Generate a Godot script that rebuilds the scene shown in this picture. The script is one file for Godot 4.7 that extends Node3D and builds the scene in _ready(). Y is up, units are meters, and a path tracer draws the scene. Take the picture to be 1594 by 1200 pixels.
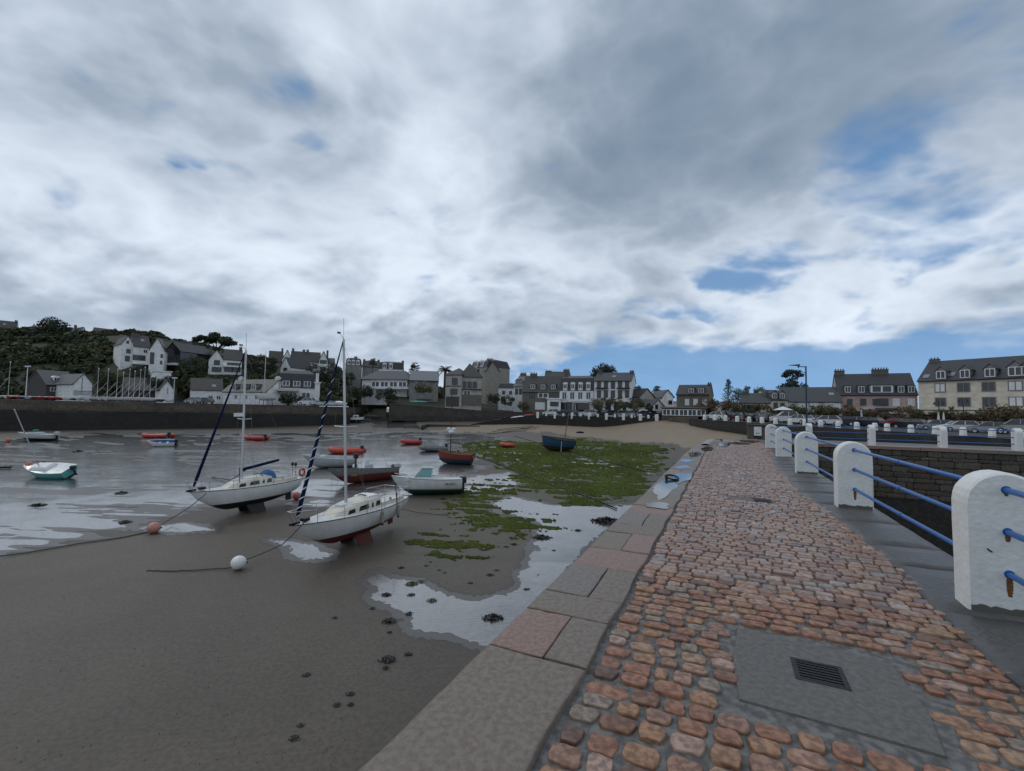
extends Node3D
# A drained harbour at low tide, seen from the end of a cobbled pier. y is up, metres, camera looks along -z.
const EYE := 1.6
const FOCAL := 720.0            # of the photograph, in its own 1594 x 1200 pixels
var cam_basis := Basis()
var eye := Vector3(0, EYE, 0)
var M := {}
var rng := RandomNumberGenerator.new()
var taken := {}
var n_low := FastNoiseLite.new()
var n_mid := FastNoiseLite.new()
var n_fine := FastNoiseLite.new()

# ------------------------------------------------------------------ mesh collector
class MB:
	var v := PackedVector3Array()
	var c := PackedColorArray()
	var ix := PackedInt32Array()
	var col := Color(1, 1, 1)
	var tinted := false
	func p(a: Vector3) -> int:
		v.append(a)
		c.append(col)
		return v.size() - 1
	func t(a: int, b: int, d: int):          # counter-clockwise seen from outside
		ix.append(a); ix.append(d); ix.append(b)
	func tri(a: Vector3, b: Vector3, d: Vector3):
		var k := p(a); p(b); p(d)
		t(k, k + 1, k + 2)
	func quad(a: Vector3, b: Vector3, d: Vector3, e: Vector3):
		var k := p(a); p(b); p(d); p(e)
		t(k, k + 1, k + 2); t(k, k + 2, k + 3)
	func poly(pts: Array):                   # convex fan
		var k := v.size()
		for a in pts: p(a)
		for i in range(1, pts.size() - 1): t(k, k + i, k + i + 1)
	func box(lo: Vector3, hi: Vector3, xf := Transform3D()):
		var q := []
		for z in [lo.z, hi.z]:
			for y in [lo.y, hi.y]:
				for x in [lo.x, hi.x]: q.append(xf * Vector3(x, y, z))
		quad(q[4], q[5], q[7], q[6]); quad(q[1], q[0], q[2], q[3])
		quad(q[5], q[1], q[3], q[7]); quad(q[0], q[4], q[6], q[2])
		quad(q[6], q[7], q[3], q[2]); quad(q[0], q[1], q[5], q[4])
	func cbox(mid: Vector3, size: Vector3, xf := Transform3D()):
		box(mid - size / 2, mid + size / 2, xf)
	func bevel_box(lo: Vector3, hi: Vector3, b: float, xf := Transform3D()):
		# sides up to a chamfered top edge
		var a := [Vector3(lo.x, lo.y, lo.z), Vector3(lo.x, lo.y, hi.z), Vector3(hi.x, lo.y, hi.z), Vector3(hi.x, lo.y, lo.z)]
		var m := []; var u := []
		for k in 4:
			m.append(Vector3(a[k].x, hi.y - b, a[k].z))
			u.append(Vector3(clampf(a[k].x, lo.x + b, hi.x - b), hi.y, clampf(a[k].z, lo.z + b, hi.z - b)))
		for k in 4:
			var n := (k + 1) % 4
			quad(xf * a[k], xf * a[n], xf * m[n], xf * m[k])
			quad(xf * m[k], xf * m[n], xf * u[n], xf * u[k])
		quad(xf * u[0], xf * u[1], xf * u[2], xf * u[3])
	func cyl(a: Vector3, b: Vector3, r0: float, r1: float, n := 8, caps := true):
		var ax := (b - a).normalized()
		var s := ax.cross(Vector3.UP if absf(ax.y) < 0.9 else Vector3.RIGHT).normalized()
		var w := s.cross(ax)
		var k := v.size()
		for j in n:
			var o := s * cos(TAU * j / n) + w * sin(TAU * j / n)
			p(a + o * r0); p(b + o * r1)
		for j in n:
			var e := (j + 1) % n
			t(k + 2 * j, k + 2 * j + 1, k + 2 * e + 1); t(k + 2 * j, k + 2 * e + 1, k + 2 * e)
		if caps:
			var q := v.size()
			for j in n: p(v[k + 2 * j])
			for j in n: p(v[k + 2 * j + 1])
			for j in range(1, n - 1):
				t(q, q + j, q + j + 1); t(q + n, q + n + j + 1, q + n + j)
	func tube(path: Array, r: float, n := 6):
		for k in path.size() - 1: cyl(path[k], path[k + 1], r, r, n, true)
	func grid(rows: Array, around := false):   # rows of points; smooth
		var k := v.size()
		var w: int = rows[0].size()
		for r in rows:
			for q in r: p(q)
		for j in rows.size() - 1:
			for i in (w if around else w - 1):
				var e := (i + 1) % w
				var a := k + j * w + i; var b := k + j * w + e
				t(a, b, b + w); t(a, b + w, a + w)
	func ball(at: Vector3, r: Vector3, n := 10, m := 6, xf := Basis()):
		var rows := []
		for j in m + 1:
			var row := []
			var ph := PI * j / m
			for i in n: row.append(at + xf * (Vector3(sin(ph) * cos(TAU * i / n), -cos(ph), -sin(ph) * sin(TAU * i / n)) * r))
			rows.append(row)
		grid(rows, true)
	func mesh() -> ArrayMesh:
		var nn := PackedVector3Array()
		nn.resize(v.size())
		for k in range(0, ix.size(), 3):
			var a := v[ix[k]]; var f := (v[ix[k + 2]] - a).cross(v[ix[k + 1]] - a)
			nn[ix[k]] += f; nn[ix[k + 1]] += f; nn[ix[k + 2]] += f
		for k in nn.size(): nn[k] = nn[k].normalized() if nn[k].length_squared() > 1e-20 else Vector3.UP
		var arr := []
		arr.resize(Mesh.ARRAY_MAX)
		arr[Mesh.ARRAY_VERTEX] = v; arr[Mesh.ARRAY_NORMAL] = nn; arr[Mesh.ARRAY_INDEX] = ix
		if tinted: arr[Mesh.ARRAY_COLOR] = c
		var am := ArrayMesh.new()
		am.add_surface_from_arrays(Mesh.PRIMITIVE_TRIANGLES, arr)
		return am

# ------------------------------------------------------------------ naming
func numbered(called: String, parent: Node) -> String:
	var key := str(parent.get_instance_id()) + called
	var k: int = taken.get(key, 0)
	taken[key] = k + 1
	return called if k == 0 else "%s_%03d" % [called, k]
func thing(called: String, label: String, category: String, at := Vector3.ZERO, turn := 0.0, group := "") -> Node3D:
	var o := Node3D.new()
	o.name = numbered(called, self)
	add_child(o)
	o.position = at
	o.rotation.y = turn
	return tag(o, label, category, group)
func tag(o: Node3D, label: String, category: String, group := "", kind := "") -> Node3D:
	if label != "": o.set_meta("label", label)
	if category != "": o.set_meta("category", category)
	if group != "": o.set_meta("group", group)
	if kind != "": o.set_meta("kind", kind)
	return o
func part(called: String, mb, m: Material, parent: Node3D = self) -> MeshInstance3D:
	var o := MeshInstance3D.new()
	o.mesh = mb.mesh() if mb is MB else mb
	o.material_override = m
	o.name = numbered(called, parent)
	parent.add_child(o)
	return o
func struct(called: String, mb, m: Material, label: String, category: String) -> MeshInstance3D:
	var o := part(called, mb, m)
	tag(o, label, category, "", "structure")
	return o
func copy(o: Node3D, called: String, label: String) -> Node3D:
	var r: Node3D = o.duplicate()
	r.name = numbered(called, self)
	add_child(r)
	r.set_meta("label", label)
	return r

# ------------------------------------------------------------------ places
func ray(px: float, py: float) -> Vector3:
	return cam_basis * Vector3((px - 797.0) / FOCAL, -(py - 600.0) / FOCAL, -1.0)
func at(px: float, py: float, depth: float) -> Vector3:
	var d := ray(px, py)
	return eye + d * (depth / -d.z)
func on_level(px: float, py: float, y: float) -> Vector3:
	var d := ray(px, py)
	return eye + d * ((y - EYE) / d.y)
func on_sand(px: float, py: float) -> Vector3:     # where a line of sight meets the rising sand
	var d := ray(px, py)
	var lo := 3.0; var hi := 3.0
	while hi < 190.0:
		var p := eye + d * (hi / -d.z)
		if p.y < sand_base(p.x, p.z): break
		lo = hi
		hi *= 1.04
	for k in 24:
		var m := (lo + hi) / 2
		var p := eye + d * (m / -d.z)
		if p.y < sand_base(p.x, p.z): hi = m
		else: lo = m
	return eye + d * (hi / -d.z)
func sand_base(x: float, z: float) -> float:
	var d := -z
	var t := maxf((d - 22.0) / 78.0, 0.0)
	var y := -5.5 + minf(t, 1.25) * lerpf(2.0, 3.9, smoothstep(-45.0, 15.0, x) ) + minf(t, 1.25) * 2.8 * smoothstep(17.0, 34.0, x)
	if d > 104.0: y += (d - 104.0) * 0.05
	return y
const HEAD := 0.43284           # the pier runs 24.8 degrees to the right of the view
func pier(s: float, n: float, y := 0.0) -> Vector3:
	return Vector3(sin(HEAD) * s + cos(HEAD) * n, y, -cos(HEAD) * s + sin(HEAD) * n)
func pier_xf(s: float, n: float, y := 0.0) -> Transform3D:   # local x across, z back along the pier
	return Transform3D(Basis(Vector3.UP, -HEAD), pier(s, n, y))

# ------------------------------------------------------------------ materials
func noise(seed_: int, freq: float, octaves := 4, kind := FastNoiseLite.TYPE_SIMPLEX_SMOOTH) -> FastNoiseLite:
	var n := FastNoiseLite.new()
	n.seed = seed_; n.frequency = freq; n.noise_type = kind
	n.fractal_type = FastNoiseLite.FRACTAL_FBM if octaves > 1 else FastNoiseLite.FRACTAL_NONE
	n.fractal_octaves = octaves
	return n
func grain(seed_: int, freq: float, octaves: int, lo: Color, hi: Color, size := 512, speck := 0.0) -> ImageTexture:
	var im := noise(seed_, freq, octaves).get_seamless_image(size, size)
	im.convert(Image.FORMAT_RGB8)
	var data := im.get_data()
	var r := RandomNumberGenerator.new()
	r.seed = seed_
	var out := PackedByteArray()
	out.resize(size * size * 3)
	var lut := PackedByteArray()
	lut.resize(768)
	for k in 256:
		var f := smoothstep(0.18, 0.82, k / 255.0)
		var q := lo.lerp(hi, f)
		lut[k * 3] = int(q.r * 255); lut[k * 3 + 1] = int(q.g * 255); lut[k * 3 + 2] = int(q.b * 255)
	for k in size * size:
		var g := data[k * 3]
		if speck > 0.0:
			var q := r.randf()
			if q < speck: g = clampi(g + 110, 0, 255)
			elif q < speck * 2.0: g = clampi(g - 110, 0, 255)
			else: g = clampi(g + int((q - 0.5) * 40.0), 0, 255)
		out[k * 3] = lut[g * 3]; out[k * 3 + 1] = lut[g * 3 + 1]; out[k * 3 + 2] = lut[g * 3 + 2]
	return ImageTexture.create_from_image(Image.create_from_data(size, size, false, Image.FORMAT_RGB8, out))
func bumps(seed_: int, freq: float, octaves: int, depth: float, size := 512) -> ImageTexture:
	var im := noise(seed_, freq, octaves).get_seamless_image(size, size)
	im.convert(Image.FORMAT_RGBA8)
	im.bump_map_to_normal_map(depth)
	return ImageTexture.create_from_image(im)
func pitted(seed_: int, depth: float, size := 512) -> ImageTexture:
	# a fine broken surface: cloudy unevenness with grit and pits
	var im := noise(seed_, 0.03, 5).get_seamless_image(size, size)
	im.convert(Image.FORMAT_RGBA8)
	var d := im.get_data()
	var r := RandomNumberGenerator.new()
	r.seed = seed_
	for k in size * size:
		var q := r.randf()
		var g := int(d[k * 4]) + int((q - 0.5) * 26.0)
		if q < 0.012: g -= 90
		elif q > 0.99: g += 50
		g = clampi(g, 0, 255)
		d[k * 4] = g; d[k * 4 + 1] = g; d[k * 4 + 2] = g
	im = Image.create_from_data(size, size, false, Image.FORMAT_RGBA8, d)
	im.bump_map_to_normal_map(depth)
	return ImageTexture.create_from_image(im)
func paint(r: float, g: float, b: float, rough := 0.7, metal := 0.0, tex: Texture2D = null, scale := 1.0, nrm: Texture2D = null, nscale := 1.0) -> StandardMaterial3D:
	var m := StandardMaterial3D.new()
	m.albedo_color = Color(r, g, b).linear_to_srgb()
	m.roughness = rough
	m.metallic = metal
	if tex or nrm:
		m.uv1_triplanar = true
		m.uv1_world_triplanar = true
		m.uv1_scale = Vector3.ONE * scale
	if tex: m.albedo_texture = tex
	if nrm:
		m.normal_enabled = true
		m.normal_texture = nrm
		m.normal_scale = nscale
	return m
func tinted(rough := 0.7, tex: Texture2D = null, scale := 1.0, nrm: Texture2D = null, nscale := 1.0) -> StandardMaterial3D:
	var m := paint(1, 1, 1, rough, 0.0, tex, scale, nrm, nscale)
	m.vertex_color_use_as_albedo = true
	return m
func glass(r: float, g: float, b: float) -> StandardMaterial3D:
	var m := paint(r, g, b, 0.08)
	m.metallic_specular = 0.6
	return m

func make_materials():
	var g1 := grain(3, 0.006, 4, Color(0.93, 0.93, 0.93), Color(1, 1, 1), 512, 0.0)
	var g2 := grain(5, 0.014, 6, Color(0.7, 0.68, 0.66), Color(1, 1, 1), 512, 0.04)
	var g3 := grain(8, 0.006, 5, Color(0.9, 0.895, 0.88), Color(1, 1, 1), 512)
	var g4 := grain(9, 0.09, 4, Color(0.55, 0.53, 0.5), Color(1, 1, 1), 512, 0.02)
	var n1 := bumps(11, 0.04, 5, 6.0)
	var n2 := pitted(12, 3.0)
	var n3 := bumps(13, 0.02, 3, 5.0)
	M.g1 = g1; M.g2 = g2; M.g3 = g3; M.g4 = g4; M.n1 = n1; M.n2 = n2
	M.sand = tinted(0.6, grain(41, 0.02, 6, Color(0.86, 0.855, 0.84), Color(1, 1, 1), 1024, 0.006), 0.3, n2, 0.07)
	M.film = paint(0.085, 0.08, 0.076, 0.2, 0.0, null, 1.0, n3, 0.7)
	M.film.clearcoat_enabled = true; M.film.clearcoat = 1.0; M.film.clearcoat_roughness = 0.15
	M.damp = paint(0.078, 0.065, 0.053, 0.42, 0.0, g4, 0.4, n1, 0.4)
	M.damp.clearcoat_enabled = true; M.damp.clearcoat = 0.5; M.damp.clearcoat_roughness = 0.4
	M.film.uv1_scale = Vector3(0.16, 1.0, 0.75)
	M.film.metallic_specular = 1.0
	M.algae = tinted(0.95, g4, 1.0, n2, 0.6)
	M.algae.metallic_specular = 0.15
	M.mortar = paint(0.17, 0.165, 0.155, 0.7, 0.0, grain(21, 0.012, 6, Color(0.7, 0.7, 0.7), Color(1, 1, 1), 1024, 0.012), 0.9, n2, 1.3)
	M.concrete = paint(0.135, 0.13, 0.118, 0.62, 0.0, grain(22, 0.02, 6, Color(0.84, 0.84, 0.83), Color(1, 1, 1), 1024, 0.08), 0.9, n2, 1.2)
	var gg := grain(23, 0.02, 6, Color(0.84, 0.82, 0.8), Color(1, 1, 1), 1024, 0.09)
	M.slabs = [paint(0.27, 0.175, 0.14, 0.45, 0, gg, 1.0, n2, 1.2), paint(0.22, 0.18, 0.138, 0.5, 0, gg, 1.1, n2, 1.2), paint(0.205, 0.168, 0.135, 0.5, 0, gg, 0.9, n2, 1.2), paint(0.2, 0.17, 0.148, 0.42, 0, gg, 1.05, n2, 1.2)]
	M.slate_slab = paint(0.085, 0.082, 0.08, 0.4, 0, gg, 0.8, n1, 0.7)
	M.stones = []
	for c in [[0.35, 0.165, 0.095], [0.31, 0.145, 0.082], [0.24, 0.115, 0.07], [0.38, 0.24, 0.15], [0.42, 0.28, 0.22], [0.31, 0.17, 0.115], [0.29, 0.225, 0.175], [0.37, 0.2, 0.11], [0.17, 0.095, 0.07], [0.4, 0.225, 0.155]]:
		M.stones.append(paint(c[0], c[1], c[2], 0.45, 0, g2, 2.3, n2, 0.55))
	M.cobble_mix = tinted(0.4, g2, 2.0, n2, 0.7)
	M.cobble_mix.clearcoat_enabled = true; M.cobble_mix.clearcoat = 0.35; M.cobble_mix.clearcoat_roughness = 0.2
	M.puddle = paint(0.05, 0.048, 0.045, 0.03)
	M.puddle.metallic_specular = 0.7
	M.post = paint(0.74, 0.745, 0.73, 0.55, 0, grain(31, 0.03, 3, Color(0.95, 0.95, 0.94), Color(1, 1, 1), 512, 0.004), 0.8, n1, 0.25)
	M.rail = paint(0.012, 0.11, 0.36, 0.35, 0, g1, 3.0)
	M.iron = paint(0.03, 0.028, 0.028, 0.45, 0.6, g2, 4.0)
	M.rust = paint(0.22, 0.1, 0.03, 0.8, 0, g2, 6.0)
	M.wall_dark = tinted(0.75, g2, 0.5, n1, 1.4)
	M.asphalt = paint(0.075, 0.073, 0.072, 0.7, 0, g2, 0.4)
	M.grass = tinted(0.9, g4, 0.5, n2, 1.0)
	M.white_paint = paint(0.7, 0.71, 0.7, 0.5, 0, g1, 0.6)
	M.white_trim = paint(0.72, 0.73, 0.73, 0.5)
	M.pane = glass(0.02, 0.024, 0.03)
	M.pane.roughness = 0.12
	M.slate = paint(0.04, 0.042, 0.048, 0.5, 0, g2, 0.5, n1, 0.6)
	M.slate_brown = paint(0.055, 0.048, 0.045, 0.6, 0, g2, 0.5, n1, 0.6)
	M.slate_light = paint(0.2, 0.21, 0.23, 0.35, 0, g2, 0.5)
	M.chimney = paint(0.17, 0.15, 0.13, 0.8, 0, g2, 0.5)
	M.gel = paint(0.72, 0.73, 0.72, 0.18, 0, g1, 0.5)
	M.gel.clearcoat_enabled = true
	M.gel.clearcoat = 0.4
	M.cream_deck = paint(0.66, 0.62, 0.52, 0.4, 0, g1, 0.5)
	M.red_bottom = paint(0.2, 0.035, 0.022, 0.65, 0, g4, 0.8)
	M.black_bottom = paint(0.014, 0.015, 0.017, 0.6, 0, g4, 0.8)
	M.green_bottom = paint(0.01, 0.09, 0.085, 0.55, 0, g4, 0.8)
	M.alu = paint(0.55, 0.56, 0.57, 0.4, 0.5)
	M.steel = paint(0.5, 0.5, 0.5, 0.3, 0.9)
	M.wire = paint(0.18, 0.18, 0.18, 0.5, 0.5)
	M.navy = paint(0.005, 0.012, 0.042, 0.9)
	M.navy.metallic_specular = 0.2
	M.sail_white = paint(0.6, 0.62, 0.65, 0.8)
	M.blue_canvas = paint(0.02, 0.09, 0.25, 0.8)
	M.black = paint(0.012, 0.012, 0.013, 0.5)
	M.orange = paint(0.44, 0.06, 0.03, 0.45, 0, g1, 1.0)
	M.red_boat = paint(0.36, 0.035, 0.028, 0.4, 0, g1, 1.0)
	M.rope = paint(0.06, 0.055, 0.05, 0.9)
	M.pink_buoy = paint(0.62, 0.3, 0.24, 0.5, 0, g2, 1.5)
	M.white_buoy = paint(0.75, 0.75, 0.72, 0.45, 0, g1, 1.5)
	M.grey_paint = paint(0.19, 0.2, 0.205, 0.5, 0, g2, 1.0)
	M.grey_light = paint(0.42, 0.44, 0.45, 0.45, 0, g1, 1.0)
	M.grey_tube = paint(0.1, 0.11, 0.12, 0.55, 0, g1, 1.0)
	M.wood = paint(0.26, 0.14, 0.06, 0.6, 0, g2, 1.0)
	M.teal = paint(0.12, 0.42, 0.42, 0.45, 0, g1, 1.0)
	M.pale_cabin = paint(0.5, 0.6, 0.58, 0.3)
	M.blue_hull = paint(0.035, 0.13, 0.25, 0.5, 0, g4, 1.0)
	M.dark_green = paint(0.012, 0.06, 0.055, 0.6, 0, g4, 1.0)
	M.wrack = paint(0.012, 0.011, 0.009, 0.4, 0, g2, 2.0)
	M.bark = paint(0.06, 0.05, 0.04, 0.9, 0, g2, 1.0)
	M.tyre = paint(0.012, 0.012, 0.012, 0.8)
	M.stain = paint(0.1, 0.1, 0.085, 0.8)
	M.pale_mark = paint(0.3, 0.28, 0.26, 0.6)
	M.lamp_blue = paint(0.02, 0.035, 0.08, 0.4, 0.3)
	M.deck_white = paint(0.62, 0.62, 0.6, 0.4, 0, g1, 0.6)
	M.tan_stripe = paint(0.4, 0.3, 0.2, 0.5)
	M.screen = glass(0.12, 0.32, 0.32)
	M.red_hull = paint(0.3, 0.05, 0.035, 0.5, 0, g4, 1.0)
	M.blue_dark = paint(0.012, 0.05, 0.08, 0.55, 0, g4, 1.0)
	M.brown_bottom = paint(0.06, 0.03, 0.022, 0.7, 0, g4, 1.0)
	M.dark_wood = paint(0.07, 0.045, 0.03, 0.6, 0, g2, 1.0)
	M.pale_hull = paint(0.42, 0.48, 0.47, 0.4, 0, g1, 1.0)
	M.orange_faded = paint(0.5, 0.14, 0.09, 0.55, 0, g1, 1.0)
	M.fender = paint(0.42, 0.38, 0.31, 0.6, 0, g2, 1.0)
	M.coping = paint(0.4, 0.4, 0.38, 0.6, 0, g2, 1.0)
	M.box_stone = paint(0.13, 0.11, 0.09, 0.8, 0, g2, 1.5)
	M.wrack_leaf = tinted(0.5); M.wrack_leaf.albedo_color = Color(0.02, 0.018, 0.014).linear_to_srgb()
	M.tuft = tinted(0.6); M.tuft.albedo_color = Color(0.07, 0.09, 0.02).linear_to_srgb()
	M.yellow_leaf = paint(0.5, 0.36, 0.1, 0.6)
	M.wall_dark_flat = paint(0.05, 0.045, 0.038, 0.8, 0, g2, 0.5)
	M.wall_core = paint(0.04, 0.036, 0.03, 0.9, 0, g2, 0.5)
	M.mud = paint(0.035, 0.033, 0.028, 0.5, 0, g2, 0.3)
	M.wall_stones = []
	for c in [[0.1, 0.085, 0.065], [0.13, 0.11, 0.085], [0.075, 0.065, 0.05], [0.11, 0.1, 0.085], [0.09, 0.07, 0.05]]: M.wall_stones.append(paint(c[0], c[1], c[2], 0.75, 0, g2, 1.2, n2, 0.8))
	for c in [["white", 0.79, 0.8, 0.8], ["grey", 0.26, 0.26, 0.25], ["cream", 0.64, 0.59, 0.49], ["pink", 0.52, 0.38, 0.34], ["stone", 0.16, 0.145, 0.125], ["dark", 0.07, 0.065, 0.06], ["pale", 0.4, 0.39, 0.36], ["beige", 0.3, 0.28, 0.245]]:
		M["render_" + c[0]] = paint(c[1], c[2], c[3], 0.85, 0, g3, 0.25)
	M.slate_mid = paint(0.085, 0.09, 0.1, 0.5, 0, g2, 0.5)
	M.slate_green = paint(0.05, 0.052, 0.046, 0.55, 0, g2, 0.5)
	M.dark_glazing = glass(0.018, 0.02, 0.022)
	M.dark_frame = paint(0.05, 0.05, 0.055, 0.6)
	M.surround = paint(0.16, 0.15, 0.155, 0.7)
	M.awning = paint(0.5, 0.47, 0.4, 0.8)
	M.dormer_wall = paint(0.18, 0.18, 0.18, 0.7)
	M.sky_glass = paint(0.2, 0.21, 0.23, 0.4)
	for k in [["leaf_dark", 0.032, 0.044, 0.022], ["leaf_mid", 0.055, 0.072, 0.03], ["leaf_olive", 0.11, 0.1, 0.04], ["leaf_pine", 0.026, 0.042, 0.03], ["leaf_rust", 0.12, 0.085, 0.045], ["leaf_palm", 0.045, 0.06, 0.028]]:
		var m := tinted(0.75)
		m.albedo_color = Color(k[1], k[2], k[3]).linear_to_srgb()
		m.backlight_enabled = true
		m.backlight = Color(0.25, 0.3, 0.1)
		M[k[0]] = m
func make_sky() -> PanoramaSkyMaterial:
	var W := 3072; var H := 1536
	var fa := noise(71, 0.3, 7); fa.fractal_gain = 0.52
	var fb := noise(72, 0.95, 6); fb.fractal_gain = 0.55
	var fw := noise(73, 0.5, 3)
	var fc := noise(74, 0.75, 5)
	# brighter and darker places of the cloud deck, and gaps in it: azimuth, elevation, widths, amount
	var tone := [[20.0, 29.0, 18.0, 9.0, -0.4], [27.0, 38.0, 28.0, 10.0, -0.36], [9.0, 27.0, 11.0, 6.0, -0.2], [46.0, 36.0, 14.0, 9.0, -0.24], [-10.0, 27.0, 8.0, 9.0, 0.2], [-36.0, 18.0, 20.0, 5.5, 0.26], [-16.0, 17.0, 12.0, 4.5, 0.16],
		[-24.0, 37.0, 4.5, 4.5, 0.25], [-34.0, 29.5, 9.0, 4.0, -0.12], [-46.0, 25.0, 9.0, 4.0, -0.2], [-44.0, 36.0, 12.0, 6.0, -0.08], [-22.0, 8.5, 24.0, 2.6, -0.16], [-42.0, 9.5, 14.0, 3.0, -0.14], [33.0, 10.5, 13.0, 4.0, 0.2], [2.0, 17.5, 9.0, 3.0, 0.2], [-14.0, 13.0, 3.0, 1.8, 0.22], [44.0, 17.0, 9.0, 5.0, 0.14], [0.0, 40.0, 14.0, 7.0, -0.16], [10.0, 9.0, 9.0, 2.0, 0.1]]
	var gap := [[-28.5, 32.0, 3.2, 2.8, 1.5], [-24.0, 28.5, 3.0, 2.0, 0.65], [-35.5, 23.0, 5.0, 1.3, 1.3], [43.0, 25.5, 11.0, 2.2, 0.62], [34.0, 21.5, 7.0, 2.0, 0.75], [44.0, 20.0, 19.0, 12.0, 0.58], [25.5, 16.0, 7.0, 1.6, 1.25], [36.0, 18.0, 8.0, 2.0, 0.7], [45.0, 15.0, 8.0, 1.5, 0.9], [20.0, 11.8, 8.0, 1.2, 1.0], [12.0, 4.6, 9.0, 3.6, 2.4], [26.0, 4.0, 13.0, 3.6, 2.8], [42.0, 4.5, 13.0, 2.8, 2.3], [-3.0, 4.2, 8.0, 1.6, 1.1], [60.0, 27.0, 10.0, 5.0, 1.1], [115.0, 30.0, 12.0, 4.0, 1.2], [-110.0, 24.0, 12.0, 4.0, 1.2], [170.0, 12.0, 14.0, 3.0, 1.4], [75.0, 6.0, 20.0, 2.5, 1.4]]
	var data := PackedFloat32Array()
	data.resize(W * H * 3)
	for j in H:
		var el := 90.0 - (j + 0.5) * 180.0 / H
		if el < -1.0:
			for i in W:
				var o := (j * W + i) * 3
				data[o] = 0.2; data[o + 1] = 0.21; data[o + 2] = 0.22
			continue
		var e := deg_to_rad(maxf(el, 0.0))
		var sy := sin(e); var cy := cos(e)
		var k := 1.25 / (sy + 0.3)
		var near_t := []; var near_g := []
		for q in tone:
			if absf(el - q[1]) < q[3] * 2.6: near_t.append(q)
		for q in gap:
			if absf(el - q[1]) < q[3] * 2.6: near_g.append(q)
		for i in W:
			var az := (i + 0.5) * 360.0 / W
			if az > 180.0: az -= 360.0
			var a := deg_to_rad(az)
			var x := sin(a) * cy * k; var z := cos(a) * cy * k
			var wx := fw.get_noise_2d(x * 1.3, z * 1.3); var wz := fw.get_noise_2d(x * 1.3 + 40.0, z * 1.3 - 17.0)
			var big := fa.get_noise_2d(x * 2.2 + wx * 0.4, z * 2.2 + wz * 0.4)
			var small := fb.get_noise_2d(x * 2.2 + wx * 0.3, z * 2.4 + wz * 0.3)
			var puff := 1.0 - absf(fc.get_noise_2d(x * 2.6 + wx * 0.3, z * 3.0 + wz * 0.3)) * 2.4
			var b := 0.61 + big * 0.34 + small * 0.17 + (puff - 0.55) * 0.16
			var wob := small * 4.0 + big * 2.0
			for q in near_t:
				var u: float = (az - q[0]) / q[2]; var w: float = (el + wob * 0.8 - q[1]) / q[3]
				var s := u * u + w * w
				if s < 6.0: b += q[4] * exp(-s)
			var hole := -0.75 + small * 1.1 - big * 0.2 + (0.5 - puff) * 0.45
			for q in near_g:
				var u: float = (az + wob - q[0]) / q[2]; var w: float = (el + wob * 0.5 - q[1]) / q[3]
				var s := u * u + w * w
				if s < 6.0: hole += q[4] * exp(-s)
			hole = smoothstep(-0.25, 0.95, hole) * 0.9
			if b < 0.34: b = 0.34 * exp((b - 0.34) / 0.42)      # the darkest cloud keeps its shape
			b += small * 0.05
			b = clampf(b, 0.0, 1.05)
			b = b * b * (3.0 - 2.0 * minf(b, 1.0)) * 0.55 + b * 0.45
			var cr := lerpf(0.165, 0.78, b); var cg := lerpf(0.235, 0.865, b); var cb := lerpf(0.325, 0.98, b)
			var lowf := exp(-el / 5.0)
			cr = lerpf(cr, 0.4, lowf * 0.5); cg = lerpf(cg, 0.53, lowf * 0.5); cb = lerpf(cb, 0.7, lowf * 0.6)
			var h := exp(-el / 11.0)
			var br := lerpf(0.1, 0.24, h); var bg := lerpf(0.23, 0.47, h); var bb := lerpf(0.46, 0.78, h)
			var o := (j * W + i) * 3
			data[o] = lerpf(cr, br, hole); data[o + 1] = lerpf(cg, bg, hole); data[o + 2] = lerpf(cb, bb, hole)
	var im := Image.create_from_data(W, H, false, Image.FORMAT_RGBF, data.to_byte_array())
	var m := PanoramaSkyMaterial.new()
	m.panorama = ImageTexture.create_from_image(im)
	return m

func _ready():
	rng.seed = 20240
	# ---- camera
	cam_basis = Basis(Vector3.RIGHT, atan(39.0 / FOCAL)) * Basis(Vector3.BACK, deg_to_rad(1.03))
	var cam := Camera3D.new()
	cam.name = "camera"
	cam.transform = Transform3D(cam_basis, eye)
	cam.fov = rad_to_deg(2.0 * atan(600.0 / FOCAL))
	cam.near = 0.05
	cam.far = 3000.0
	add_child(cam)
	cam.current = true
	# ---- sky, light, exposure
	var env := Environment.new()
	env.background_mode = Environment.BG_SKY
	env.sky = Sky.new()
	env.sky.sky_material = make_sky()
	env.tonemap_mode = Environment.TONE_MAPPER_LINEAR
	env.tonemap_exposure = 1.0
	env.sdfgi_enabled = true
	env.ssao_enabled = true
	env.ssil_enabled = true
	var we := WorldEnvironment.new()
	we.name = "world_environment"
	we.environment = env
	add_child(we)
	var sun := DirectionalLight3D.new()
	sun.name = "sun"
	sun.light_energy = 0.16
	sun.light_color = Color(1.0, 0.97, 0.93)
	sun.light_angular_distance = 12.0
	sun.shadow_enabled = true
	sun.look_at_from_position(Vector3.ZERO, -Vector3(-0.75, 0.8, -0.25))
	add_child(sun)
	# ---- setting, then objects
	n_low = noise(1, 0.03, 3); n_mid = noise(2, 0.3, 4); n_fine = noise(4, 2.5, 3)
	make_materials()
	build_sand()
	build_pier()
	build_railing()
	build_harbour_walls()
	build_hills()
	build_town()
	build_trees()
	build_scrub()
	build_quays()
	build_boats()
	build_small_things()
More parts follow.
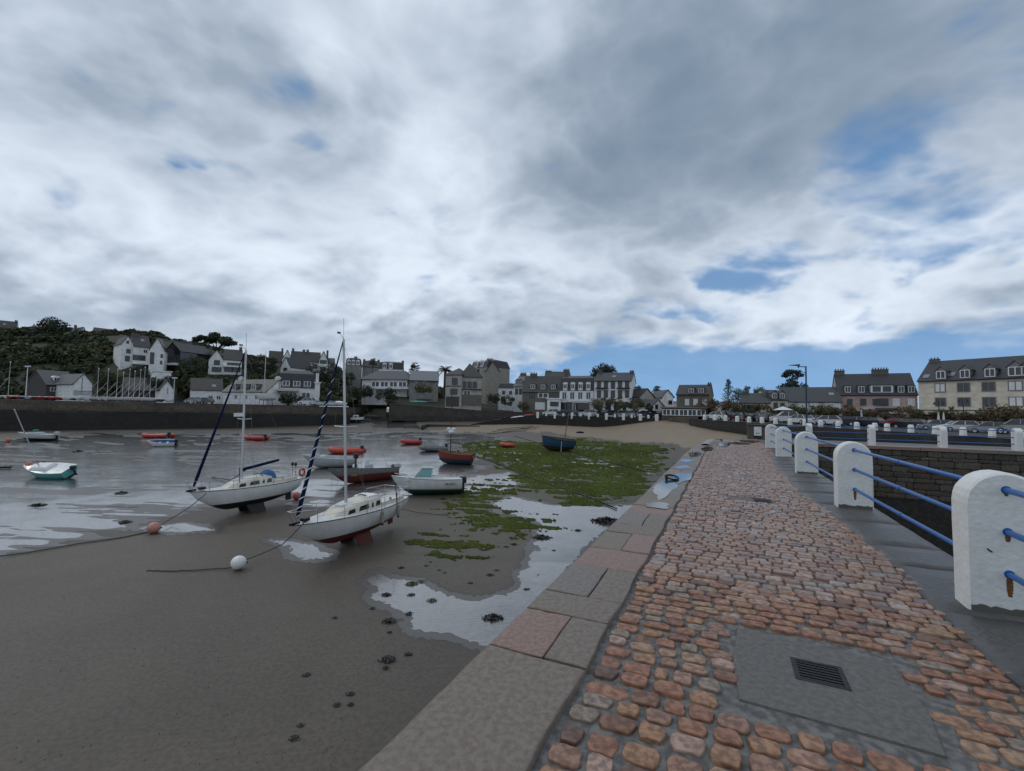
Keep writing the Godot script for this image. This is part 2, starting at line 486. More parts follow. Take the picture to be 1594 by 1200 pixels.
# ------------------------------------------------------------------ the drained harbour floor
func outline(px: Array) -> Dictionary:      # an outline on the sand
	var out := PackedVector2Array()
	var lo := Vector2(1e9, 1e9); var hi := -lo
	for k in range(0, px.size(), 2):
		var g := on_sand(px[k], px[k + 1])
		var q := Vector2(g.x, g.z)
		out.append(q); lo = lo.min(q); hi = hi.max(q)
	return {p = out, lo = lo, hi = hi}
func inside(o: Dictionary, q: Vector2) -> bool:
	return q.x > o.lo.x and q.y > o.lo.y and q.x < o.hi.x and q.y < o.hi.y and Geometry2D.is_point_in_polygon(q, o.p)
func depth_in(o: Dictionary, q: Vector2, reach: float) -> float:   # how far inside an outline, in units of reach, -1 .. 1
	if q.x < o.lo.x - reach or q.y < o.lo.y - reach or q.x > o.hi.x + reach or q.y > o.hi.y + reach: return -1.0
	var best := 1e9
	var pts: PackedVector2Array = o.p
	var n := pts.size()
	for k in n:
		var c := Geometry2D.get_closest_point_to_segment(q, pts[k], pts[(k + 1) % n])
		best = minf(best, q.distance_squared_to(c))
	best = sqrt(best) / reach
	return clampf(best if Geometry2D.is_point_in_polygon(q, pts) else -best, -1.0, 1.0)
func build_sand():
	var flats := outline([-300, 690, 0, 686, 150, 672, 400, 673, 640, 670, 770, 676, 800, 690, 750, 715, 735, 745, 640, 770, 480, 792, 440, 770, 345, 778, 290, 800, 200, 822, 120, 838, 0, 862, -400, 900])
	var inlet := outline([548, 661, 560, 643, 600, 641, 640, 652, 660, 668, 600, 668])
	var pools := [
		outline([568, 905, 590, 893, 640, 905, 690, 930, 745, 938, 800, 922, 832, 902, 836, 870, 850, 850, 846, 815, 795, 797, 768, 784, 800, 774, 850, 786, 920, 790, 990, 786, 960, 812, 930, 838, 905, 868, 860, 916, 800, 980, 765, 1006, 740, 1000, 690, 985, 650, 980, 600, 945]),
		outline([440, 842, 470, 847, 512, 862, 502, 869, 452, 856, 425, 842]),
		outline([768, 703, 820, 702, 850, 709, 840, 716, 790, 716]), outline([868, 708, 920, 712, 1000, 728, 1010, 737, 930, 728, 872, 718]),
		outline([215, 822, 290, 818, 340, 828, 290, 830, 250, 826]), outline([720, 745, 790, 735, 800, 755, 770, 770, 730, 768])]
	var weeds := [
		outline([700, 694, 760, 684, 870, 690, 900, 682, 1000, 690, 1045, 697, 1020, 740, 1005, 772, 965, 784, 890, 790, 840, 768, 795, 772, 765, 786, 800, 800, 855, 812, 862, 826, 810, 840, 760, 832, 725, 812, 682, 782, 690, 768, 740, 748, 800, 752, 790, 732, 745, 716]),
		outline([640, 850, 720, 838, 760, 850, 740, 870, 680, 868])]
	var beach := outline([640, 674, 830, 672, 1000, 690, 1060, 697, 1250, 690, 1250, 640, 900, 640, 740, 661])
	var pile := noise(91, 0.9, 4)
	var streak := noise(92, 0.55, 4)
	var rows := 520; var cols := 720
	var v := PackedVector3Array(); var nr := PackedVector3Array(); var cc := PackedColorArray()
	var wet := PackedFloat32Array(); var weed := PackedFloat32Array()
	for j in rows + 1:
		var d := 1.0 / lerpf(1.0 / 6.0, 1.0 / 168.0, float(j) / rows)
		for i in cols + 1:
			var a := lerpf(-1.45, 0.56, float(i) / cols)
			var x := a * d; var z := -d
			var lown := n_low.get_noise_2d(x * 2.0, z * 2.0); var mid := n_mid.get_noise_2d(x, z)
			var y := sand_base(x, z) + lown * 0.05 + mid * 0.012
			var q := Vector2(x + mid * 0.55 + lown * 0.5, z + n_mid.get_noise_2d(z + 50.0, x) * 0.5)
			var st := streak.get_noise_2d(x * 0.11 + z * 0.05, z * 1.3 - x * 0.14)
			var pl := pile.get_noise_2d(x * 0.75, z * 1.3)
			var w := -1.0
			if q.x < flats.hi.x + 3.0 and a < 0.07:
				var reach := 0.8 + d * 0.02
				w = depth_in(flats, q, reach) * 0.6 - 0.4
				if w > -0.99: w += st * 0.95 + lown * 0.15 + mid * 0.16 + streak.get_noise_2d(x * 0.24 + 70.0, z * 3.0 - x * 0.2) * 0.45
				if d > 74.0: w -= (d - 74.0) * 0.012
			if inside(inlet, q): w = 0.1 + st
			for o in pools:
				var e := depth_in(o, q, 0.7)
				if e > -1.0: w = maxf(w, e * 0.8 + 0.05 + mid * 0.35 + pile.get_noise_2d(x * 3.0, z * 3.0) * 0.28)
			var g := -1.0
			if a > -0.3:
				for o in weeds:
					var e := depth_in(o, Vector2(q.x + mid * 0.5, q.y + st * 0.9), 1.6)
					if e > -1.0: g = maxf(g, e * 0.5 - 0.2 + pl * 0.8 + st * 0.75 + pile.get_noise_2d(x * 4.0, z * 4.0) * 0.45)
			var t := 0.5 + 0.5 * mid
			var c := Color(0.08, 0.064, 0.048).lerp(Color(0.122, 0.1, 0.077), clampf(t * 0.6 + lown * 0.6 + 0.15 + 0.25 * n_fine.get_noise_2d(x * 0.6, z * 1.4), 0.0, 1.0))
			if inside(beach, Vector2(x + lown * 4.0, z + mid * 2.0)): c = Color(0.24, 0.18, 0.12).lerp(Color(0.29, 0.225, 0.15), t)
			elif d > 70.0: c = c.lerp(Color(0.13, 0.11, 0.085), 0.6)
			elif w > -0.9: c = c.lerp(Color(0.075, 0.064, 0.056), 0.7)
			if g > -0.35 and g <= 0.0: c = c.lerp(Color(0.075, 0.085, 0.03), 0.5)
			v.append(Vector3(x, y, z)); cc.append(c); wet.append(w); weed.append(g)
	var W := cols + 1
	nr.resize(v.size())
	for j in rows + 1:
		for i in W:
			var k := j * W + i
			var l := v[k - 1] if i > 0 else v[k]; var r := v[k + 1] if i < cols else v[k]
			var b := v[k - W] if j > 0 else v[k]; var f := v[k + W] if j < rows else v[k]
			nr[k] = (r - l).cross(f - b).normalized()
	var ground := PackedInt32Array()
	for j in rows:
		for i in cols:
			var a := j * W + i
			ground.append_array([a, a + W, a + 1, a + 1, a + W, a + W + 1])
	var o := part("sand", sheet(v, nr, cc, ground), M.sand)
	tag(o, "bare brown sand and mud of the drained harbour at low tide", "sand", "", "structure")
	o = part("tidal_water", clipped(v, nr, cc, wet, ground, 0.008, false), M.film)
	tag(o, "thin shining film of water left on the sand between the boats", "water", "", "structure")
	var damp := PackedFloat32Array(); damp.resize(wet.size())
	for k in wet.size(): damp[k] = wet[k] + 0.5 + 0.16 * n_mid.get_noise_2d(v[k].x * 2.0, v[k].z * 2.0) if wet[k] > -0.99 else -1.0
	o = part("damp_sand", clipped(v, nr, cc, damp, ground, 0.004, false), M.damp)
	tag(o, "dark damp sand glistening round the shallow water", "sand", "", "structure")
	# the weed lies in low heaps
	var up := v.duplicate(); var gc := PackedColorArray(); gc.resize(v.size())
	var f2 := noise(95, 5.0, 2)
	for k in v.size():
		if weed[k] > -0.9:
			var h := 0.5 + 0.5 * f2.get_noise_2d(v[k].x, v[k].z * 0.6)
			up[k].y += 0.012 + maxf(weed[k], 0.0) * 0.015 + h * 0.022
			gc[k] = Color(0.055, 0.066, 0.018).lerp(Color(0.14, 0.185, 0.04), clampf(h * 1.3 - 0.2 + n_mid.get_noise_2d(v[k].x * 0.5, v[k].z * 0.5) * 0.5, 0.0, 1.0))
	o = part("seaweed", clipped(up, nr, gc, weed, ground, 0.0, true), M.algae)
	tag(o, "bright green seaweed spread over the sand beside the pier", "seaweed", "", "stuff")
func sheet(v, nr, cc, ix) -> ArrayMesh:
	var arr := []
	arr.resize(Mesh.ARRAY_MAX)
	arr[Mesh.ARRAY_VERTEX] = v; arr[Mesh.ARRAY_INDEX] = ix
	if nr.size(): arr[Mesh.ARRAY_NORMAL] = nr
	if cc.size(): arr[Mesh.ARRAY_COLOR] = cc
	var am := ArrayMesh.new()
	am.add_surface_from_arrays(Mesh.PRIMITIVE_TRIANGLES, arr)
	return am
func clipped(v: PackedVector3Array, nr: PackedVector3Array, cc: PackedColorArray, f: PackedFloat32Array, ix: PackedInt32Array, lift: float, own: bool) -> ArrayMesh:
	# the part of a sheet where a field is above zero, cut cleanly along its zero line
	var to := {}
	var pv := PackedVector3Array(); var pn := PackedVector3Array(); var pc := PackedColorArray(); var pi := PackedInt32Array()
	for k in range(0, ix.size(), 3):
		var a := ix[k]; var b := ix[k + 1]; var c := ix[k + 2]
		if f[a] <= 0.0 and f[b] <= 0.0 and f[c] <= 0.0: continue
		var t := [a, b, c]
		var out := []
		for e in 3:
			var p: int = t[e]; var q: int = t[(e + 1) % 3]
			if f[p] > 0.0:
				if not to.has(p):
					to[p] = pv.size()
					pv.append(v[p] + Vector3(0, lift, 0)); pn.append(nr[p])
					if own: pc.append(cc[p])
				out.append(to[p])
			if (f[p] > 0.0) != (f[q] > 0.0):
				var key := mini(p, q) * 1000003 + maxi(p, q) + 1000000000
				if not to.has(key):
					var s := f[p] / (f[p] - f[q])
					to[key] = pv.size()
					pv.append(v[p].lerp(v[q], s) + Vector3(0, lift, 0)); pn.append(nr[p])
					if own: pc.append(cc[p] if f[p] > 0.0 else cc[q])
				out.append(to[key])
		for e in range(1, out.size() - 1): pi.append_array([out[0], out[e], out[e + 1]])
	if own:                                     # heaps have normals of their own
		pn.fill(Vector3.ZERO)
		for k in range(0, pi.size(), 3):
			var n := (pv[pi[k + 2]] - pv[pi[k]]).cross(pv[pi[k + 1]] - pv[pi[k]])
			for e in 3: pn[pi[k + e]] += n
		for k in pn.size(): pn[k] = pn[k].normalized() if pn[k].length_squared() > 1e-12 else Vector3.UP
	return sheet(pv, pn, pc, pi)
# ------------------------------------------------------------------ the pier
func edge_n(s: float) -> float:             # left edge of the pier
	return -1.45 + 0.015 * sin(s * 0.9) * smoothstep(6.0, 14.0, s) + 0.55 * smoothstep(24.0, 29.0, s) + 1.9 * smoothstep(28.0, 36.0, s)
func pave_n(s: float) -> float:             # left edge of the cobbles
	return edge_n(s) + 0.66 + 0.012 * sin(s * 5.0)
func pave_end(s: float) -> float:           # right edge of the cobbles
	return 1.65 - 0.2 * smoothstep(8.5, 10.5, s) - 0.04 * sin(s * 1.7) + 0.45 * smoothstep(17.0, 24.0, s)
func build_pier():
	var mb := MB.new()
	var st := []
	for k in 77: st.append(k * 0.5 - 1.5)
	# bedding between the stones, one sheet with the slight crown of the roadway
	var top := []
	for s in st:
		var r := []
		for k in 9:
			var f := k / 8.0
			r.append(pier(s, lerpf(edge_n(s) + 0.02, 2.31, f), -0.02 + 0.02 * sin(f * PI)))
		top.append(r)
	mb.grid(top)
	var body := struct("pier", mb, M.mortar, "old stone pier with cobbled roadway running to the far quay", "pier")
	# battered seaward wall of rough stone, the basin wall on the right, and the end
	var lw := MB.new(); lw.tinted = true
	var rw := []
	for s in st:
		var r := []
		for k in 15:
			var f := k / 14.0
			var rough := 0.06 * n_fine.get_noise_2d(s * 1.2, f * 5.0)
			r.append(pier(s, edge_n(s) - 0.012 - 1.5 * pow(f, 1.15) + rough * f, -0.12 - 6.2 * f))
		rw.append(r)
	for j in rw.size() - 1:
		for k in 14:
			var g := 0.6 + 0.4 * n_mid.get_noise_2d(st[j] * 3.0, k * 2.0)
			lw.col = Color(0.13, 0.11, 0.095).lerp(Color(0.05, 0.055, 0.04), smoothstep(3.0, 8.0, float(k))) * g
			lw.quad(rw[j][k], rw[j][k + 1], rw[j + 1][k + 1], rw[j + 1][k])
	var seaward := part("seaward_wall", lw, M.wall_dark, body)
	seaward.set_meta("label", "dark battered stone face of the pier above the sand")
	var bw := MB.new(); bw.tinted = true
	for j in st.size() - 1:
		if st[j] > 31.9: break
		for k in 8:
			bw.col = Color(0.09, 0.08, 0.065) * (0.7 + 0.5 * n_mid.get_noise_2d(st[j] * 2.0, k))
			bw.quad(pier(st[j + 1], 2.31, -k * 0.75 - 0.75), pier(st[j], 2.31, -k * 0.75 - 0.75), pier(st[j], 2.31, -k * 0.75 - 0.03), pier(st[j + 1], 2.31, -k * 0.75 - 0.03))
	part("basin_side_wall", bw, M.wall_dark, body)
	build_kerb(body)
	build_cobbles(body)
	# concrete apron with the drain grate
	mb = MB.new()
	var ring0 := []; var ring1 := []
	for q in [[2.98, 0.06], [2.96, 0.5], [2.93, 0.93], [3.3, 0.985], [3.85, 0.96], [3.9, 0.52], [3.94, 0.07], [3.4, 0.035]]:
		ring1.append(pier(q[0], q[1], 0.012)); ring0.append(pier(lerpf(q[0], 3.44, -0.02), lerpf(q[1], 0.5, -0.02), -0.04))
	ring0.reverse(); ring1.reverse()
	for k in 8: mb.quad(ring0[k], ring0[(k + 1) % 8], ring1[(k + 1) % 8], ring1[k])
	var hq := [[3.35, 0.375], [3.35, 0.515], [3.35, 0.655], [3.49, 0.655], [3.63, 0.655], [3.63, 0.515], [3.63, 0.375], [3.49, 0.375]]
	hq.reverse()
	for k in 8:
		var n := (k + 1) % 8
		mb.quad(ring1[k], ring1[n], pier(hq[n][0], hq[n][1], 0.013), pier(hq[k][0], hq[k][1], 0.013))
		mb.quad(pier(hq[k][0], hq[k][1], 0.013), pier(hq[n][0], hq[n][1], 0.013), pier(hq[n][0], hq[n][1], -0.025), pier(hq[k][0], hq[k][1], -0.025))
	var ap := part("concrete_apron", mb, M.concrete, body)
	ap.set_meta("label", "grey concrete patch round the drain grate")
	var gr := thing("drain_grate", "small black iron drain grate set in a grey concrete patch", "drain grate", pier(3.49, 0.515, 0.0), -HEAD)
	mb = MB.new()
	mb.box(Vector3(-0.14, -0.02, -0.14), Vector3(-0.112, 0.016, 0.14)); mb.box(Vector3(0.112, -0.02, -0.14), Vector3(0.14, 0.016, 0.14))
	mb.box(Vector3(-0.112, -0.02, -0.14), Vector3(0.112, 0.015, -0.116)); mb.box(Vector3(-0.112, -0.02, 0.116), Vector3(0.112, 0.015, 0.14))
	part("frame", mb, M.iron, gr)
	mb = MB.new()
	mb.box(Vector3(-0.012, -0.018, -0.009), Vector3(0.012, 0.0, 0.009), Transform3D(Basis().scaled(Vector3(9.3, 1, 1)), Vector3.ZERO))
	var bar := mb.mesh()
	for k in 7:
		var b := part("bar", bar, M.iron, gr)
		b.position = Vector3(0, 0.013, -0.099 + k * 0.033)
	mb = MB.new()
	mb.quad(Vector3(-0.112, -0.019, 0.116), Vector3(0.112, -0.019, 0.116), Vector3(0.112, -0.019, -0.116), Vector3(-0.112, -0.019, -0.116))
	part("pit", mb, M.black, gr)
	# the farther drain cover
	var dc := thing("drain_cover", "worn flat drain cover between the cobbles farther down the pier", "drain cover", pier(9.9, 0.42, 0.0), -HEAD)
	mb = MB.new(); mb.bevel_box(Vector3(-0.36, -0.03, -0.22), Vector3(0.02, 0.004, 0.22), 0.008)
	part("concrete", mb, M.concrete, dc)
	mb = MB.new(); mb.bevel_box(Vector3(0.03, -0.03, -0.2), Vector3(0.36, 0.003, 0.2), 0.006)
	part("plate", mb, M.iron, dc)
	mb = MB.new()
	for k in 5: mb.box(Vector3(0.06, 0.003, -0.17 + k * 0.075), Vector3(0.33, 0.009, -0.14 + k * 0.075))
	part("rib", mb, M.iron, dc)
	# puddles lie on the kerb and by the railing
	for q in [[10.7, -1.16, 1.5, 0.22, 11], [12.2, -1.0, 1.0, 0.2, 12], [8.3, -1.08, 0.3, 0.2, 13], [14.6, -1.15, 0.5, 0.18, 15], [16.6, -1.2, 0.6, 0.2, 16], [19.4, -1.1, 1.2, 0.26, 17], [23.0, -0.75, 1.8, 0.2, 18], [26.5, -0.1, 1.3, 0.3, 20], [28.5, 0.7, 1.0, 0.5, 22], [31.0, 1.3, 1.0, 0.5, 23]]:
		var pm := MB.new()
		var ring := []
		for k in 40:
			var f := TAU * k / 40.0
			var rr := 1.0 + 0.6 * n_mid.get_noise_2d(cos(f) * 2.0 + q[4] * 7.0, sin(f) * 2.0)
			ring.append(pier(q[0] + sin(f) * q[2] * rr, clampf(q[1] + cos(f) * q[3] * rr, edge_n(q[0]) + 0.06, 9.0), 0.036 if q[1] < -0.7 else 0.042))
		var mid := pier(q[0], q[1], 0.036 if q[1] < -0.7 else 0.042)
		for k in 40: pm.tri(mid, ring[k], ring[(k + 1) % 40])
		var pu := part("puddle", pm, M.puddle)
		tag(pu, "", "", "", "structure")
		pu.set_meta("label", "rain puddle mirroring the sky on the pier's edge stones")
		pu.set_meta("category", "puddle")
		pu.set_meta("group", "rain puddles on the pier")
func build_kerb(body: Node3D):
	# big edge stones, one row whole and the next split in two
	var s := 0.2
	var k := 0
	var lens := [2.66, 0.66, 0.42, 0.82, 0.66, 0.8, 0.5, 0.86, 0.62, 0.72, 0.6]
	var splits := [false, true, false, true, false, true, false, true, false, false, true]
	while s < 31.0:
		var len_: float = lens[k % 11] if k < 11 else rng.randf_range(0.55, 0.95)
		var split: bool = splits[k] if k < 11 else rng.randf() < 0.25
		var bits := [[0.0, 1.0]]
		if split: 
			var c := rng.randf_range(0.44, 0.58)
			bits = [[0.0, c], [c, 1.0]]
		for b in bits:
			var mb := MB.new()
			var gap := 0.007
			var s0 := s + gap; var s1 := s + len_ - gap
			var y := 0.028 + rng.randf_range(-0.006, 0.006)
			var rows := []
			var ns := maxi(4, int(len_ / 0.12)); var nn := 6
			# top sheet, uneven, with rounded and chipped edges
			for i in ns + 3:
				var r := []
				var fs := clampf((i - 1) / float(ns), 0.0, 1.0)
				if i == 2: fs = 0.012 / len_
				if i == ns: fs = 1.0 - 0.012 / len_
				var ss := lerpf(s0, s1, fs)
				for j in nn + 3:
					var fn := clampf((j - 1) / float(nn), 0.0, 1.0)
					if j == 2: fn = 0.03
					if j == nn: fn = 0.97
					var lo := lerpf(edge_n(ss), pave_n(ss), b[0]) + (0.003 if b[0] > 0.0 else -0.01); var hi := lerpf(edge_n(ss), pave_n(ss), b[1]) - 0.004
					var h := y + 0.007 * n_mid.get_noise_2d(ss * 7.0 + k * 9.0, fn * 5.0 + b[0] * 9.0) + 0.003 * n_fine.get_noise_2d(ss * 12.0, fn * 8.0)
					var jig := 0.012 * n_fine.get_noise_2d(ss * 3.0, fn * 4.0 + k)
					if i == 0 or i == ns + 2 or j == 0 or j == nn + 2: h = -0.16
					elif i == 1 or i == ns + 1 or j == 1 or j == nn + 1: h -= 0.008
					r.append(pier(ss + (jig if i > 1 and i < ns + 1 else jig * 0.6), lerpf(lo, hi, fn) + jig * 0.6, h))
				rows.append(r)
			mb.grid(rows)
			var m: Material = M.slabs[2] if k == 0 else M.slabs[(k * 5 + (1 if b[0] > 0.0 else 0) * 3) % 4]
			if k == 1: m = M.slabs[0] if b[0] == 0.0 else M.slabs[2]
			part("kerb_slab", mb, m, body)
		s += len_
		k += 1
	# dark flags under the railing
	s = 1.0
	while s < 31.5:
		var len_ := rng.randf_range(0.8, 1.7)
		var mb := MB.new()
		var rows := []
		for i in 7:
			var ss := s + 0.006 + (len_ - 0.012) * clampf((i - 1) / 4.0, 0.0, 1.0)
			var r := []
			for j in 8:
				var fn := clampf((j - 1) / 5.0, 0.0, 1.0)
				var lo := pave_end(ss) - 0.05
				var h := 0.012 + 0.01 * n_mid.get_noise_2d(ss * 5.0, fn * 4.0)
				if i == 0 or i == 6 or j == 0 or j == 7: h = -0.3
				r.append(pier(ss, lerpf(lo, 2.34, fn), h + 0.012 * fn))
			rows.append(r)
		mb.grid(rows)
		part("flagstone", mb, M.slate_slab, body)
		s += len_
func cobble(r: RandomNumberGenerator, lx: float, lz: float, h: float) -> ArrayMesh:
	# a worn block: straight sides below, rounded shoulders, uneven top
	var mb := MB.new()
	var n := 14
	var rows := []
	var sk := r.randf_range(-0.12, 0.12); var pw := r.randf_range(4.5, 11.0)
	var rad := []
	for k in n: rad.append(1.0 + r.randf_range(-0.085, 0.06))
	for ring in [[1.0, -0.05], [0.99, h * 0.4], [0.955, h * 0.84], [0.88, h * 0.98], [0.45, h * 1.0]]:
		var row := []
		for k in n:
			var f := TAU * k / n
			var cx := cos(f); var sz := sin(f)
			var q: float = pow(pow(absf(cx), pw) + pow(absf(sz), pw), -1.0 / pw) * float(ring[0]) * float(rad[k])
			row.append(Vector3(cx * q * lx * (1.0 + sk * sz * q), ring[1] + (r.randf_range(-0.1, 0.1) * h if ring[0] < 0.95 else 0.0), -sz * q * lz * (1.0 - sk * cx * q)))
		rows.append(row)
	mb.grid(rows, true)
	var k0 := mb.v.size() - n
	var c := mb.p(Vector3(0, h * 1.02, 0))
	for k in n: mb.t(k0 + k, k0 + (k + 1) % n, c)
	return mb.mesh()
func build_cobbles(body: Node3D):
	var r := RandomNumberGenerator.new()
	r.seed = 77
	var shapes := []
	for k in 24: shapes.append(cobble(r, 0.5, 0.5, 0.03))
	var far := MB.new(); far.tinted = true
	var tones := [Color(0.33, 0.17, 0.105), Color(0.3, 0.15, 0.09), Color(0.24, 0.12, 0.075), Color(0.37, 0.24, 0.16), Color(0.43, 0.31, 0.25), Color(0.3, 0.18, 0.125), Color(0.29, 0.235, 0.19), Color(0.36, 0.2, 0.115), Color(0.17, 0.105, 0.08), Color(0.4, 0.24, 0.175)]
	var s := 1.45
	var made := 0
	var row := 0
	while s < 35.5:
		var pitch := r.randf_range(0.135, 0.165) if s < 3.0 else r.randf_range(0.105, 0.135)
		var open := 0.027 if s < 4.4 else 0.011
		var n := pave_n(s) + 0.012 + r.randf_range(0.0, 0.03)
		var last := pave_end(s)
		var tilt := r.randf_range(-0.015, 0.015)
		while n < last - 0.05:
			var w := r.randf_range(0.135, 0.2) if r.randf() < 0.8 else r.randf_range(0.1, 0.26)
			if s > 4.4: w *= 0.92
			if n + w > last + 0.04: w = maxf(last - n, 0.07)
			var ms := s + pitch * 0.5 + tilt * (n - 0.4) + r.randf_range(-0.008, 0.008)
			var mn := n + w * 0.5
			n += w
			if ms > 2.9 and ms < 3.97 and mn > 0.0 and mn < 1.04: continue
			if ms > 9.62 and ms < 10.16 and mn > 0.02 and mn < 0.82: continue
			var worn := r.randf() < 0.06
			var y := 0.012 - 0.036 + 0.02 * sin(clampf((mn + 1.45) / 3.8, 0.0, 1.0) * PI) + r.randf_range(-0.004, 0.007) - (0.012 if worn else 0.0)
			var xf := Transform3D(Basis(Vector3.UP, -HEAD + r.randf_range(-0.05, 0.05)).scaled_local(Vector3(w - open * r.randf_range(0.5, 1.3), 0.7 if s < 4.4 else 0.8, pitch - open * r.randf_range(0.6, 1.2))), pier(ms, mn, y))
			xf.basis = xf.basis 
			var tone := r.randi() % 10
			if r.randf() < 0.35: tone = [0, 1, 7][r.randi() % 3]
			if made < 300 and s > 1.7:
				var o := part("cobble", shapes[r.randi() % 24], M.stones[tone], body)
				o.transform = xf
				made += 1
			else:
				far.col = tones[tone] * r.randf_range(0.8, 1.15)
				var src: Array = []
				# a lighter block of the same kind for the stones beyond
				var ring := []
				for c in [[0.5, 0.5], [0.5, -0.5], [-0.5, -0.5], [-0.5, 0.5]]:
					var u := r.randf_range(0.05, 0.16); var e := r.randf_range(0.05, 0.2)
					var p1 := Vector3(c[0], 0, c[1] - signf(c[1]) * e); var p2 := Vector3(c[0] - signf(c[0]) * u, 0, c[1])
					var j := Vector3(r.randf_range(-0.03, 0.02), 0, r.randf_range(-0.04, 0.03))
					if c[0] * c[1] > 0: ring.append_array([p2 + j, p1 + j])
					else: ring.append_array([p1 + j, p2 + j])
				for h in [[1.0, -0.045], [0.97, 0.014], [0.84, 0.03]]:
					var rr := []
					for p in ring: rr.append(xf * Vector3(p.x * h[0], h[1] + r.randf_range(-0.003, 0.003), p.z * h[0]))
					src.append(rr)
				far.grid(src, true)
				var k0 := far.v.size() - 8
				for k in range(1, 7): far.t(k0, k0 + k, k0 + k + 1)
		s += pitch
		row += 1
	var o := part("cobblestones", far, M.cobble_mix, body)
	o.set_meta("kind", "stuff")
# ------------------------------------------------------------------ white posts and blue rails
func post_mesh() -> ArrayMesh:
	var mb := MB.new()
	var W := 0.262; var T := 0.135; var H := 1.14
	var prof := [[-1.0, -0.1], [-1.0, 0.35], [-1.0, 0.7]]
	for k in 15:
		var f := PI - PI * k / 14.0
		prof.append([cos(f), H - 0.27 + 0.27 * sin(f)])
	prof += [[1.0, 0.7], [1.0, 0.35], [1.0, -0.1]]
	var rows := []
	for z in [[T, 0.93], [T - 0.018, 1.0], [-T + 0.018, 1.0], [-T, 0.93]]:
		var r := []
		for q in prof:
			var y: float = q[1]
			var wob := 0.006 * n_fine.get_noise_2d(q[0] * 3.0 + z[0] * 9.0, y * 4.0)
			r.append(Vector3(q[0] * W * (z[1] if y > 0.0 else z[1]) + wob, y - (1.0 - z[1]) * 0.25 * clampf((y - 0.6) * 2.0, 0.0, 1.0), z[0]))
		rows.append(r)
	for k in 3:                                  # flat bands, softened at the edges
		for i in prof.size() - 1:
			mb.quad(rows[k][i + 1], rows[k][i], rows[k + 1][i], rows[k + 1][i + 1])
	var front: Array = rows[0].duplicate(); front.reverse()
	mb.poly(front)
	mb.poly(rows[3])
	return mb.mesh()
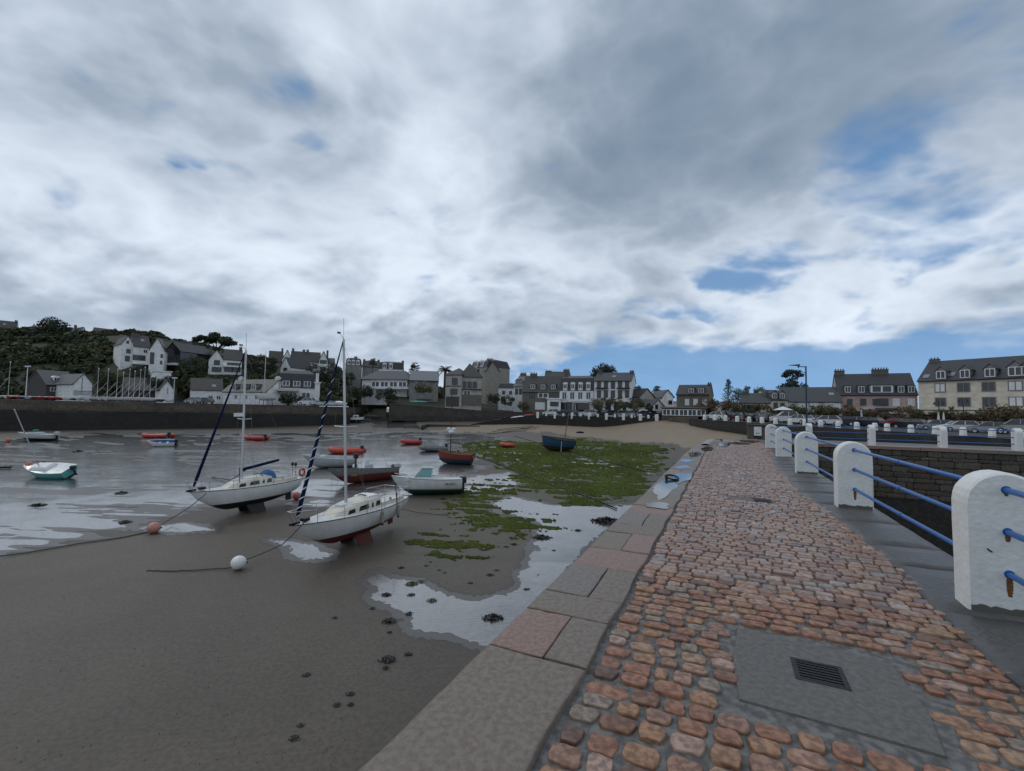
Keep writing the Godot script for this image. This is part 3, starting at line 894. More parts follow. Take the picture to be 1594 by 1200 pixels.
func build_railing():
	var pm := post_mesh()
	var spots := []
	for s in [0.3, 5.33, 10.0, 15.2, 20.8, 26.0]: spots.append([pier(s, 2.09 if s == 5.33 else 2.03), -HEAD, s])
	var across := []
	for n in [4.5, 7.5, 10.6, 13.55, 16.6, 19.7]: across.append([pier(32.45, n), -HEAD - PI / 2, n])
	var words := ["", "large white round-topped post closest to the viewer on the pier, rust below its blue rails", "white round-topped post with a rust streak under its lowest rail, second along the pier", "white round-topped post by the dark flags, third along the pier", "white round-topped post half hidden behind the third one on the pier", "white round-topped post at the far end of the pier, where the railing turns"]
	var words2 := ["first small white post of the railing beyond the basin, beside the pier's end", "second white post of the railing on the basin's far wall", "third white post of the railing on the basin's far wall", "fourth white post of the railing on the basin's far wall, by the photo's edge", "", ""]
	var all := spots + across
	for k in all.size():
		var w: String = (words + words2)[k]
		var a = all[k]
		if w != "":
			var t := thing("railing_post", w, "post", a[0] + Vector3(0, 0.02, 0), a[1], "white posts of the pier railing")
			part("pillar", pm, M.post, t)
			var mb: MB
			for y in [0.32, 0.66, 1.0]:
				mb = MB.new()
				mb.cyl(Vector3(0, y, -0.142), Vector3(0, y, 0.142), 0.034, 0.034, 10)
				part("rail_socket", mb, M.rail, t)
			if k in [1, 2]:
				for q in [[0.32, 0.16, 0.022], [0.66, 0.06, 0.018], [1.0, 0.03, 0.012]]:
					if k == 2 and q[0] > 0.5: continue
					mb = MB.new()
					var pts := []
					var n := 7
					for i in n: pts.append([q[2] * (0.4 + 0.6 * sin(PI * (i + 0.8) / (n + 1.0))) * (1.0 - 0.5 * i / n), q[0] - 0.02 - q[1] * i / (n - 1.0)])
					for i in n - 1:
						mb.quad(Vector3(-pts[i][0] - 0.004, pts[i][1], 0.1365), Vector3(-pts[i + 1][0] - 0.004, pts[i + 1][1], 0.1365), Vector3(pts[i + 1][0] + 0.006, pts[i + 1][1], 0.1365), Vector3(pts[i][0], pts[i][1], 0.1365))
					part("rust_stain", mb, M.rust, t)
			if k in [1, 2, 3]:
				# weather stain creeping up from the flags
				mb = MB.new()
				for e in 16:
					var x0 := -0.244 + 0.488 * e / 16.0; var x1 := -0.244 + 0.488 * (e + 1) / 16.0
					var h0 := 0.035 + 0.05 * absf(n_fine.get_noise_2d(x0 * 9.0 + k * 5.0, 2.0)); var h1 := 0.035 + 0.05 * absf(n_fine.get_noise_2d(x1 * 9.0 + k * 5.0, 2.0))
					mb.quad(Vector3(x0, -0.04, 0.1375), Vector3(x1, -0.04, 0.1375), Vector3(x1, h1, 0.1375), Vector3(x0, h0, 0.1375))
				part("weather_stain", mb, M.stain, t)
			if k == 1:
				mb = MB.new(); mb.tube([Vector3(-0.13, 0.51, 0.137), Vector3(-0.12, 0.5, 0.137), Vector3(-0.1, 0.485, 0.137)], 0.006, 5)
				part("chip", mb, M.black, t)
		if k == all.size() - 1: break
		var b = all[k + 1]
		var bay := thing("railing_bay", "blue rails of the %s %s" % ["pier railing" if k < 5 else "basin railing", ["from the post closest to the viewer out of frame", "between the first and second pier posts", "between the second and third pier posts", "between the third and fourth pier posts", "between the last two pier posts", "that turns the corner at the pier's end", "between its first and second posts", "between its second and third posts", "between its third and fourth posts", "leaving the photo behind the fourth post", "beyond"][k]], "rails", a[0] + Vector3(0, 0.02, 0), 0.0, "blue rails between white posts")
		var d: Vector3 = b[0] - a[0]
		for y in [0.32, 0.66, 1.0]:
			var mb := MB.new()
			var e := d.normalized() * 0.14
			mb.cyl(e + Vector3(0, y, 0), d - e + Vector3(0, y, 0), 0.024, 0.024, 10)
			mb.cyl(d * 0.5 - e * 0.25 + Vector3(0, y, 0), d * 0.5 + e * 0.25 + Vector3(0, y, 0), 0.029, 0.029, 10)
			part("rail", mb, M.rail, bay)
# ------------------------------------------------------------------ quay walls and the land behind them
var shore := []                 # [tangent of the bearing, distance of the shore, level, height of the hill, where the hill starts]
func wall_run(called: String, label: String, pts: Array, top: Color, low: Color, tide: float, thick := 1.2) -> MeshInstance3D:
	# pts: x, z, top level, foot level, from left to right as one faces the wall
	var mb := MB.new(); mb.tinted = true
	for k in pts.size() - 1:
		var a = pts[k]; var b = pts[k + 1]
		var len_ := Vector2(b[0] - a[0], b[1] - a[1]).length()
		var back := Vector3(b[0] - a[0], 0, b[1] - a[1]).normalized().cross(Vector3.UP) * -thick
		var n := maxi(1, int(len_ / 0.9))
		for i in n:
			var f0 := float(i) / n; var f1 := float(i + 1) / n
			var p0 := Vector3(lerpf(a[0], b[0], f0), 0, lerpf(a[1], b[1], f0)); var p1 := Vector3(lerpf(a[0], b[0], f1), 0, lerpf(a[1], b[1], f1))
			var t0 := lerpf(a[2], b[2], f0); var t1 := lerpf(a[2], b[2], f1); var g0 := lerpf(a[3], b[3], f0); var g1 := lerpf(a[3], b[3], f1)
			var rows := maxi(2, int((t0 - g0) / 0.45))
			for j in rows:
				var y0 := float(j) / rows; var y1 := float(j + 1) / rows
				var ym := lerpf(g0, t0, (y0 + y1) / 2)
				var edge := tide + 0.5 * n_mid.get_noise_2d(p0.x * 0.3 + p0.z * 0.3, 3.0) + 0.25 * n_fine.get_noise_2d(p0.x, ym)
				mb.col = low.lerp(top, smoothstep(edge - 0.35, edge + 0.35, ym)) * (1.0 + 0.45 * n_fine.get_noise_2d(p0.x * 3.0 + p0.z * 2.0, ym * 3.0) + 0.3 * n_mid.get_noise_2d(p0.x + p0.z, ym))
				var out := back * -0.02 * n_fine.get_noise_2d(p0.x * 2.0 + 9.0, ym * 2.0)
				mb.quad(p0 + out + Vector3(0, lerpf(g0, t0, y0), 0), p1 + out + Vector3(0, lerpf(g1, t1, y0), 0), p1 + out + Vector3(0, lerpf(g1, t1, y1), 0), p0 + out + Vector3(0, lerpf(g0, t0, y1), 0))
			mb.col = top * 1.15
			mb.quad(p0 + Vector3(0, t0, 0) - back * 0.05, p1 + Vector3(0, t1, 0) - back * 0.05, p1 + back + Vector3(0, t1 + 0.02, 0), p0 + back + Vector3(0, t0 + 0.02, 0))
			mb.quad(p1 + back + Vector3(0, g1, 0), p0 + back + Vector3(0, g0, 0), p0 + back + Vector3(0, t0, 0), p1 + back + Vector3(0, t1, 0))
	var o := part(called, mb, M.wall_dark)
	tag(o, label, "wall", "", "")
	return o
func build_harbour_walls():
	wall_run("quay_wall", "long dark harbour wall under the boat park, darker below the tide mark", [[-147.7, -55, 1.95, -4.8], [-94, -85, 1.95, -4.6], [-40.3, -115, 1.75, -3.6], [-45, -141, 1.75, -1.6]], Color(0.12, 0.1, 0.08), Color(0.026, 0.023, 0.02), -0.1)
	wall_run("garden_wall", "rough brown stone retaining wall below the villa and the palm", [[-33.5, -139, 2.6, -1.5], [-31.5, -119, 2.9, -1.5], [-22, -117, 2.3, -1.5], [-4.6, -112, 1.3, -2.4], [5, -111.5, 1.3, -2.4]], Color(0.075, 0.065, 0.055), Color(0.05, 0.044, 0.038), -0.2)
	wall_run("ramp_wall", "dark wedge-shaped wall of the slipway below the stranded kayaks", [[-9.3, -106.5, -1.75, -3.4], [-4, -106, -0.6, -3.4], [6.2, -105.2, 0.75, -3.4]], Color(0.03, 0.027, 0.024), Color(0.022, 0.021, 0.02), -1.0, 0.6)
	wall_run("promenade_wall", "dark sea wall below the white posts in front of the hotels", [[6.2, -105.2, 0.62, -3.2], [20, -98, 0.62, -2.8], [30.6, -92, 0.62, -2.6]], Color(0.034, 0.031, 0.028), Color(0.02, 0.019, 0.017), 0.2)
	wall_run("corner_wall", "pale stone block wall standing out from the dark sea wall", [[30.4, -89.5, 1.1, -2.6], [33.2, -82.5, 1.15, -2.6]], Color(0.115, 0.1, 0.085), Color(0.06, 0.055, 0.05), -1.3, 2.0)
	wall_run("car_park_wall", "dark stone wall of the car park under the low white bollards", [[31.6, -82.4, 0.66, -2.8], [32.6, -75, 0.62, -2.8], [46.4, -45, -0.2, -2.8], [56, -24, -0.5, -2.8]], Color(0.04, 0.036, 0.032), Color(0.022, 0.021, 0.019), -0.6)
	# slipway between ramp wall and garden wall
	var mb := MB.new()
	mb.quad(Vector3(-9.3, -1.78, -106.6), Vector3(-4, -0.63, -106.1), Vector3(-4, -0.6, -112.1), Vector3(-9.3, -1.75, -113.3))
	mb.quad(Vector3(-4, -0.63, -106.1), Vector3(6.2, 0.72, -105.3), Vector3(6.2, 0.75, -111.6), Vector3(-4, -0.6, -112.1))
	struct("slipway", mb, M.asphalt, "grey slipway rising to the promenade", "slipway")
	# low groyne on the beach
	var gy := MB.new()
	var a := on_sand(664, 664); var b := on_sand(657, 669); var c := on_sand(745, 664)
	for e in [[a, b], [a, c]]:
		var d: Vector3 = e[1] - e[0]
		var xf := Transform3D(Basis(Vector3.UP, atan2(-d.z, d.x)), e[0])
		gy.box(Vector3(-0.2, -0.4, -0.2), Vector3(d.length() + 0.2, 0.55, 0.2), xf)
	tag(part("beach_groyne", gy, M.wall_dark_flat), "low dark timber groyne bent round the corner of the slipway beach", "groyne")
	# the far side of the inner basin, stone by stone, with its coping
	var basin := thing("basin_wall", "rough stone far wall of the inner basin below the blue railing", "wall", pier(32.0, 2.3), -HEAD)
	mb = MB.new()
	mb.box(Vector3(0.0, -5.6, -5.0), Vector3(26.0, -0.16, 0.0))
	part("core", mb, M.wall_core, basin)
	var r := RandomNumberGenerator.new(); r.seed = 5
	var variants := []
	for k in 10:
		var sm := MB.new()
		var rows := []
		var ring := []
		for cn in [[0.5, -0.5], [0.5, 0.5], [-0.5, 0.5], [-0.5, -0.5]]:
			var u := r.randf_range(0.04, 0.16); var w := r.randf_range(0.05, 0.2)
			var jx := r.randf_range(-0.02, 0.015); var jy := r.randf_range(-0.04, 0.03)
			var p1 := Vector3(cn[0] + jx, cn[1] - signf(cn[1]) * w + jy, 0); var p2 := Vector3(cn[0] - signf(cn[0]) * u + jx, cn[1] + jy, 0)
			if cn[0] * cn[1] < 0: ring.append_array([p2, p1])
			else: ring.append_array([p1, p2])
		for q in [[1.0, 0.0], [0.985, 0.035], [0.9, 0.055]]:
			var row := []
			for p in ring: row.append(Vector3(p.x * q[0], p.y * q[0], q[1] + r.randf_range(-0.014, 0.014)))
			rows.append(row)
		sm.grid(rows, true)
		var k0 := sm.v.size() - 8
		for j in range(1, 7): sm.t(k0, k0 + j, k0 + j + 1)
		variants.append(sm.mesh())
	var y := -0.18
	var made := 0
	while y > -2.6:
		var h := r.randf_range(0.16, 0.36)
		var x := 0.02
		while x < 19.0:
			var w := r.randf_range(0.3, 1.1)
			if made < 300:
				var o := part("wall_stone", variants[r.randi() % 10], M.wall_stones[r.randi() % 5], basin)
				o.transform = Transform3D(Basis().scaled(Vector3(w - 0.014, h - 0.014, 1)), Vector3(x + w / 2, y - h / 2, 0.0))
				made += 1
			x += w
		y -= h
	var x2 := 0.0
	while x2 < 25.0:
		var w := r.randf_range(1.0, 1.9)
		mb = MB.new(); mb.bevel_box(Vector3(x2 + 0.008, -0.16, -1.0), Vector3(x2 + w - 0.008, 0.02 + r.randf_range(-0.01, 0.01), 0.12), 0.02)
		part("coping_stone", mb, M.slabs[r.randi() % 4], basin)
		x2 += w
	mb = MB.new(); mb.box(Vector3(0.0, -0.2, -5.0), Vector3(26, -0.01, -1.0))
	part("walkway", mb, M.mortar, basin)
	mb = MB.new()
	mb.quad(pier(-2, 2.3, -5.4), pier(-2, 28, -5.4), pier(34, 28, -5.4), pier(34, 2.3, -5.4))
	struct("basin_floor", mb, M.mud, "dark mud floor of the inner basin beside the pier", "mud")
func hill(x: float, z: float) -> float:
	var d := maxf(-z, 1.0); var a := x / d
	for k in shore.size() - 1:
		var p = shore[k]; var q = shore[k + 1]
		if a <= q[0] or k == shore.size() - 2:
			var f := clampf((a - p[0]) / maxf(q[0] - p[0], 1e-5), 0.0, 1.0)
			return land(d, lerpf(p[1], q[1], f), lerpf(p[2], q[2], f), lerpf(p[3], q[3], f), lerpf(p[4], q[4], f))
	return 0.0
func land(d: float, d0: float, level: float, rise: float, start: float) -> float:
	return level + rise * (1.0 - exp(-maxf(d - start, 0.0) / 48.0)) if d > d0 else level
func build_hills():
	var left := func(a): return (147.7 + 98.45) / (1.79 - a)     # distance of the left quay wall at a bearing
	for a in [-2.4, -1.8, -1.4, -1.1, -0.95, -0.8, -0.65, -0.5, -0.42, -0.351]:
		shore.append([a, left.call(a) + 1.0, 1.93, lerpf(38.0, 20.0, smoothstep(-0.85, -0.36, a)), maxf(left.call(a) + 14.0, lerpf(121.0, 131.0, smoothstep(-0.8, -0.6, a)))])
	shore += [[-0.35, 152.0, -0.9, 22.0, 153.0], [-0.27, 150.0, -0.7, 17.0, 151.0], [-0.269, 121.0, 2.7, 13.5, 128.0], [-0.19, 119.0, 2.25, 12.0, 126.0], [-0.045, 113.0, 1.3, 7.5, 122.0], [0.043, 112.4, 1.2, 4.0, 125.0], [0.044, 107.5, 0.64, 3.5, 125.0], [0.2, 99.5, 0.64, 2.5, 125.0], [0.33, 93.5, 0.64, 1.5, 120.0], [0.34, 91.0, 0.8, 1.2, 120.0], [0.4, 84.0, 0.7, 1.0, 110.0]]
	for q in [[31.8, 83.0, 0.66], [32.6, 76, 0.64], [39.5, 61, 0.3], [46.4, 46, -0.18], [56, 25, -0.48]]: shore.append([q[0] / q[1], q[1] + 0.4, q[2], 1.5, 105.0])
	var rows := []; var mb := MB.new(); mb.tinted = true
	var cuts := []
	for k in shore.size() - 1:
		var n := maxi(1, int(ceil((shore[k + 1][0] - shore[k][0]) / 0.02)))
		for i in n: cuts.append([k, float(i) / n])
	cuts.append([shore.size() - 2, 1.0])
	for c in cuts:
		var p = shore[c[0]]; var q = shore[c[0] + 1]; var f: float = c[1]
		var a := lerpf(p[0], q[0], f); var d0 := lerpf(p[1], q[1], f)
		var row := []
		for j in 46:
			var d := d0 + (j * 0.9 if j < 12 else 10.8 + pow(j - 12, 1.62) * 1.75)
			var x := a * d
			var y := land(d, d0, lerpf(p[2], q[2], f), lerpf(p[3], q[3], f), lerpf(p[4], q[4], f))
			row.append([Vector3(x, y, -d), d - lerpf(p[4], q[4], f), a])
		rows.append(row)
	for i in rows.size():
		for j in 46:
			var e = rows[i][j]
			var g := Color(0.035, 0.048, 0.018).lerp(Color(0.06, 0.062, 0.03), 0.5 + 0.5 * n_mid.get_noise_2d(e[0].x * 0.3, e[0].z * 0.3))
			var road := Color(0.085, 0.083, 0.082) * (1.0 + 0.2 * n_mid.get_noise_2d(e[0].x, e[0].z))
			mb.col = road.lerp(g, smoothstep(-2.0, 3.0, e[1])) if e[2] < 0.04 else road
			mb.p(e[0])
	for i in rows.size() - 1:
		for j in 45:
			var k := i * 46 + j
			mb.t(k, k + 46, k + 47); mb.t(k, k + 47, k + 1)
	struct("hillside", mb, M.grass, "quays and the green hill that carries the town above the harbour", "hill")

var plots := []                 # where houses stand
func build_scrub():
	# scrub that covers the slope as one mass
	var clump := leaf_ball(120, 0.32, 31, Vector3(1, 0.8, 1))
	var mm := MultiMesh.new()
	mm.transform_format = MultiMesh.TRANSFORM_3D
	mm.use_colors = true
	mm.mesh = clump
	var xs := []; var cs := []
	var r := RandomNumberGenerator.new(); r.seed = 19
	for k in 5200:
		var a := r.randf_range(-1.45, -0.04)
		var d := r.randf_range(100.0, 250.0) if r.randf() < 0.75 else r.randf_range(100.0, 150.0)
		var x := a * d
		var q := []
		for s in shore.size() - 1:
			if a >= shore[s][0] and a <= shore[s + 1][0]:
				q = [lerpf(shore[s][1], shore[s + 1][1], (a - shore[s][0]) / (shore[s + 1][0] - shore[s][0])), lerpf(shore[s][4], shore[s + 1][4], (a - shore[s][0]) / (shore[s + 1][0] - shore[s][0]))]
		if q.is_empty() or d < q[1] + 1.0: continue
		var built := false
		for b in plots:
			if Vector2(x - b[0], -d - b[1]).length() < b[2]: built = true
		if built: continue
		if a > -0.3 and (d < 140.0 or r.randf() < 0.5): continue
		if n_mid.get_noise_2d(x * 0.12, d * 0.12) < -0.22: continue
		var s := (r.randf_range(0.6, 1.9) if r.randf() < 0.9 else r.randf_range(2.0, 3.4)) * (1.0 - 0.35 * smoothstep(165.0, 185.0, d))
		xs.append(Transform3D(Basis(Vector3.UP, r.randf() * TAU).scaled(Vector3(s * 1.25, s, s * 1.25)), Vector3(x, hill(x, -d) + s * 0.1, -d)))
		var t := 0.5 + 0.5 * n_mid.get_noise_2d(x * 0.2 + 40.0, d * 0.2)
		cs.append(Color(0.4, 0.52, 0.36).lerp(Color(1.4, 1.05, 0.75), clampf(t * 1.4 - 0.4 + r.randf_range(-0.3, 0.3), 0.0, 1.0)))
	mm.instance_count = xs.size()
	for k in xs.size():
		mm.set_instance_transform(k, xs[k]); mm.set_instance_color(k, cs[k])
	var o := MultiMeshInstance3D.new()
	o.multimesh = mm; o.name = "undergrowth"
	o.material_override = M.leaf_mid
	add_child(o)
	tag(o, "dark scrub and bramble covering the hillside between the houses", "undergrowth", "", "stuff")

# ------------------------------------------------------------------ houses
var win_frame: ArrayMesh
var win_pane: ArrayMesh
var shut: ArrayMesh
func window_meshes():
	var mb := MB.new()
	for q in [[-0.5, -0.5, -0.42, 0.5], [0.42, -0.5, 0.5, 0.5], [-0.42, -0.5, 0.42, -0.42], [-0.42, 0.42, 0.42, 0.5], [-0.04, -0.42, 0.04, 0.42]]:
		mb.box(Vector3(q[0], q[1], -0.02), Vector3(q[2], q[3], 0.07))
	win_frame = mb.mesh()
	mb = MB.new(); mb.quad(Vector3(-0.42, -0.42, 0.02), Vector3(0.42, -0.42, 0.02), Vector3(0.42, 0.42, 0.02), Vector3(-0.42, 0.42, 0.02))
	win_pane = mb.mesh()
	mb = MB.new(); mb.box(Vector3(-0.44, -0.44, 0.0), Vector3(0.44, 0.44, 0.05))
	for k in 5: mb.box(Vector3(-0.44, -0.4 + k * 0.17, 0.05), Vector3(0.44, -0.3 + k * 0.17, 0.062))
	shut = mb.mesh()
func window(parent: Node3D, xf: Transform3D, w: float, h: float, kind := 0):
	# kind 0 white frame, 1 lowered white shutter, 2 dark stone surround, 3 dark frame, 4 surround and shutter
	var f := part("window", win_frame, [M.white_trim, M.white_trim, M.surround, M.dark_frame, M.surround][kind], parent)
	f.transform = xf * Transform3D(Basis().scaled(Vector3(w, h, 1.0)), Vector3.ZERO)
	if kind == 1 or kind == 4: part("shutter", shut, M.white_paint, f)
	else: part("pane", win_pane, M.pane, f)
func house(o: Dictionary) -> Node3D:
	var l: float = o.px[0]; var r: float = o.px[1]
	var dl: float = o.d[0]; var dr: float = o.d[1] if o.d.size() > 1 else o.d[0]
	if l < 760.0 and absf(dr - dl) < 0.5:      # houses of the left slope look towards the harbour
		dr = dl - (l + r - 1594.0) / 2 / FOCAL * 0.75 * (r - l) / FOCAL * dl
	var A := at(l, o.eave, dl); var B := at(r, o.eave, dr)
	var ex := Vector3(B.x - A.x, 0, B.z - A.z).normalized()
	var W := Vector2(B.x - A.x, B.z - A.z).length()
	var ez := ex.cross(Vector3.UP)
	var dep: float = o.get("dep", 8.0)
	var base := at(l, o.base, dl).y
	var H := A.y - base
	var kind: String = o.get("roof", "gable")
	var rmid := at((l + r) / 2, o.ridge, (dl + dr) / 2 + (0.0 if kind == "front" else dep / 2))
	var R := rmid.y - A.y
	var t := thing(o.get("name", "house"), o.label, o.get("cat", "house"), Vector3(A.x, base, A.z), 0.0, o.get("group", ""))
	t.basis = Basis(ex, Vector3.UP, ez)
	for f in maxi(1, int(W / 6.0)):
		var pc := Vector3(A.x, 0, A.z) + ex * (W * (f + 0.5) / maxi(1, int(W / 6.0))) - ez * (dep * 0.35)
		plots.append([pc.x, pc.z, 6.5 if dl < 160.0 else 10.0])
	var wm: Material = o.get("wall", M.render_white); var rm: Material = o.get("roofm", M.slate)
	var sink := 5.0
	var mb := MB.new()
	mb.box(Vector3(0, -sink, -dep), Vector3(W, H, 0))
	if kind == "gable":
		mb.tri(Vector3(W, H, 0), Vector3(W, H, -dep), Vector3(W, H + R, -dep / 2)); mb.tri(Vector3(0, H, -dep), Vector3(0, H, 0), Vector3(0, H + R, -dep / 2))
	elif kind == "front":
		mb.tri(Vector3(0, H, 0), Vector3(W, H, 0), Vector3(W / 2, H + R, 0)); mb.tri(Vector3(W, H, -dep), Vector3(0, H, -dep), Vector3(W / 2, H + R, -dep))
	part("wall", mb, wm, t)
	mb = MB.new()
	var ov: float = o.get("over", 0.3)
	var dn := ov * R / (dep / 2)
	if kind == "gable":
		for s in [0, 1]:
			var ze := ov if s == 0 else -dep - ov
			var q := [Vector3(-0.12, H - dn, ze), Vector3(W + 0.12, H - dn, ze), Vector3(W + 0.12, H + R, -dep / 2), Vector3(-0.12, H + R, -dep / 2)]
			slab(mb, q, 0.16)
	elif kind == "front":
		dn = ov * R / (W / 2)
		for s in [-1.0, 1.0]:
			var xe: float = W / 2 + s * (W / 2 + ov)
			slab(mb, [Vector3(xe, H - dn, 0.2), Vector3(W / 2, H + R, 0.2), Vector3(W / 2, H + R, -dep - 0.2), Vector3(xe, H - dn, -dep - 0.2)], 0.16)
	elif kind == "hip":
		var i: float = minf(o.get("inset", dep / 2), W * 0.48)
		var e := [Vector3(-ov, H, ov), Vector3(W + ov, H, ov), Vector3(W + ov, H, -dep - ov), Vector3(-ov, H, -dep - ov)]
		var a := Vector3(i, H + R, -dep / 2); var b := Vector3(W - i, H + R, -dep / 2)
		mb.quad(e[0], e[1], b, a); mb.tri(e[1], e[2], b); mb.quad(e[2], e[3], a, b); mb.tri(e[3], e[0], a); mb.quad(e[3], e[2], e[1], e[0])
		for k in 4:
			var n := (k + 1) % 4
			mb.quad(e[k] + Vector3(0, -0.15, 0), e[n] + Vector3(0, -0.15, 0), e[n], e[k])
	elif kind == "mansard":
		var i := 0.8; var m := R * 0.78
		var e := [Vector3(-0.1, H, 0.15), Vector3(W + 0.1, H, 0.15), Vector3(W + 0.1, H, -dep - 0.15), Vector3(-0.1, H, -dep - 0.15)]
		var f := [Vector3(i * 0.3, H + m, -i), Vector3(W - i * 0.3, H + m, -i), Vector3(W - i * 0.3, H + m, -dep + i), Vector3(i * 0.3, H + m, -dep + i)]
		var g := [Vector3(i * 2, H + R, -dep / 2), Vector3(W - i * 2, H + R, -dep / 2)]
		for k in 4: mb.quad(e[k], e[(k + 1) % 4], f[(k + 1) % 4], f[k])
		mb.quad(f[0], f[1], g[1], g[0]); mb.tri(f[1], f[2], g[1]); mb.quad(f[2], f[3], g[0], g[1]); mb.tri(f[3], f[0], g[0])
	elif kind == "flat":
		mb.box(Vector3(-0.25, H + 0.003, -dep - 0.25), Vector3(W + 0.25, H + 0.25, 0.25))
	elif kind == "shed":                      # one slope rising to the back
		slab(mb, [Vector3(-0.3, H - 0.1, 0.5), Vector3(W + 0.3, H - 0.1, 0.5), Vector3(W + 0.3, H + R * 1.0, -dep / 2), Vector3(-0.3, H + R, -dep / 2)], 0.2)
		slab(mb, [Vector3(-0.3, H - 0.1, -dep - 0.5), Vector3(W + 0.3, H - 0.1, -dep - 0.5), Vector3(W + 0.3, H + R, -dep / 2), Vector3(-0.3, H + R, -dep / 2)], 0.2)
	var roof := part("roof", mb, rm, t)
	for q in o.get("chim", []):               # along, width, height over ridge, [depth fraction]
		mb = MB.new()
		var z: float = -dep * (q[3] if q.size() > 3 else 0.5)
		var cx := clampf(W * q[0], q[1] / 2, W - q[1] / 2)
		mb.box(Vector3(cx - q[1] / 2, H * 0.9, z - 0.35), Vector3(cx + q[1] / 2, H + R + q[2], z + 0.35))
		mb.box(Vector3(cx - q[1] / 2 - 0.07, H + R + q[2] * 0.86, z - 0.42), Vector3(cx + q[1] / 2 + 0.07, H + R + q[2] * 0.86 + 0.12, z + 0.42))
		var n := maxi(2, int(q[1] / 0.4))
		for k in n: mb.cyl(Vector3(cx - q[1] / 2 + (k + 0.5) * q[1] / n, H + R + q[2], z), Vector3(cx - q[1] / 2 + (k + 0.5) * q[1] / n, H + R + q[2] + 0.38, z), 0.13, 0.11, 6)
		part("chimney", mb, o.get("chimm", M.chimney), roof)
	for q in o.get("win", []):                # height fraction, count, width, height, from, to, kind
		for k in q[1]:
			var f := lerpf(q[4], q[5], (k + 0.5) / q[1])
			window(t, Transform3D(Basis(), Vector3(W * f, H * q[0], 0.01)), q[2], q[3], q[6] if q.size() > 6 else 0)
	for q in o.get("side", []):               # right-hand end wall: height fraction, depth fraction, w, h, kind
		window(t, Transform3D(Basis(Vector3.UP, PI / 2), Vector3(W + 0.01, H * q[0], -dep * q[1])), q[2], q[3], q[4])
	for q in o.get("dorm", []):               # count, width, height, from, to, style, height on the roof
		for k in q[0]:
			var f := lerpf(q[3], q[4], (k + 0.5) / q[0])
			dormer(t, W * f, H, R, dep, q[1], q[2], q[5], q[6] if q.size() > 6 else 0.15, kind, rm)
	for q in o.get("light", []):              # skylights: along, up the slope
		mb = MB.new(); mb.box(Vector3(-0.45, -0.6, 0), Vector3(0.45, 0.6, 0.08))
		var sl := part("skylight", mb, M.sky_glass, roof)
		var ang := atan2(R, dep / 2)
		sl.transform = Transform3D(Basis(Vector3.RIGHT, -(PI / 2 - ang)), Vector3(W * q[0], H + R * q[1] + 0.1, -dep / 2 * q[1] + 0.12))
	for q in o.get("extra", []):              # name, material, x0 x1 (of the width), y0 y1 (of the height), z0 z1 in metres
		mb = MB.new(); mb.box(Vector3(W * q[2], H * q[4], q[6]), Vector3(W * q[3], H * q[5], q[7]))
		part(q[0], mb, q[1], t)
	return t
func slab(mb: MB, q: Array, thick: float):
	var n: Vector3 = (q[1] - q[0]).cross(q[3] - q[0]).normalized()
	if n.y < 0: n = -n
	var u := []
	for p in q: u.append(p + n * thick)
	mb.quad(u[0], u[1], u[2], u[3]); mb.quad(q[3], q[2], q[1], q[0])
	for k in 4: mb.quad(q[k], q[(k + 1) % 4], u[(k + 1) % 4], u[k])
func dormer(t: Node3D, x: float, H: float, R: float, dep: float, w: float, h: float, style: int, up: float, kind: String, rm: Material):
	# style 0 gabled, 1 arched white, 2 flat-topped
	var z0 := -R * up / R * dep / 2.0 + 0.1
	if kind == "mansard": z0 = 0.12
	var y0 := H + R * up
	var y1 := y0 + h
	var back := -dep * 0.45
	var d := Node3D.new(); d.name = numbered("dormer", t); t.add_child(d)
	var mb := MB.new()
	mb.box(Vector3(x - w / 2, y0 - 0.3, back), Vector3(x + w / 2, y1, z0))
	if style == 0: mb.tri(Vector3(x - w / 2, y1, z0), Vector3(x + w / 2, y1, z0), Vector3(x, y1 + w * 0.5, z0))
	part("cheek", mb, M.dormer_wall if style != 1 else M.white_trim, d)
	mb = MB.new()
	if style == 0:
		for s in [-1.0, 1.0]: slab(mb, [Vector3(x + s * (w / 2 + 0.15), y1 - 0.15, z0 + 0.12), Vector3(x, y1 + w * 0.52, z0 + 0.12), Vector3(x, y1 + w * 0.52, back), Vector3(x + s * (w / 2 + 0.15), y1 - 0.15, back)], 0.08)
	elif style == 1:
		var rows := [[], []]
		for k in 9:
			var f := PI * k / 8
			for e in 2: rows[e].append(Vector3(x + cos(f) * (w / 2 + 0.08), y1 - 0.02 + sin(f) * w * 0.42, z0 + 0.08 if e == 0 else back))
		mb.grid(rows); mb.poly(rows[0])
	else: mb.box(Vector3(x - w / 2 - 0.12, y1 + 0.004, back), Vector3(x + w / 2 + 0.12, y1 + 0.12, z0 + 0.12))
	part("dormer_roof", mb, rm if style != 1 else M.white_trim, d)
	var f := part("window", win_frame, M.white_trim, d)
	f.transform = Transform3D(Basis().scaled(Vector3(w * 0.9, h * 0.92, 1)), Vector3(x, (y0 + y1) / 2, z0 + 0.01))
	var p := part("pane", win_pane, M.pane, d)
	p.transform = f.transform
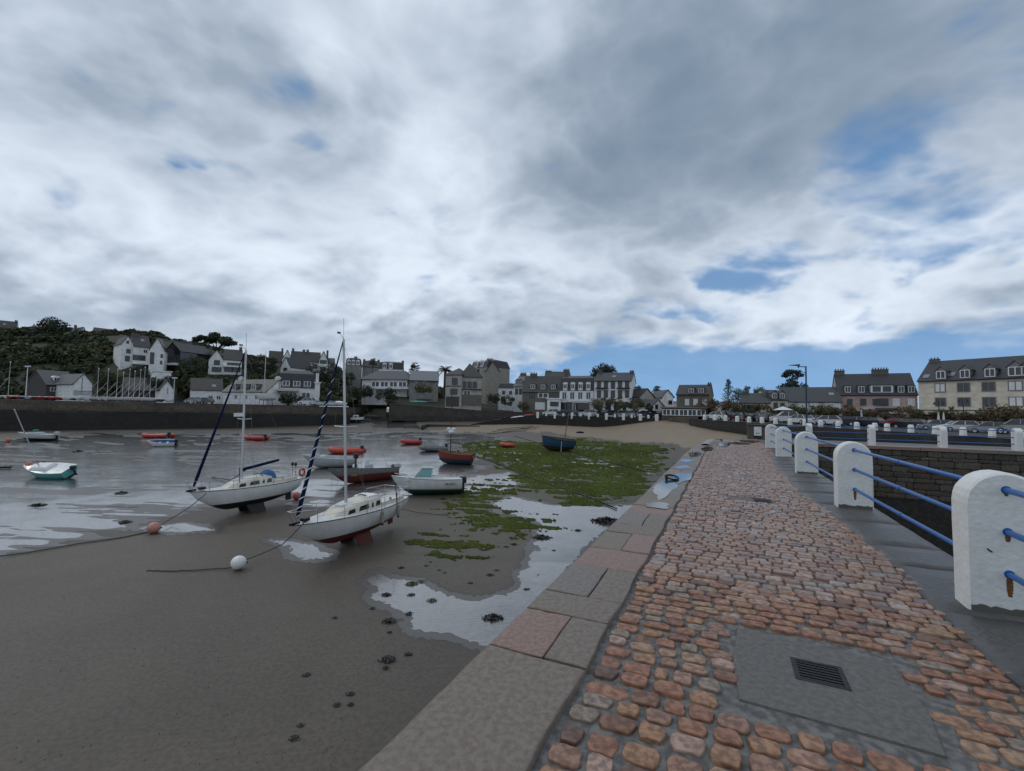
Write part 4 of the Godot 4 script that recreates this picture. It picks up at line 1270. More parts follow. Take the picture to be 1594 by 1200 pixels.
func build_town():
	window_meshes()
	var st: Material = M.render_stone; var gy: Material = M.render_grey; var cr: Material = M.render_cream; var pk: Material = M.render_pink; var wh: Material = M.render_white
	# --- hill on the left, from the top down
	house({name = "white_house", label = "white house with dark roof at the hilltop by the photo's left edge", px = [-14, 25], d = [205, 210], base = 522, eave = 509, ridge = 500, dep = 7, chim = [[0.95, 0.9, 0.6]], win = [[0.5, 3, 1.0, 1.4, 0.15, 0.9]], light = [[0.5, 0.5]]})
	house({name = "white_house", label = "white hilltop house with steep gable and chimney right of the round tree", px = [121, 137], d = [190, 190], base = 532, eave = 522, ridge = 509, dep = 9, roof = "front", chim = [[0.2, 0.8, 0.8]], win = [[0.5, 1, 1.6, 1.2, 0.2, 0.8], [1.2, 1, 0.9, 1.0, 0.3, 0.7]]})
	house({name = "white_house", label = "small white gable beside the steep hilltop house, lower of the pair", px = [138, 154], d = [188, 188], base = 532, eave = 525, ridge = 516, dep = 9, roof = "front", win = [[0.6, 1, 1.8, 1.0, 0.2, 0.8]]})
	house({name = "brown_roof_house", label = "long low house with brown roof on the skyline left of the modern white house", px = [151, 186], d = [205, 205], base = 528, eave = 521, ridge = 513, dep = 9, wall = gy, roofm = M.slate_brown, chim = [[0.97, 0.9, 0.5]], win = [[0.5, 3, 1.4, 1.0, 0.1, 0.9]]})
	var m := house({name = "white_house", label = "large modern white house with two gables and tall windows on the hillside", px = [208, 234], d = [136, 136], base = 564, eave = 538, ridge = 524, dep = 8, win = [[0.72, 1, 1.0, 1.1, 0.5, 0.95], [0.3, 1, 3.0, 1.6, 0.0, 0.75, 3]], light = [[0.6, 0.55]], chim = [[0.35, 1.2, 0.5], [0.02, 0.8, 0.6]], extra = [["terrace", M.render_white, -0.1, 1.6, -0.12, -0.03, -0.2, 2.6]]})
	house({name = "white_gable_wing", label = "tall left gable wing of the modern white house, three windows one above another", cat = "house wing", px = [189.5, 208], d = [135, 135], base = 563, eave = 535, ridge = 523, dep = 9, roof = "front", over = 0.1, roofm = M.slate_brown, win = [[0.2, 1, 1.1, 1.7, 0.2, 0.9, 3], [0.62, 1, 1.0, 1.3, 0.25, 0.95, 3], [1.12, 1, 0.6, 0.9, 0.3, 0.7, 3]]})
	house({name = "white_gable_wing", label = "right gable wing of the modern white house with one tall dark window", cat = "house wing", px = [233, 256], d = [134, 135.6], base = 568, eave = 544, ridge = 526, dep = 5, roof = "front", over = 0.1, win = [[0.45, 1, 1.0, 3.4, 0.05, 0.35, 3], [0.62, 1, 0.6, 1.1, 0.7, 1.0, 3], [0.2, 1, 0.5, 1.1, 0.68, 0.98, 3]]})
	house({name = "glazed_house", label = "house with dark glazed gable and white eaves right of the modern white house", px = [257, 281], d = [142, 140], base = 572, eave = 547, ridge = 533, dep = 10, roof = "front", wall = M.dark_glazing, win = [[0.45, 3, 1.4, 2.2, 0.0, 1.0, 3]], extra = [["balcony", M.white_trim, -0.05, 0.95, 0.12, 0.25, 0.0, 1.4]]})
	house({name = "white_house", label = "white houses' end gable showing above the hedge right of the glazed house", px = [283, 308], d = [160, 160], base = 568, eave = 551, ridge = 541, dep = 8, chim = [[0.1, 1.0, 0.9], [0.95, 1.0, 0.6]], win = [[0.6, 2, 1.0, 1.3, 0.1, 0.9]]})
	house({name = "dark_roof_house", label = "dark roofed house with chimneys behind the glazed one on the skyline", px = [255, 300], d = [175, 175], base = 556, eave = 546, ridge = 532, dep = 9, chim = [[0.1, 1.0, 0.5], [0.75, 1.0, 0.7]], light = [[0.6, 0.5]]})
	house({name = "white_garage", label = "plain white flat-roofed block in the scrub below the modern white house", cat = "garage", px = [240, 267], d = [124, 124], base = 587, eave = 578, ridge = 578, roof = "flat", dep = 5, roofm = M.white_trim})
	# --- boat sheds on the left quay
	house({name = "boat_shed", label = "slate roofed boat shed on the left quay with an arched dormer", cat = "shed", px = [72, 120], d = [113, 113], base = 613, eave = 598, ridge = 579, dep = 10, wall = M.render_dark, roofm = M.slate_mid, dorm = [[1, 1.2, 0.9, 0.3, 0.5, 1, 0.25]], win = [[0.5, 2, 1.4, 1.0, 0.1, 0.7]]})
	house({name = "shed_gable", label = "white gable end of the slate boat shed, facing the harbour", cat = "shed", px = [115.5, 144], d = [110, 110], base = 614, eave = 596, ridge = 582, dep = 12, roof = "front", roofm = M.slate_mid, extra = [["plinth", M.grey_light, 0.0, 1.0, 0.0, 0.3, 0.003, 0.1], ["drainpipe", M.black, 0.42, 0.44, 0.0, 1.5, 0.03, 0.1], ["rail_band", M.black, 0.0, 1.0, 0.31, 0.34, 0.003, 0.14]]})
	house({name = "boat_shed", label = "second boat shed with a wide slate roof behind the dinghy masts", cat = "shed", px = [197, 254], d = [118, 118], base = 613, eave = 607, ridge = 590, dep = 12, wall = M.render_dark, roofm = M.slate_brown})
	house({name = "shed_gable", label = "small pale gable of the shed behind the dinghy masts", cat = "shed", px = [250, 270], d = [115, 115], base = 613, eave = 605, ridge = 593, dep = 10, roof = "front", roofm = M.slate_brown, extra = [["drainpipe", M.black, 0.55, 0.58, 0.0, 1.4, 0.03, 0.1]]})
	# --- middle of the left slope
	house({name = "gabled_villa", label = "white villa with a pointed gable and brown roof above the quay", px = [348, 377], d = [148, 148], base = 578, eave = 559, ridge = 545, dep = 9, roofm = M.slate_brown, chim = [[0.98, 0.9, 1.0]], win = [[0.6, 1, 3.6, 1.2, 0.15, 0.95, 3], [0.15, 1, 4.5, 1.3, 0.0, 1.0, 3]], extra = [["balcony", M.white_trim, 0.0, 1.0, 0.38, 0.5, 0.0, 1.5]]})
	house({name = "gable_wing", label = "pointed white gable wing on the left of the brown-roofed villa", cat = "house wing", px = [325, 348.5], d = [146, 146], base = 578, eave = 560, ridge = 545, dep = 8, roof = "front", roofm = M.slate_brown, chim = [[0.05, 0.8, 1.0]], win = [[0.2, 1, 2.6, 1.6, 0.2, 0.9, 3], [0.8, 1, 1.6, 1.6, 0.2, 0.9, 3]]})
	house({name = "long_white_house", label = "long low white house with blank front behind the parked cars on the quay", px = [297, 347], d = [121, 121], base = 624, eave = 606, ridge = 590, dep = 9, roofm = M.slate_brown, light = [[0.72, 0.35]], win = [[0.35, 2, 1.0, 1.0, 0.5, 1.0]]})
	house({name = "dormer_house", label = "white house with three slate dormers and two chimneys on the quay", px = [347, 415], d = [122, 117], base = 626, eave = 609, ridge = 591, dep = 8, chim = [[0.1, 1.3, 0.6], [0.97, 1.3, 0.6]], chimm = wh, dorm = [[3, 1.7, 1.5, 0.1, 0.8, 2, 0.1]], win = [[0.5, 3, 1.0, 1.2, 0.2, 0.9]]})
	house({name = "hipped_house", label = "house with slate upper floor, white ground floor and a tall white chimney", px = [433, 491], d = [121, 121], base = 625, eave = 603, ridge = 577, dep = 9, roof = "mansard", dorm = [[3, 1.9, 1.4, 0.06, 0.92, 2, 0.1]], win = [[0.42, 2, 2.0, 2.2, 0.08, 0.5], [0.42, 1, 2.2, 2.2, 0.6, 0.9]], extra = [["awning", M.awning, 0.0, 0.55, 0.75, 0.9, 0.0, 2.2]]})
	house({name = "tall_chimney", label = "tall white stepped chimney stack on the right end of the slate-floored house", cat = "chimney", px = [490.5, 498], d = [120.5, 120.5], base = 627, eave = 596, ridge = 596, roof = "flat", dep = 1.6, over = 0.0, roofm = wh, extra = [["stack", wh, 0.1, 0.7, 1.0, 1.5, -1.2, -0.2]]})
	# --- upper row
	house({name = "breton_house", label = "long white house with two chimneys at the middle of the upper row", px = [452, 498], d = [176, 176], base = 580, eave = 561, ridge = 548, dep = 8, roofm = M.slate_brown, chim = [[0.42, 0.9, 0.7], [0.55, 0.9, 0.8], [0.05, 0.8, 1.0]], win = [[0.6, 4, 1.6, 1.6, 0.05, 0.95, 3]]})
	house({name = "breton_gable", label = "upper row's left white gable, highest point of the row", cat = "house wing", px = [439, 455], d = [174, 174], base = 580, eave = 560, ridge = 545, dep = 9, roof = "front", roofm = M.slate_brown, win = [[0.5, 1, 1.4, 1.4, 0.2, 0.8]]})
	house({name = "breton_gable", label = "upper row's right white gable with three windows under a finial", cat = "house wing", px = [497, 510], d = [173, 173], base = 580, eave = 560, ridge = 547, dep = 9, roof = "front", roofm = M.slate_brown, win = [[0.85, 1, 2.4, 1.4, 0.05, 0.95, 3], [0.3, 1, 2.0, 1.6, 0.1, 0.9, 3]], chim = [[0.95, 0.7, 0.8]]})
	house({name = "breton_house", label = "grey-brown roof at the left end of the upper row", px = [418, 440], d = [178, 178], base = 578, eave = 562, ridge = 547, dep = 8, wall = gy, roofm = M.slate_brown, chim = [[0.95, 0.7, 1.2]]})
	house({name = "small_gable_house", label = "lower white gabled house in front of the upper row, window under the peak", px = [437, 452], d = [160, 158], base = 588, eave = 571, ridge = 556, dep = 9, roof = "front", win = [[0.7, 1, 1.8, 1.6, 0.2, 0.8, 3]]})
	house({name = "annex", label = "small dark annex at the right end of the upper row", px = [509, 520], d = [175, 175], base = 578, eave = 564, ridge = 558, dep = 6, wall = gy})
	house({name = "mansard_house", label = "slate mansard with three arched dormers right of the tall mast", px = [538, 562], d = [185, 185], base = 584, eave = 568, ridge = 557, roof = "mansard", dep = 9, wall = gy, dorm = [[3, 1.3, 1.4, 0.05, 0.95, 1, 0.1]], chim = [[0.6, 1.2, 0.4]]})
	house({name = "brown_roof_house", label = "plain dark roof between the mansard houses on the skyline", px = [564, 590], d = [190, 190], base = 578, eave = 570, ridge = 562, dep = 8, wall = gy, roofm = M.slate_brown, chim = [[0.03, 0.8, 0.5], [0.97, 0.8, 0.5]]})
	house({name = "mansard_house", label = "white mansard villa with arched windows above the long grey roof", px = [590, 628], d = [170, 170], base = 588, eave = 574, ridge = 563, roof = "mansard", dep = 9, dorm = [[2, 1.4, 1.5, 0.1, 0.6, 1, 0.1]], win = [[0.6, 3, 2.2, 1.6, 0.08, 0.95]], chim = [[0.95, 0.9, 0.3]]})
	house({name = "long_modern_house", label = "long low modern house with a broad grey hipped roof and glazed front", px = [564, 634], d = [140, 138], base = 604, eave = 590, ridge = 577, roof = "hip", inset = 2.5, over = 0.8, dep = 10, roofm = M.slate_mid, win = [[0.45, 4, 2.6, 1.6, 0.2, 1.0]], extra = [["terrace_wall", wh, 0.3, 1.1, -0.1, 0.12, 0.3, 2.5]]})
	house({name = "pale_roof_house", label = "house with two pale zinc roof slopes left of the palm", px = [638, 682], d = [132, 132], base = 605, eave = 590, ridge = 578, over = 0.7, dep = 8, roofm = M.slate_light, wall = gy, win = [[0.5, 2, 1.2, 1.6, 0.1, 0.7]]})
	# --- villa, tall house and neighbours
	house({name = "harbour_villa", label = "grey and white timbered villa with steep slate roofs above the stone wall", px = [694, 718], d = [117, 116], base = 616, eave = 583, ridge = 573, roof = "hip", dep = 8, wall = M.render_pale, roofm = M.slate_green, win = [[0.68, 1, 1.5, 1.7, 0.25, 0.95, 3], [0.2, 1, 1.9, 1.5, 0.15, 0.95, 3]], extra = [["timber_band", M.dark_frame, -0.02, 1.02, 0.44, 0.48, 0.0, 0.12], ["lower_storey", M.render_dark, 0.05, 0.9, -0.5, -0.03, -0.5, 0.06]]})
	house({name = "villa_wing", label = "right wing of the harbour villa under the pointed roof, stone below", cat = "house wing", px = [717, 750], d = [117, 118], base = 630, eave = 586, ridge = 566, roof = "hip", inset = 4.0, dep = 9, wall = M.render_pale, roofm = M.slate_green, win = [[0.72, 3, 1.1, 1.6, 0.05, 0.8, 3], [0.42, 1, 1.8, 1.3, 0.2, 0.45]], extra = [["stone_base", M.render_stone, 0.0, 1.0, 0.0, 0.36, 0.003, 0.3], ["timber_band", M.dark_frame, -0.02, 1.02, 0.54, 0.58, 0.0, 0.5]]})
	house({name = "tall_house", label = "tall beige house with a blank gable wall and dormers, highest in the centre", px = [733, 757], d = [142, 136], base = 618, eave = 573, ridge = 561, roof = "mansard", dep = 9, wall = M.render_beige, roofm = M.slate, dorm = [[2, 1.2, 1.4, 0.2, 0.9, 1, 0.1]], win = [[0.85, 1, 1.0, 1.6, 0.3, 0.7, 3]]})
	house({name = "tall_house_gable", label = "blank beige gable wall with a broad chimney of the tall house", cat = "house wing", px = [756, 778], d = [136, 138], base = 618, eave = 578, ridge = 563, roof = "front", dep = 10, over = 0.05, wall = M.render_beige, chim = [[0.4, 2.0, 0.8, 0.1]], chimm = M.render_beige})
	house({name = "lean_to_house", label = "white lean-to behind the tall beige house with a thin chimney", px = [776, 790], d = [144, 144], base = 616, eave = 588, ridge = 577, dep = 6, chim = [[0.55, 0.7, 0.6]], win = [[0.7, 1, 0.8, 1.2, 0.1, 0.6]]})
	house({name = "flat_roof_house", label = "low white house with a dark flat roof right of the tall house", px = [776, 803], d = [126, 126], base = 618, eave = 604, ridge = 596, roof = "mansard", dep = 6, roofm = M.slate, win = [[0.5, 2, 0.8, 1.0, 0.1, 0.9, 3]]})
	house({name = "pale_slate_house", label = "white house with shiny pale slates left of the grey stone house", px = [800, 814], d = [122, 121], base = 622, eave = 601, ridge = 585, dep = 8, roofm = M.slate_light, dorm = [[2, 1.0, 1.1, 0.1, 0.9, 0, 0.1]], win = [[0.6, 2, 0.8, 1.6, 0.1, 0.95, 3]], chim = [[0.4, 1.6, 0.6]]})
	# --- promenade
	house({name = "grey_stone_house", label = "grey stone house with three white dormers and a white garage door", px = [813, 870], d = [114, 112], base = 637, eave = 609, ridge = 586, dep = 9, wall = M.render_stone, roofm = M.slate_green, dorm = [[3, 1.2, 1.2, 0.14, 0.98, 2, 0.14]], win = [[0.78, 1, 1.4, 1.2, 0.18, 0.36, 3], [0.78, 1, 2.6, 1.2, 0.4, 0.75], [0.75, 1, 2.0, 1.0, 0.75, 0.98, 3]], chim = [[0.22, 1.8, 0.7]], extra = [["garage_door", M.white_paint, 0.36, 0.63, 0.0, 0.4, 0.003, 0.08], ["eaves_board", M.white_trim, 0.0, 1.0, 0.95, 1.0, 0.003, 0.25]]})
	house({name = "white_annex", label = "small white flat annex between the stone house and the mansard hotel", px = [853, 873], d = [110, 110], base = 638, eave = 621, ridge = 621, roof = "flat", dep = 4, roofm = M.white_trim, win = [[0.55, 1, 2.0, 1.1, 0.1, 0.9, 3]]})
	house({name = "church_house", label = "stone building with two round-topped chimneys on the skyline behind the dormer houses", px = [851, 889], d = [150, 150], base = 605, eave = 588, ridge = 579, dep = 9, wall = M.render_stone, roofm = M.slate_brown, chim = [[0.1, 1.9, 0.2], [0.88, 2.0, 0.8]], chimm = M.render_stone})
	house({name = "mansard_hotel", label = "white hotel with slate mansard and four arched white dormers", cat = "hotel", px = [871, 924], d = [112, 109], base = 640, eave = 608, ridge = 585, dep = 10, roof = "mansard", dorm = [[4, 1.0, 1.25, 0.06, 0.96, 1, 0.1]], win = [[0.76, 4, 1.15, 1.9, 0.03, 0.97], [0.25, 1, 1.6, 1.8, 0.05, 0.22, 3], [0.25, 1, 2.0, 2.0, 0.25, 0.42, 3]], light = [[0.2, 0.86], [0.45, 0.86], [0.7, 0.86]], chim = [[0.0, 0.8, 0.4]], extra = [["porch", M.grey_light, 0.46, 0.9, 0.4, 0.48, 0.0, 2.6], ["porch_opening", M.dark_glazing, 0.5, 0.88, 0.02, 0.4, 0.003, 0.3], ["porch_post", M.grey_light, 0.46, 0.49, 0.0, 0.4, 2.2, 2.5]]})
	house({name = "balcony_hotel", label = "white hotel with dark windows and wrought balconies right of the mansard hotel", cat = "hotel", px = [925, 983], d = [109, 106], base = 641, eave = 593, ridge = 581, dep = 10, win = [[0.86, 5, 0.95, 1.7, 0.04, 0.98, 3], [0.58, 5, 0.95, 1.7, 0.04, 0.98, 3], [0.2, 4, 1.3, 2.0, 0.04, 0.96, 3]], chim = [[0.0, 0.9, 0.6], [0.98, 0.9, 0.4]], light = [[0.5, 0.5]], extra = [["balcony", M.black, 0.05, 0.38, 0.735, 0.78, 0.0, 0.8], ["balcony", M.black, 0.62, 0.96, 0.735, 0.78, 0.0, 0.8]]})
	house({name = "white_gable_house", label = "narrow white gable just right of the balcony hotel", px = [984, 997], d = [112, 112], base = 638, eave = 609, ridge = 602, roof = "front", dep = 9, wall = wh})
	house({name = "brown_roof_house", label = "pale house with a steep brown front gable right of the hotel trees", px = [996, 1018], d = [106, 108], base = 640, eave = 617, ridge = 605, roof = "front", dep = 9, wall = M.render_pale, roofm = M.slate_brown, light = [], chim = [[0.5, 0.8, 0.5, 0.3]], win = [[0.6, 1, 1.4, 1.2, 0.25, 0.7, 3]]})
	house({name = "white_gable_house", label = "small white low-gabled house behind the corner wall, window in its peak", px = [1015, 1033], d = [100, 102], base = 642, eave = 632, ridge = 622, roof = "front", dep = 9, win = [[0.9, 1, 0.9, 1.0, 0.2, 0.55, 3]]})
	house({name = "white_gable_house", label = "white gable end under a dark roof left of the stone-faced house", px = [1031, 1048], d = [112, 112], base = 640, eave = 617, ridge = 607, roof = "front", dep = 10, win = [[0.6, 1, 0.9, 1.0, 0.5, 0.95, 3]]})
	house({name = "distant_white_house", label = "distant white house and low roof seen between the gables right of the hotel trees", px = [1022, 1046], d = [150, 150], base = 628, eave = 613, ridge = 608, dep = 7})
	house({name = "stone_house", label = "square stone house with two dormers and white shutters above the pale block wall", px = [1053, 1104], d = [97, 94], base = 645, eave = 614, ridge = 600, dep = 9, wall = M.render_stone, roofm = M.slate_brown, dorm = [[2, 1.1, 1.1, 0.3, 0.9, 2, 0.12]], win = [[0.62, 3, 0.85, 1.3, 0.2, 0.98, 1]], chim = [[0.97, 0.7, 0.3]]})
	house({name = "flat_annex", label = "long low flat-roofed front building before the stone house, grey fascia", cat = "shop", px = [1030, 1100], d = [92, 87], base = 648, eave = 635, ridge = 635, roof = "flat", dep = 4, wall = M.render_dark, roofm = M.grey_paint, win = [[0.5, 5, 1.6, 1.2, 0.02, 0.98]]})
	house({name = "beige_bungalow", label = "low beige house with a long slate roof and end chimneys under the green trees", px = [1152, 1199], d = [99, 96], base = 647, eave = 627, ridge = 613, dep = 8, wall = M.render_cream, chim = [[0.0, 1.3, 0.5], [1.0, 1.0, 0.4]], win = [[0.6, 1, 2.0, 1.4, 0.1, 0.35, 3], [0.6, 1, 1.4, 1.4, 0.4, 0.55, 3]], extra = [["fascia", M.render_pale, 0.0, 1.0, 0.25, 0.36, 0.003, 0.8]]})
	house({name = "dormer_house", label = "slate-dormered beige house between the bungalow and the long dark hall", px = [1199, 1226], d = [97, 97], base = 647, eave = 622, ridge = 608, dep = 8, wall = M.render_cream, dorm = [[2, 1.1, 1.2, 0.1, 0.95, 0, 0.12]], win = [[0.6, 2, 0.9, 1.5, 0.1, 0.9, 3]]})
	house({name = "market_hall", label = "long dark-roofed low hall behind the street lamp", cat = "hall", px = [1216, 1310], d = [99, 94], base = 652, eave = 625, ridge = 604, dep = 12, wall = M.render_pale, roofm = M.slate, win = [[0.8, 2, 3.2, 1.3, 0.14, 0.36, 1], [0.8, 3, 2.6, 1.2, 0.55, 0.92, 1]], light = [[0.87, 0.5]], extra = [["awning", M.awning, 0.6, 0.82, 0.46, 0.52, 0.0, 2.5], ["shop_front", M.dark_glazing, 0.05, 0.95, 0.02, 0.4, 0.003, 0.06], ["side_gutter", M.white_trim, -0.01, 0.0, 0.0, 1.0, -0.1, 0.35]]})
	house({name = "pink_house", label = "long pink rendered house with dormers and a pot-topped chimney", px = [1305, 1428], d = [97, 91], base = 655, eave = 614, ridge = 583, dep = 10, wall = pk, dorm = [[1, 1.1, 1.4, 0.06, 0.2, 2, 0.08], [1, 1.1, 1.4, 0.24, 0.38, 2, 0.08], [1, 4.0, 1.5, 0.42, 0.72, 2, 0.08], [1, 1.1, 1.4, 0.74, 0.88, 2, 0.08], [1, 1.1, 1.4, 0.88, 0.99, 2, 0.08]], win = [[0.72, 1, 0.9, 1.3, 0.08, 0.22, 3], [0.72, 1, 1.0, 1.4, 0.25, 0.4, 3], [0.72, 1, 0.6, 1.3, 0.42, 0.52, 3], [0.72, 2, 1.0, 1.5, 0.5, 0.64, 3], [0.72, 1, 1.1, 1.5, 0.68, 0.8, 1], [0.72, 1, 1.1, 1.5, 0.86, 0.99, 1], [0.2, 2, 1.2, 2.2, 0.1, 0.3], [0.2, 1, 2.0, 2.2, 0.34, 0.48, 3]], chim = [[0.06, 1.8, 0.9], [0.62, 2.8, 1.0]], chimm = M.chimney, extra = [["shop_sign", M.white_paint, 0.3, 0.48, 0.4, 0.5, 0.003, 0.3], ["awning", M.dark_glazing, 0.46, 0.72, 0.42, 0.5, 0.0, 1.8], ["pale_awning", M.awning, 0.6, 0.82, 0.3, 0.36, 0.0, 2.6]]})
	var cr_h := house({name = "cream_building", label = "cream three-storey building with grey window surrounds at the photo's right edge", cat = "apartment block", px = [1429, 1668], d = [90, 73], base = 668, eave = 593, ridge = 560, dep = 11, wall = cr, roofm = M.slate, dorm = [[1, 1.5, 1.6, 0.13, 0.22, 0, 0.05], [1, 1.5, 1.6, 0.3, 0.4, 0, 0.05], [1, 1.5, 1.6, 0.47, 0.57, 0, 0.05], [2, 1.9, 1.7, 0.64, 0.8, 0, 0.05]], win = [[0.845, 1, 1.6, 1.7, 0.12, 0.22, 4], [0.845, 1, 1.8, 1.7, 0.29, 0.39, 2], [0.845, 1, 1.8, 1.7, 0.46, 0.56, 2], [0.845, 1, 1.8, 1.7, 0.63, 0.73, 4], [0.56, 1, 1.6, 1.7, 0.12, 0.22, 2], [0.56, 1, 1.8, 1.7, 0.29, 0.39, 2], [0.56, 1, 1.8, 1.7, 0.46, 0.56, 2], [0.56, 1, 1.8, 1.7, 0.63, 0.73, 4]], chim = [[0.02, 1.5, 0.5]], light = [[0.05, 0.2], [0.24, 0.25]], extra = [["sign_band", M.dark_frame, 0.0, 1.0, 0.385, 0.405, 0.003, 0.35], ["awning", M.awning, 0.0, 0.15, 0.31, 0.38, 0.0, 2.2], ["awning", M.awning, 0.34, 0.52, 0.31, 0.38, 0.0, 2.2], ["awning", M.awning, 0.62, 0.9, 0.33, 0.38, 0.0, 2.2], ["shop_front", M.dark_glazing, 0.0, 1.0, 0.02, 0.3, 0.003, 0.06]]})
# ------------------------------------------------------------------ trees
func leaf_ball(n: int, size: float, seed_: int, shape: Vector3) -> ArrayMesh:
	var r := RandomNumberGenerator.new(); r.seed = seed_
	var L := Leaves.new()
	for k in n:
		var d := Vector3(r.randfn(), absf(r.randfn()) * 0.9, r.randfn()).normalized()
		L.leaf(d * shape * r.randf_range(0.72, 1.05), size * r.randf_range(0.6, 1.3), r, r.randf_range(0.65, 1.25), d)
	return L.mesh()
class Leaves:
	var v := PackedVector3Array(); var n := PackedVector3Array(); var c := PackedColorArray(); var ix := PackedInt32Array()
	func leaf(at: Vector3, s: float, r: RandomNumberGenerator, tone: float, out := Vector3.UP, thin := 0.55):
		var a := Vector3(r.randfn(), r.randfn(), r.randfn()).normalized()
		var nn := (out * 0.7 + Vector3(r.randfn(), r.randfn(), r.randfn()) * 0.6).normalized()
		a = (a - nn * a.dot(nn)).normalized()
		var b := nn.cross(a)
		var k := v.size()
		v.append_array([at - a * s, at + b * s * thin, at + a * s, at - b * s * thin])
		for e in 4: n.append(nn)
		var cc := Color(tone, tone * r.randf_range(0.94, 1.06), tone * r.randf_range(0.8, 1.1))
		for e in 4: c.append(cc)
		ix.append_array([k, k + 1, k + 2, k, k + 2, k + 3])
	func mesh() -> ArrayMesh:
		var arr := []
		arr.resize(Mesh.ARRAY_MAX)
		arr[Mesh.ARRAY_VERTEX] = v; arr[Mesh.ARRAY_NORMAL] = n; arr[Mesh.ARRAY_COLOR] = c; arr[Mesh.ARRAY_INDEX] = ix
		var am := ArrayMesh.new()
		am.add_surface_from_arrays(Mesh.PRIMITIVE_TRIANGLES, arr)
		return am
func tree(called: String, label: String, px: float, base_py: float, top_py: float, wide_px: float, d: float, style: String, leafm: Material, group := "", low := 0.3) -> Node3D:
	var g := at(px, base_py, d)
	var H := at(px, top_py, d).y - g.y
	var W := wide_px * d / FOCAL
	var t := thing(called, label, "palm" if style == "palm" else ("bush" if style == "bush" else "tree"), g, 0.0, group)
	var r := RandomNumberGenerator.new(); r.seed = hash(label)
	var mb := MB.new(); var L := Leaves.new()
	var lobes := []
	var leaf := clampf(W * 0.03, 0.16, 0.45)
	if style == "palm":
		mb.cyl(Vector3(0, -2, 0), Vector3(0.1, H * 0.62, 0), 0.42, 0.36, 9)
		for k in 46:
			var az := r.randf() * TAU; var up := r.randf_range(-0.5, 1.3)
			var dir := Vector3(cos(az), 0, sin(az))
			var len_ := W * 0.5 * r.randf_range(0.85, 1.1)
			var p0 := Vector3(0.1, H * 0.64, 0)
			for e in 16:
				var f := (e + 1) / 16.0
				var q := p0 + dir * len_ * f * cos(up * 0.75) + Vector3(0, len_ * (sin(up) * f - 0.55 * f * f), 0)
				for s in [-1.0, 1.0]:
					var side: Vector3 = dir.cross(Vector3.UP) * s
					var tip: Vector3 = q + side * len_ * 0.17 * (1.0 - f * 0.5) + dir * 0.2 * len_ * 0.3 - Vector3(0, 0.12 * len_ * 0.8, 0)
					var k0 := L.v.size()
					L.v.append_array([q, tip, q + dir * 0.14])
					var nn := (tip - q).cross(dir * 0.14).normalized()
					var tone := r.randf_range(0.7, 1.2)
					for w in 3:
						L.n.append(nn if nn.y > 0 else -nn); L.c.append(Color(tone, tone, tone))
					L.ix.append_array([k0, k0 + 2, k0 + 1] if nn.y > 0 else [k0, k0 + 1, k0 + 2])
			mb.cyl(p0, p0 + dir * len_ * 0.5 * cos(up * 0.75) + Vector3(0, len_ * (sin(up) * 0.5 - 0.14), 0), 0.05, 0.03, 4, false)
	else:
		var y0 := H * low
		var n := 9
		if style == "dome":
			for k in 26:
				var dir := Vector3(r.randfn(), absf(r.randfn()) * 0.8, r.randfn()).normalized()
				lobes.append([Vector3(dir.x * W * 0.36, y0 + (H - y0) * (0.1 + 0.72 * dir.y), dir.z * W * 0.36), W * r.randf_range(0.13, 0.19)])
		elif style == "pine":
			for k in 30:
				var f := r.randf_range(0.0, 1.0)
				var spread := W * 0.42 * (1.0 - 0.55 * f) * r.randf_range(0.4, 1.0)
				var az := r.randf() * TAU
				lobes.append([Vector3(cos(az) * spread, y0 + (H - y0) * (0.08 + 0.84 * f), sin(az) * spread), W * r.randf_range(0.1, 0.17)])
		elif style == "cone":
			for k in 18:
				var f := k / 17.0
				var az := k * 2.4
				var spread := W * 0.3 * (1.05 - f)
				lobes.append([Vector3(cos(az) * spread, y0 + (H - y0) * f * 0.95, sin(az) * spread), W * (0.26 - 0.16 * f)])
		elif style == "flat":
			for k in 15:
				var az := r.randf() * TAU; var q := sqrt(r.randf())
				lobes.append([Vector3(cos(az) * W * 0.4 * q, y0 + (H - y0) * (0.45 + 0.4 * (1.0 - q) + r.randf_range(-0.15, 0.1)), sin(az) * W * 0.4 * q), W * r.randf_range(0.1, 0.16)])
		else:
			for k in 14:
				var dir := Vector3(r.randfn(), r.randfn() * 0.7, r.randfn()).normalized()
				lobes.append([Vector3(dir.x * W * 0.33, y0 + (H - y0) * (0.5 + 0.34 * dir.y), dir.z * W * 0.33) * Vector3(1, 1, 1), W * r.randf_range(0.13, 0.2)])
		var count := int(clampf(2600.0 * (W / 9.0), 900, 3600) / lobes.size())
		for q in lobes:
			var tone := r.randf_range(0.55, 1.35)
			var squash := 0.5 if style in ["pine", "flat"] else 0.85
			for k in count:
				var dir := Vector3(r.randfn(), r.randfn(), r.randfn()).normalized()
				L.leaf(q[0] + dir * Vector3(1, squash, 1) * q[1] * r.randf_range(0.55, 1.12), leaf * r.randf_range(0.6, 1.25), r, tone * r.randf_range(0.75, 1.25), dir)
		var tr := clampf(W * 0.03, 0.1, 0.5)
		if style != "bush":
			mb.cyl(Vector3(0, -1.5, 0), Vector3(0, H * maxf(low, 0.25), 0), tr * 1.2, tr * 0.85, 8)
			for k in mini(8, lobes.size()):
				mb.cyl(Vector3(0, H * maxf(low, 0.25) * 0.9, 0), lobes[k][0], tr * 0.55, tr * 0.18, 5, false)
			if style in ["pine", "cone"]: mb.cyl(Vector3(0, H * low * 0.9, 0), Vector3(0, H * 0.93, 0), tr * 0.85, tr * 0.2, 7, false)
	if mb.v.size() > 0: part("trunk", mb, M.bark, t)
	part("crown", L.mesh(), leafm, t)
	return t
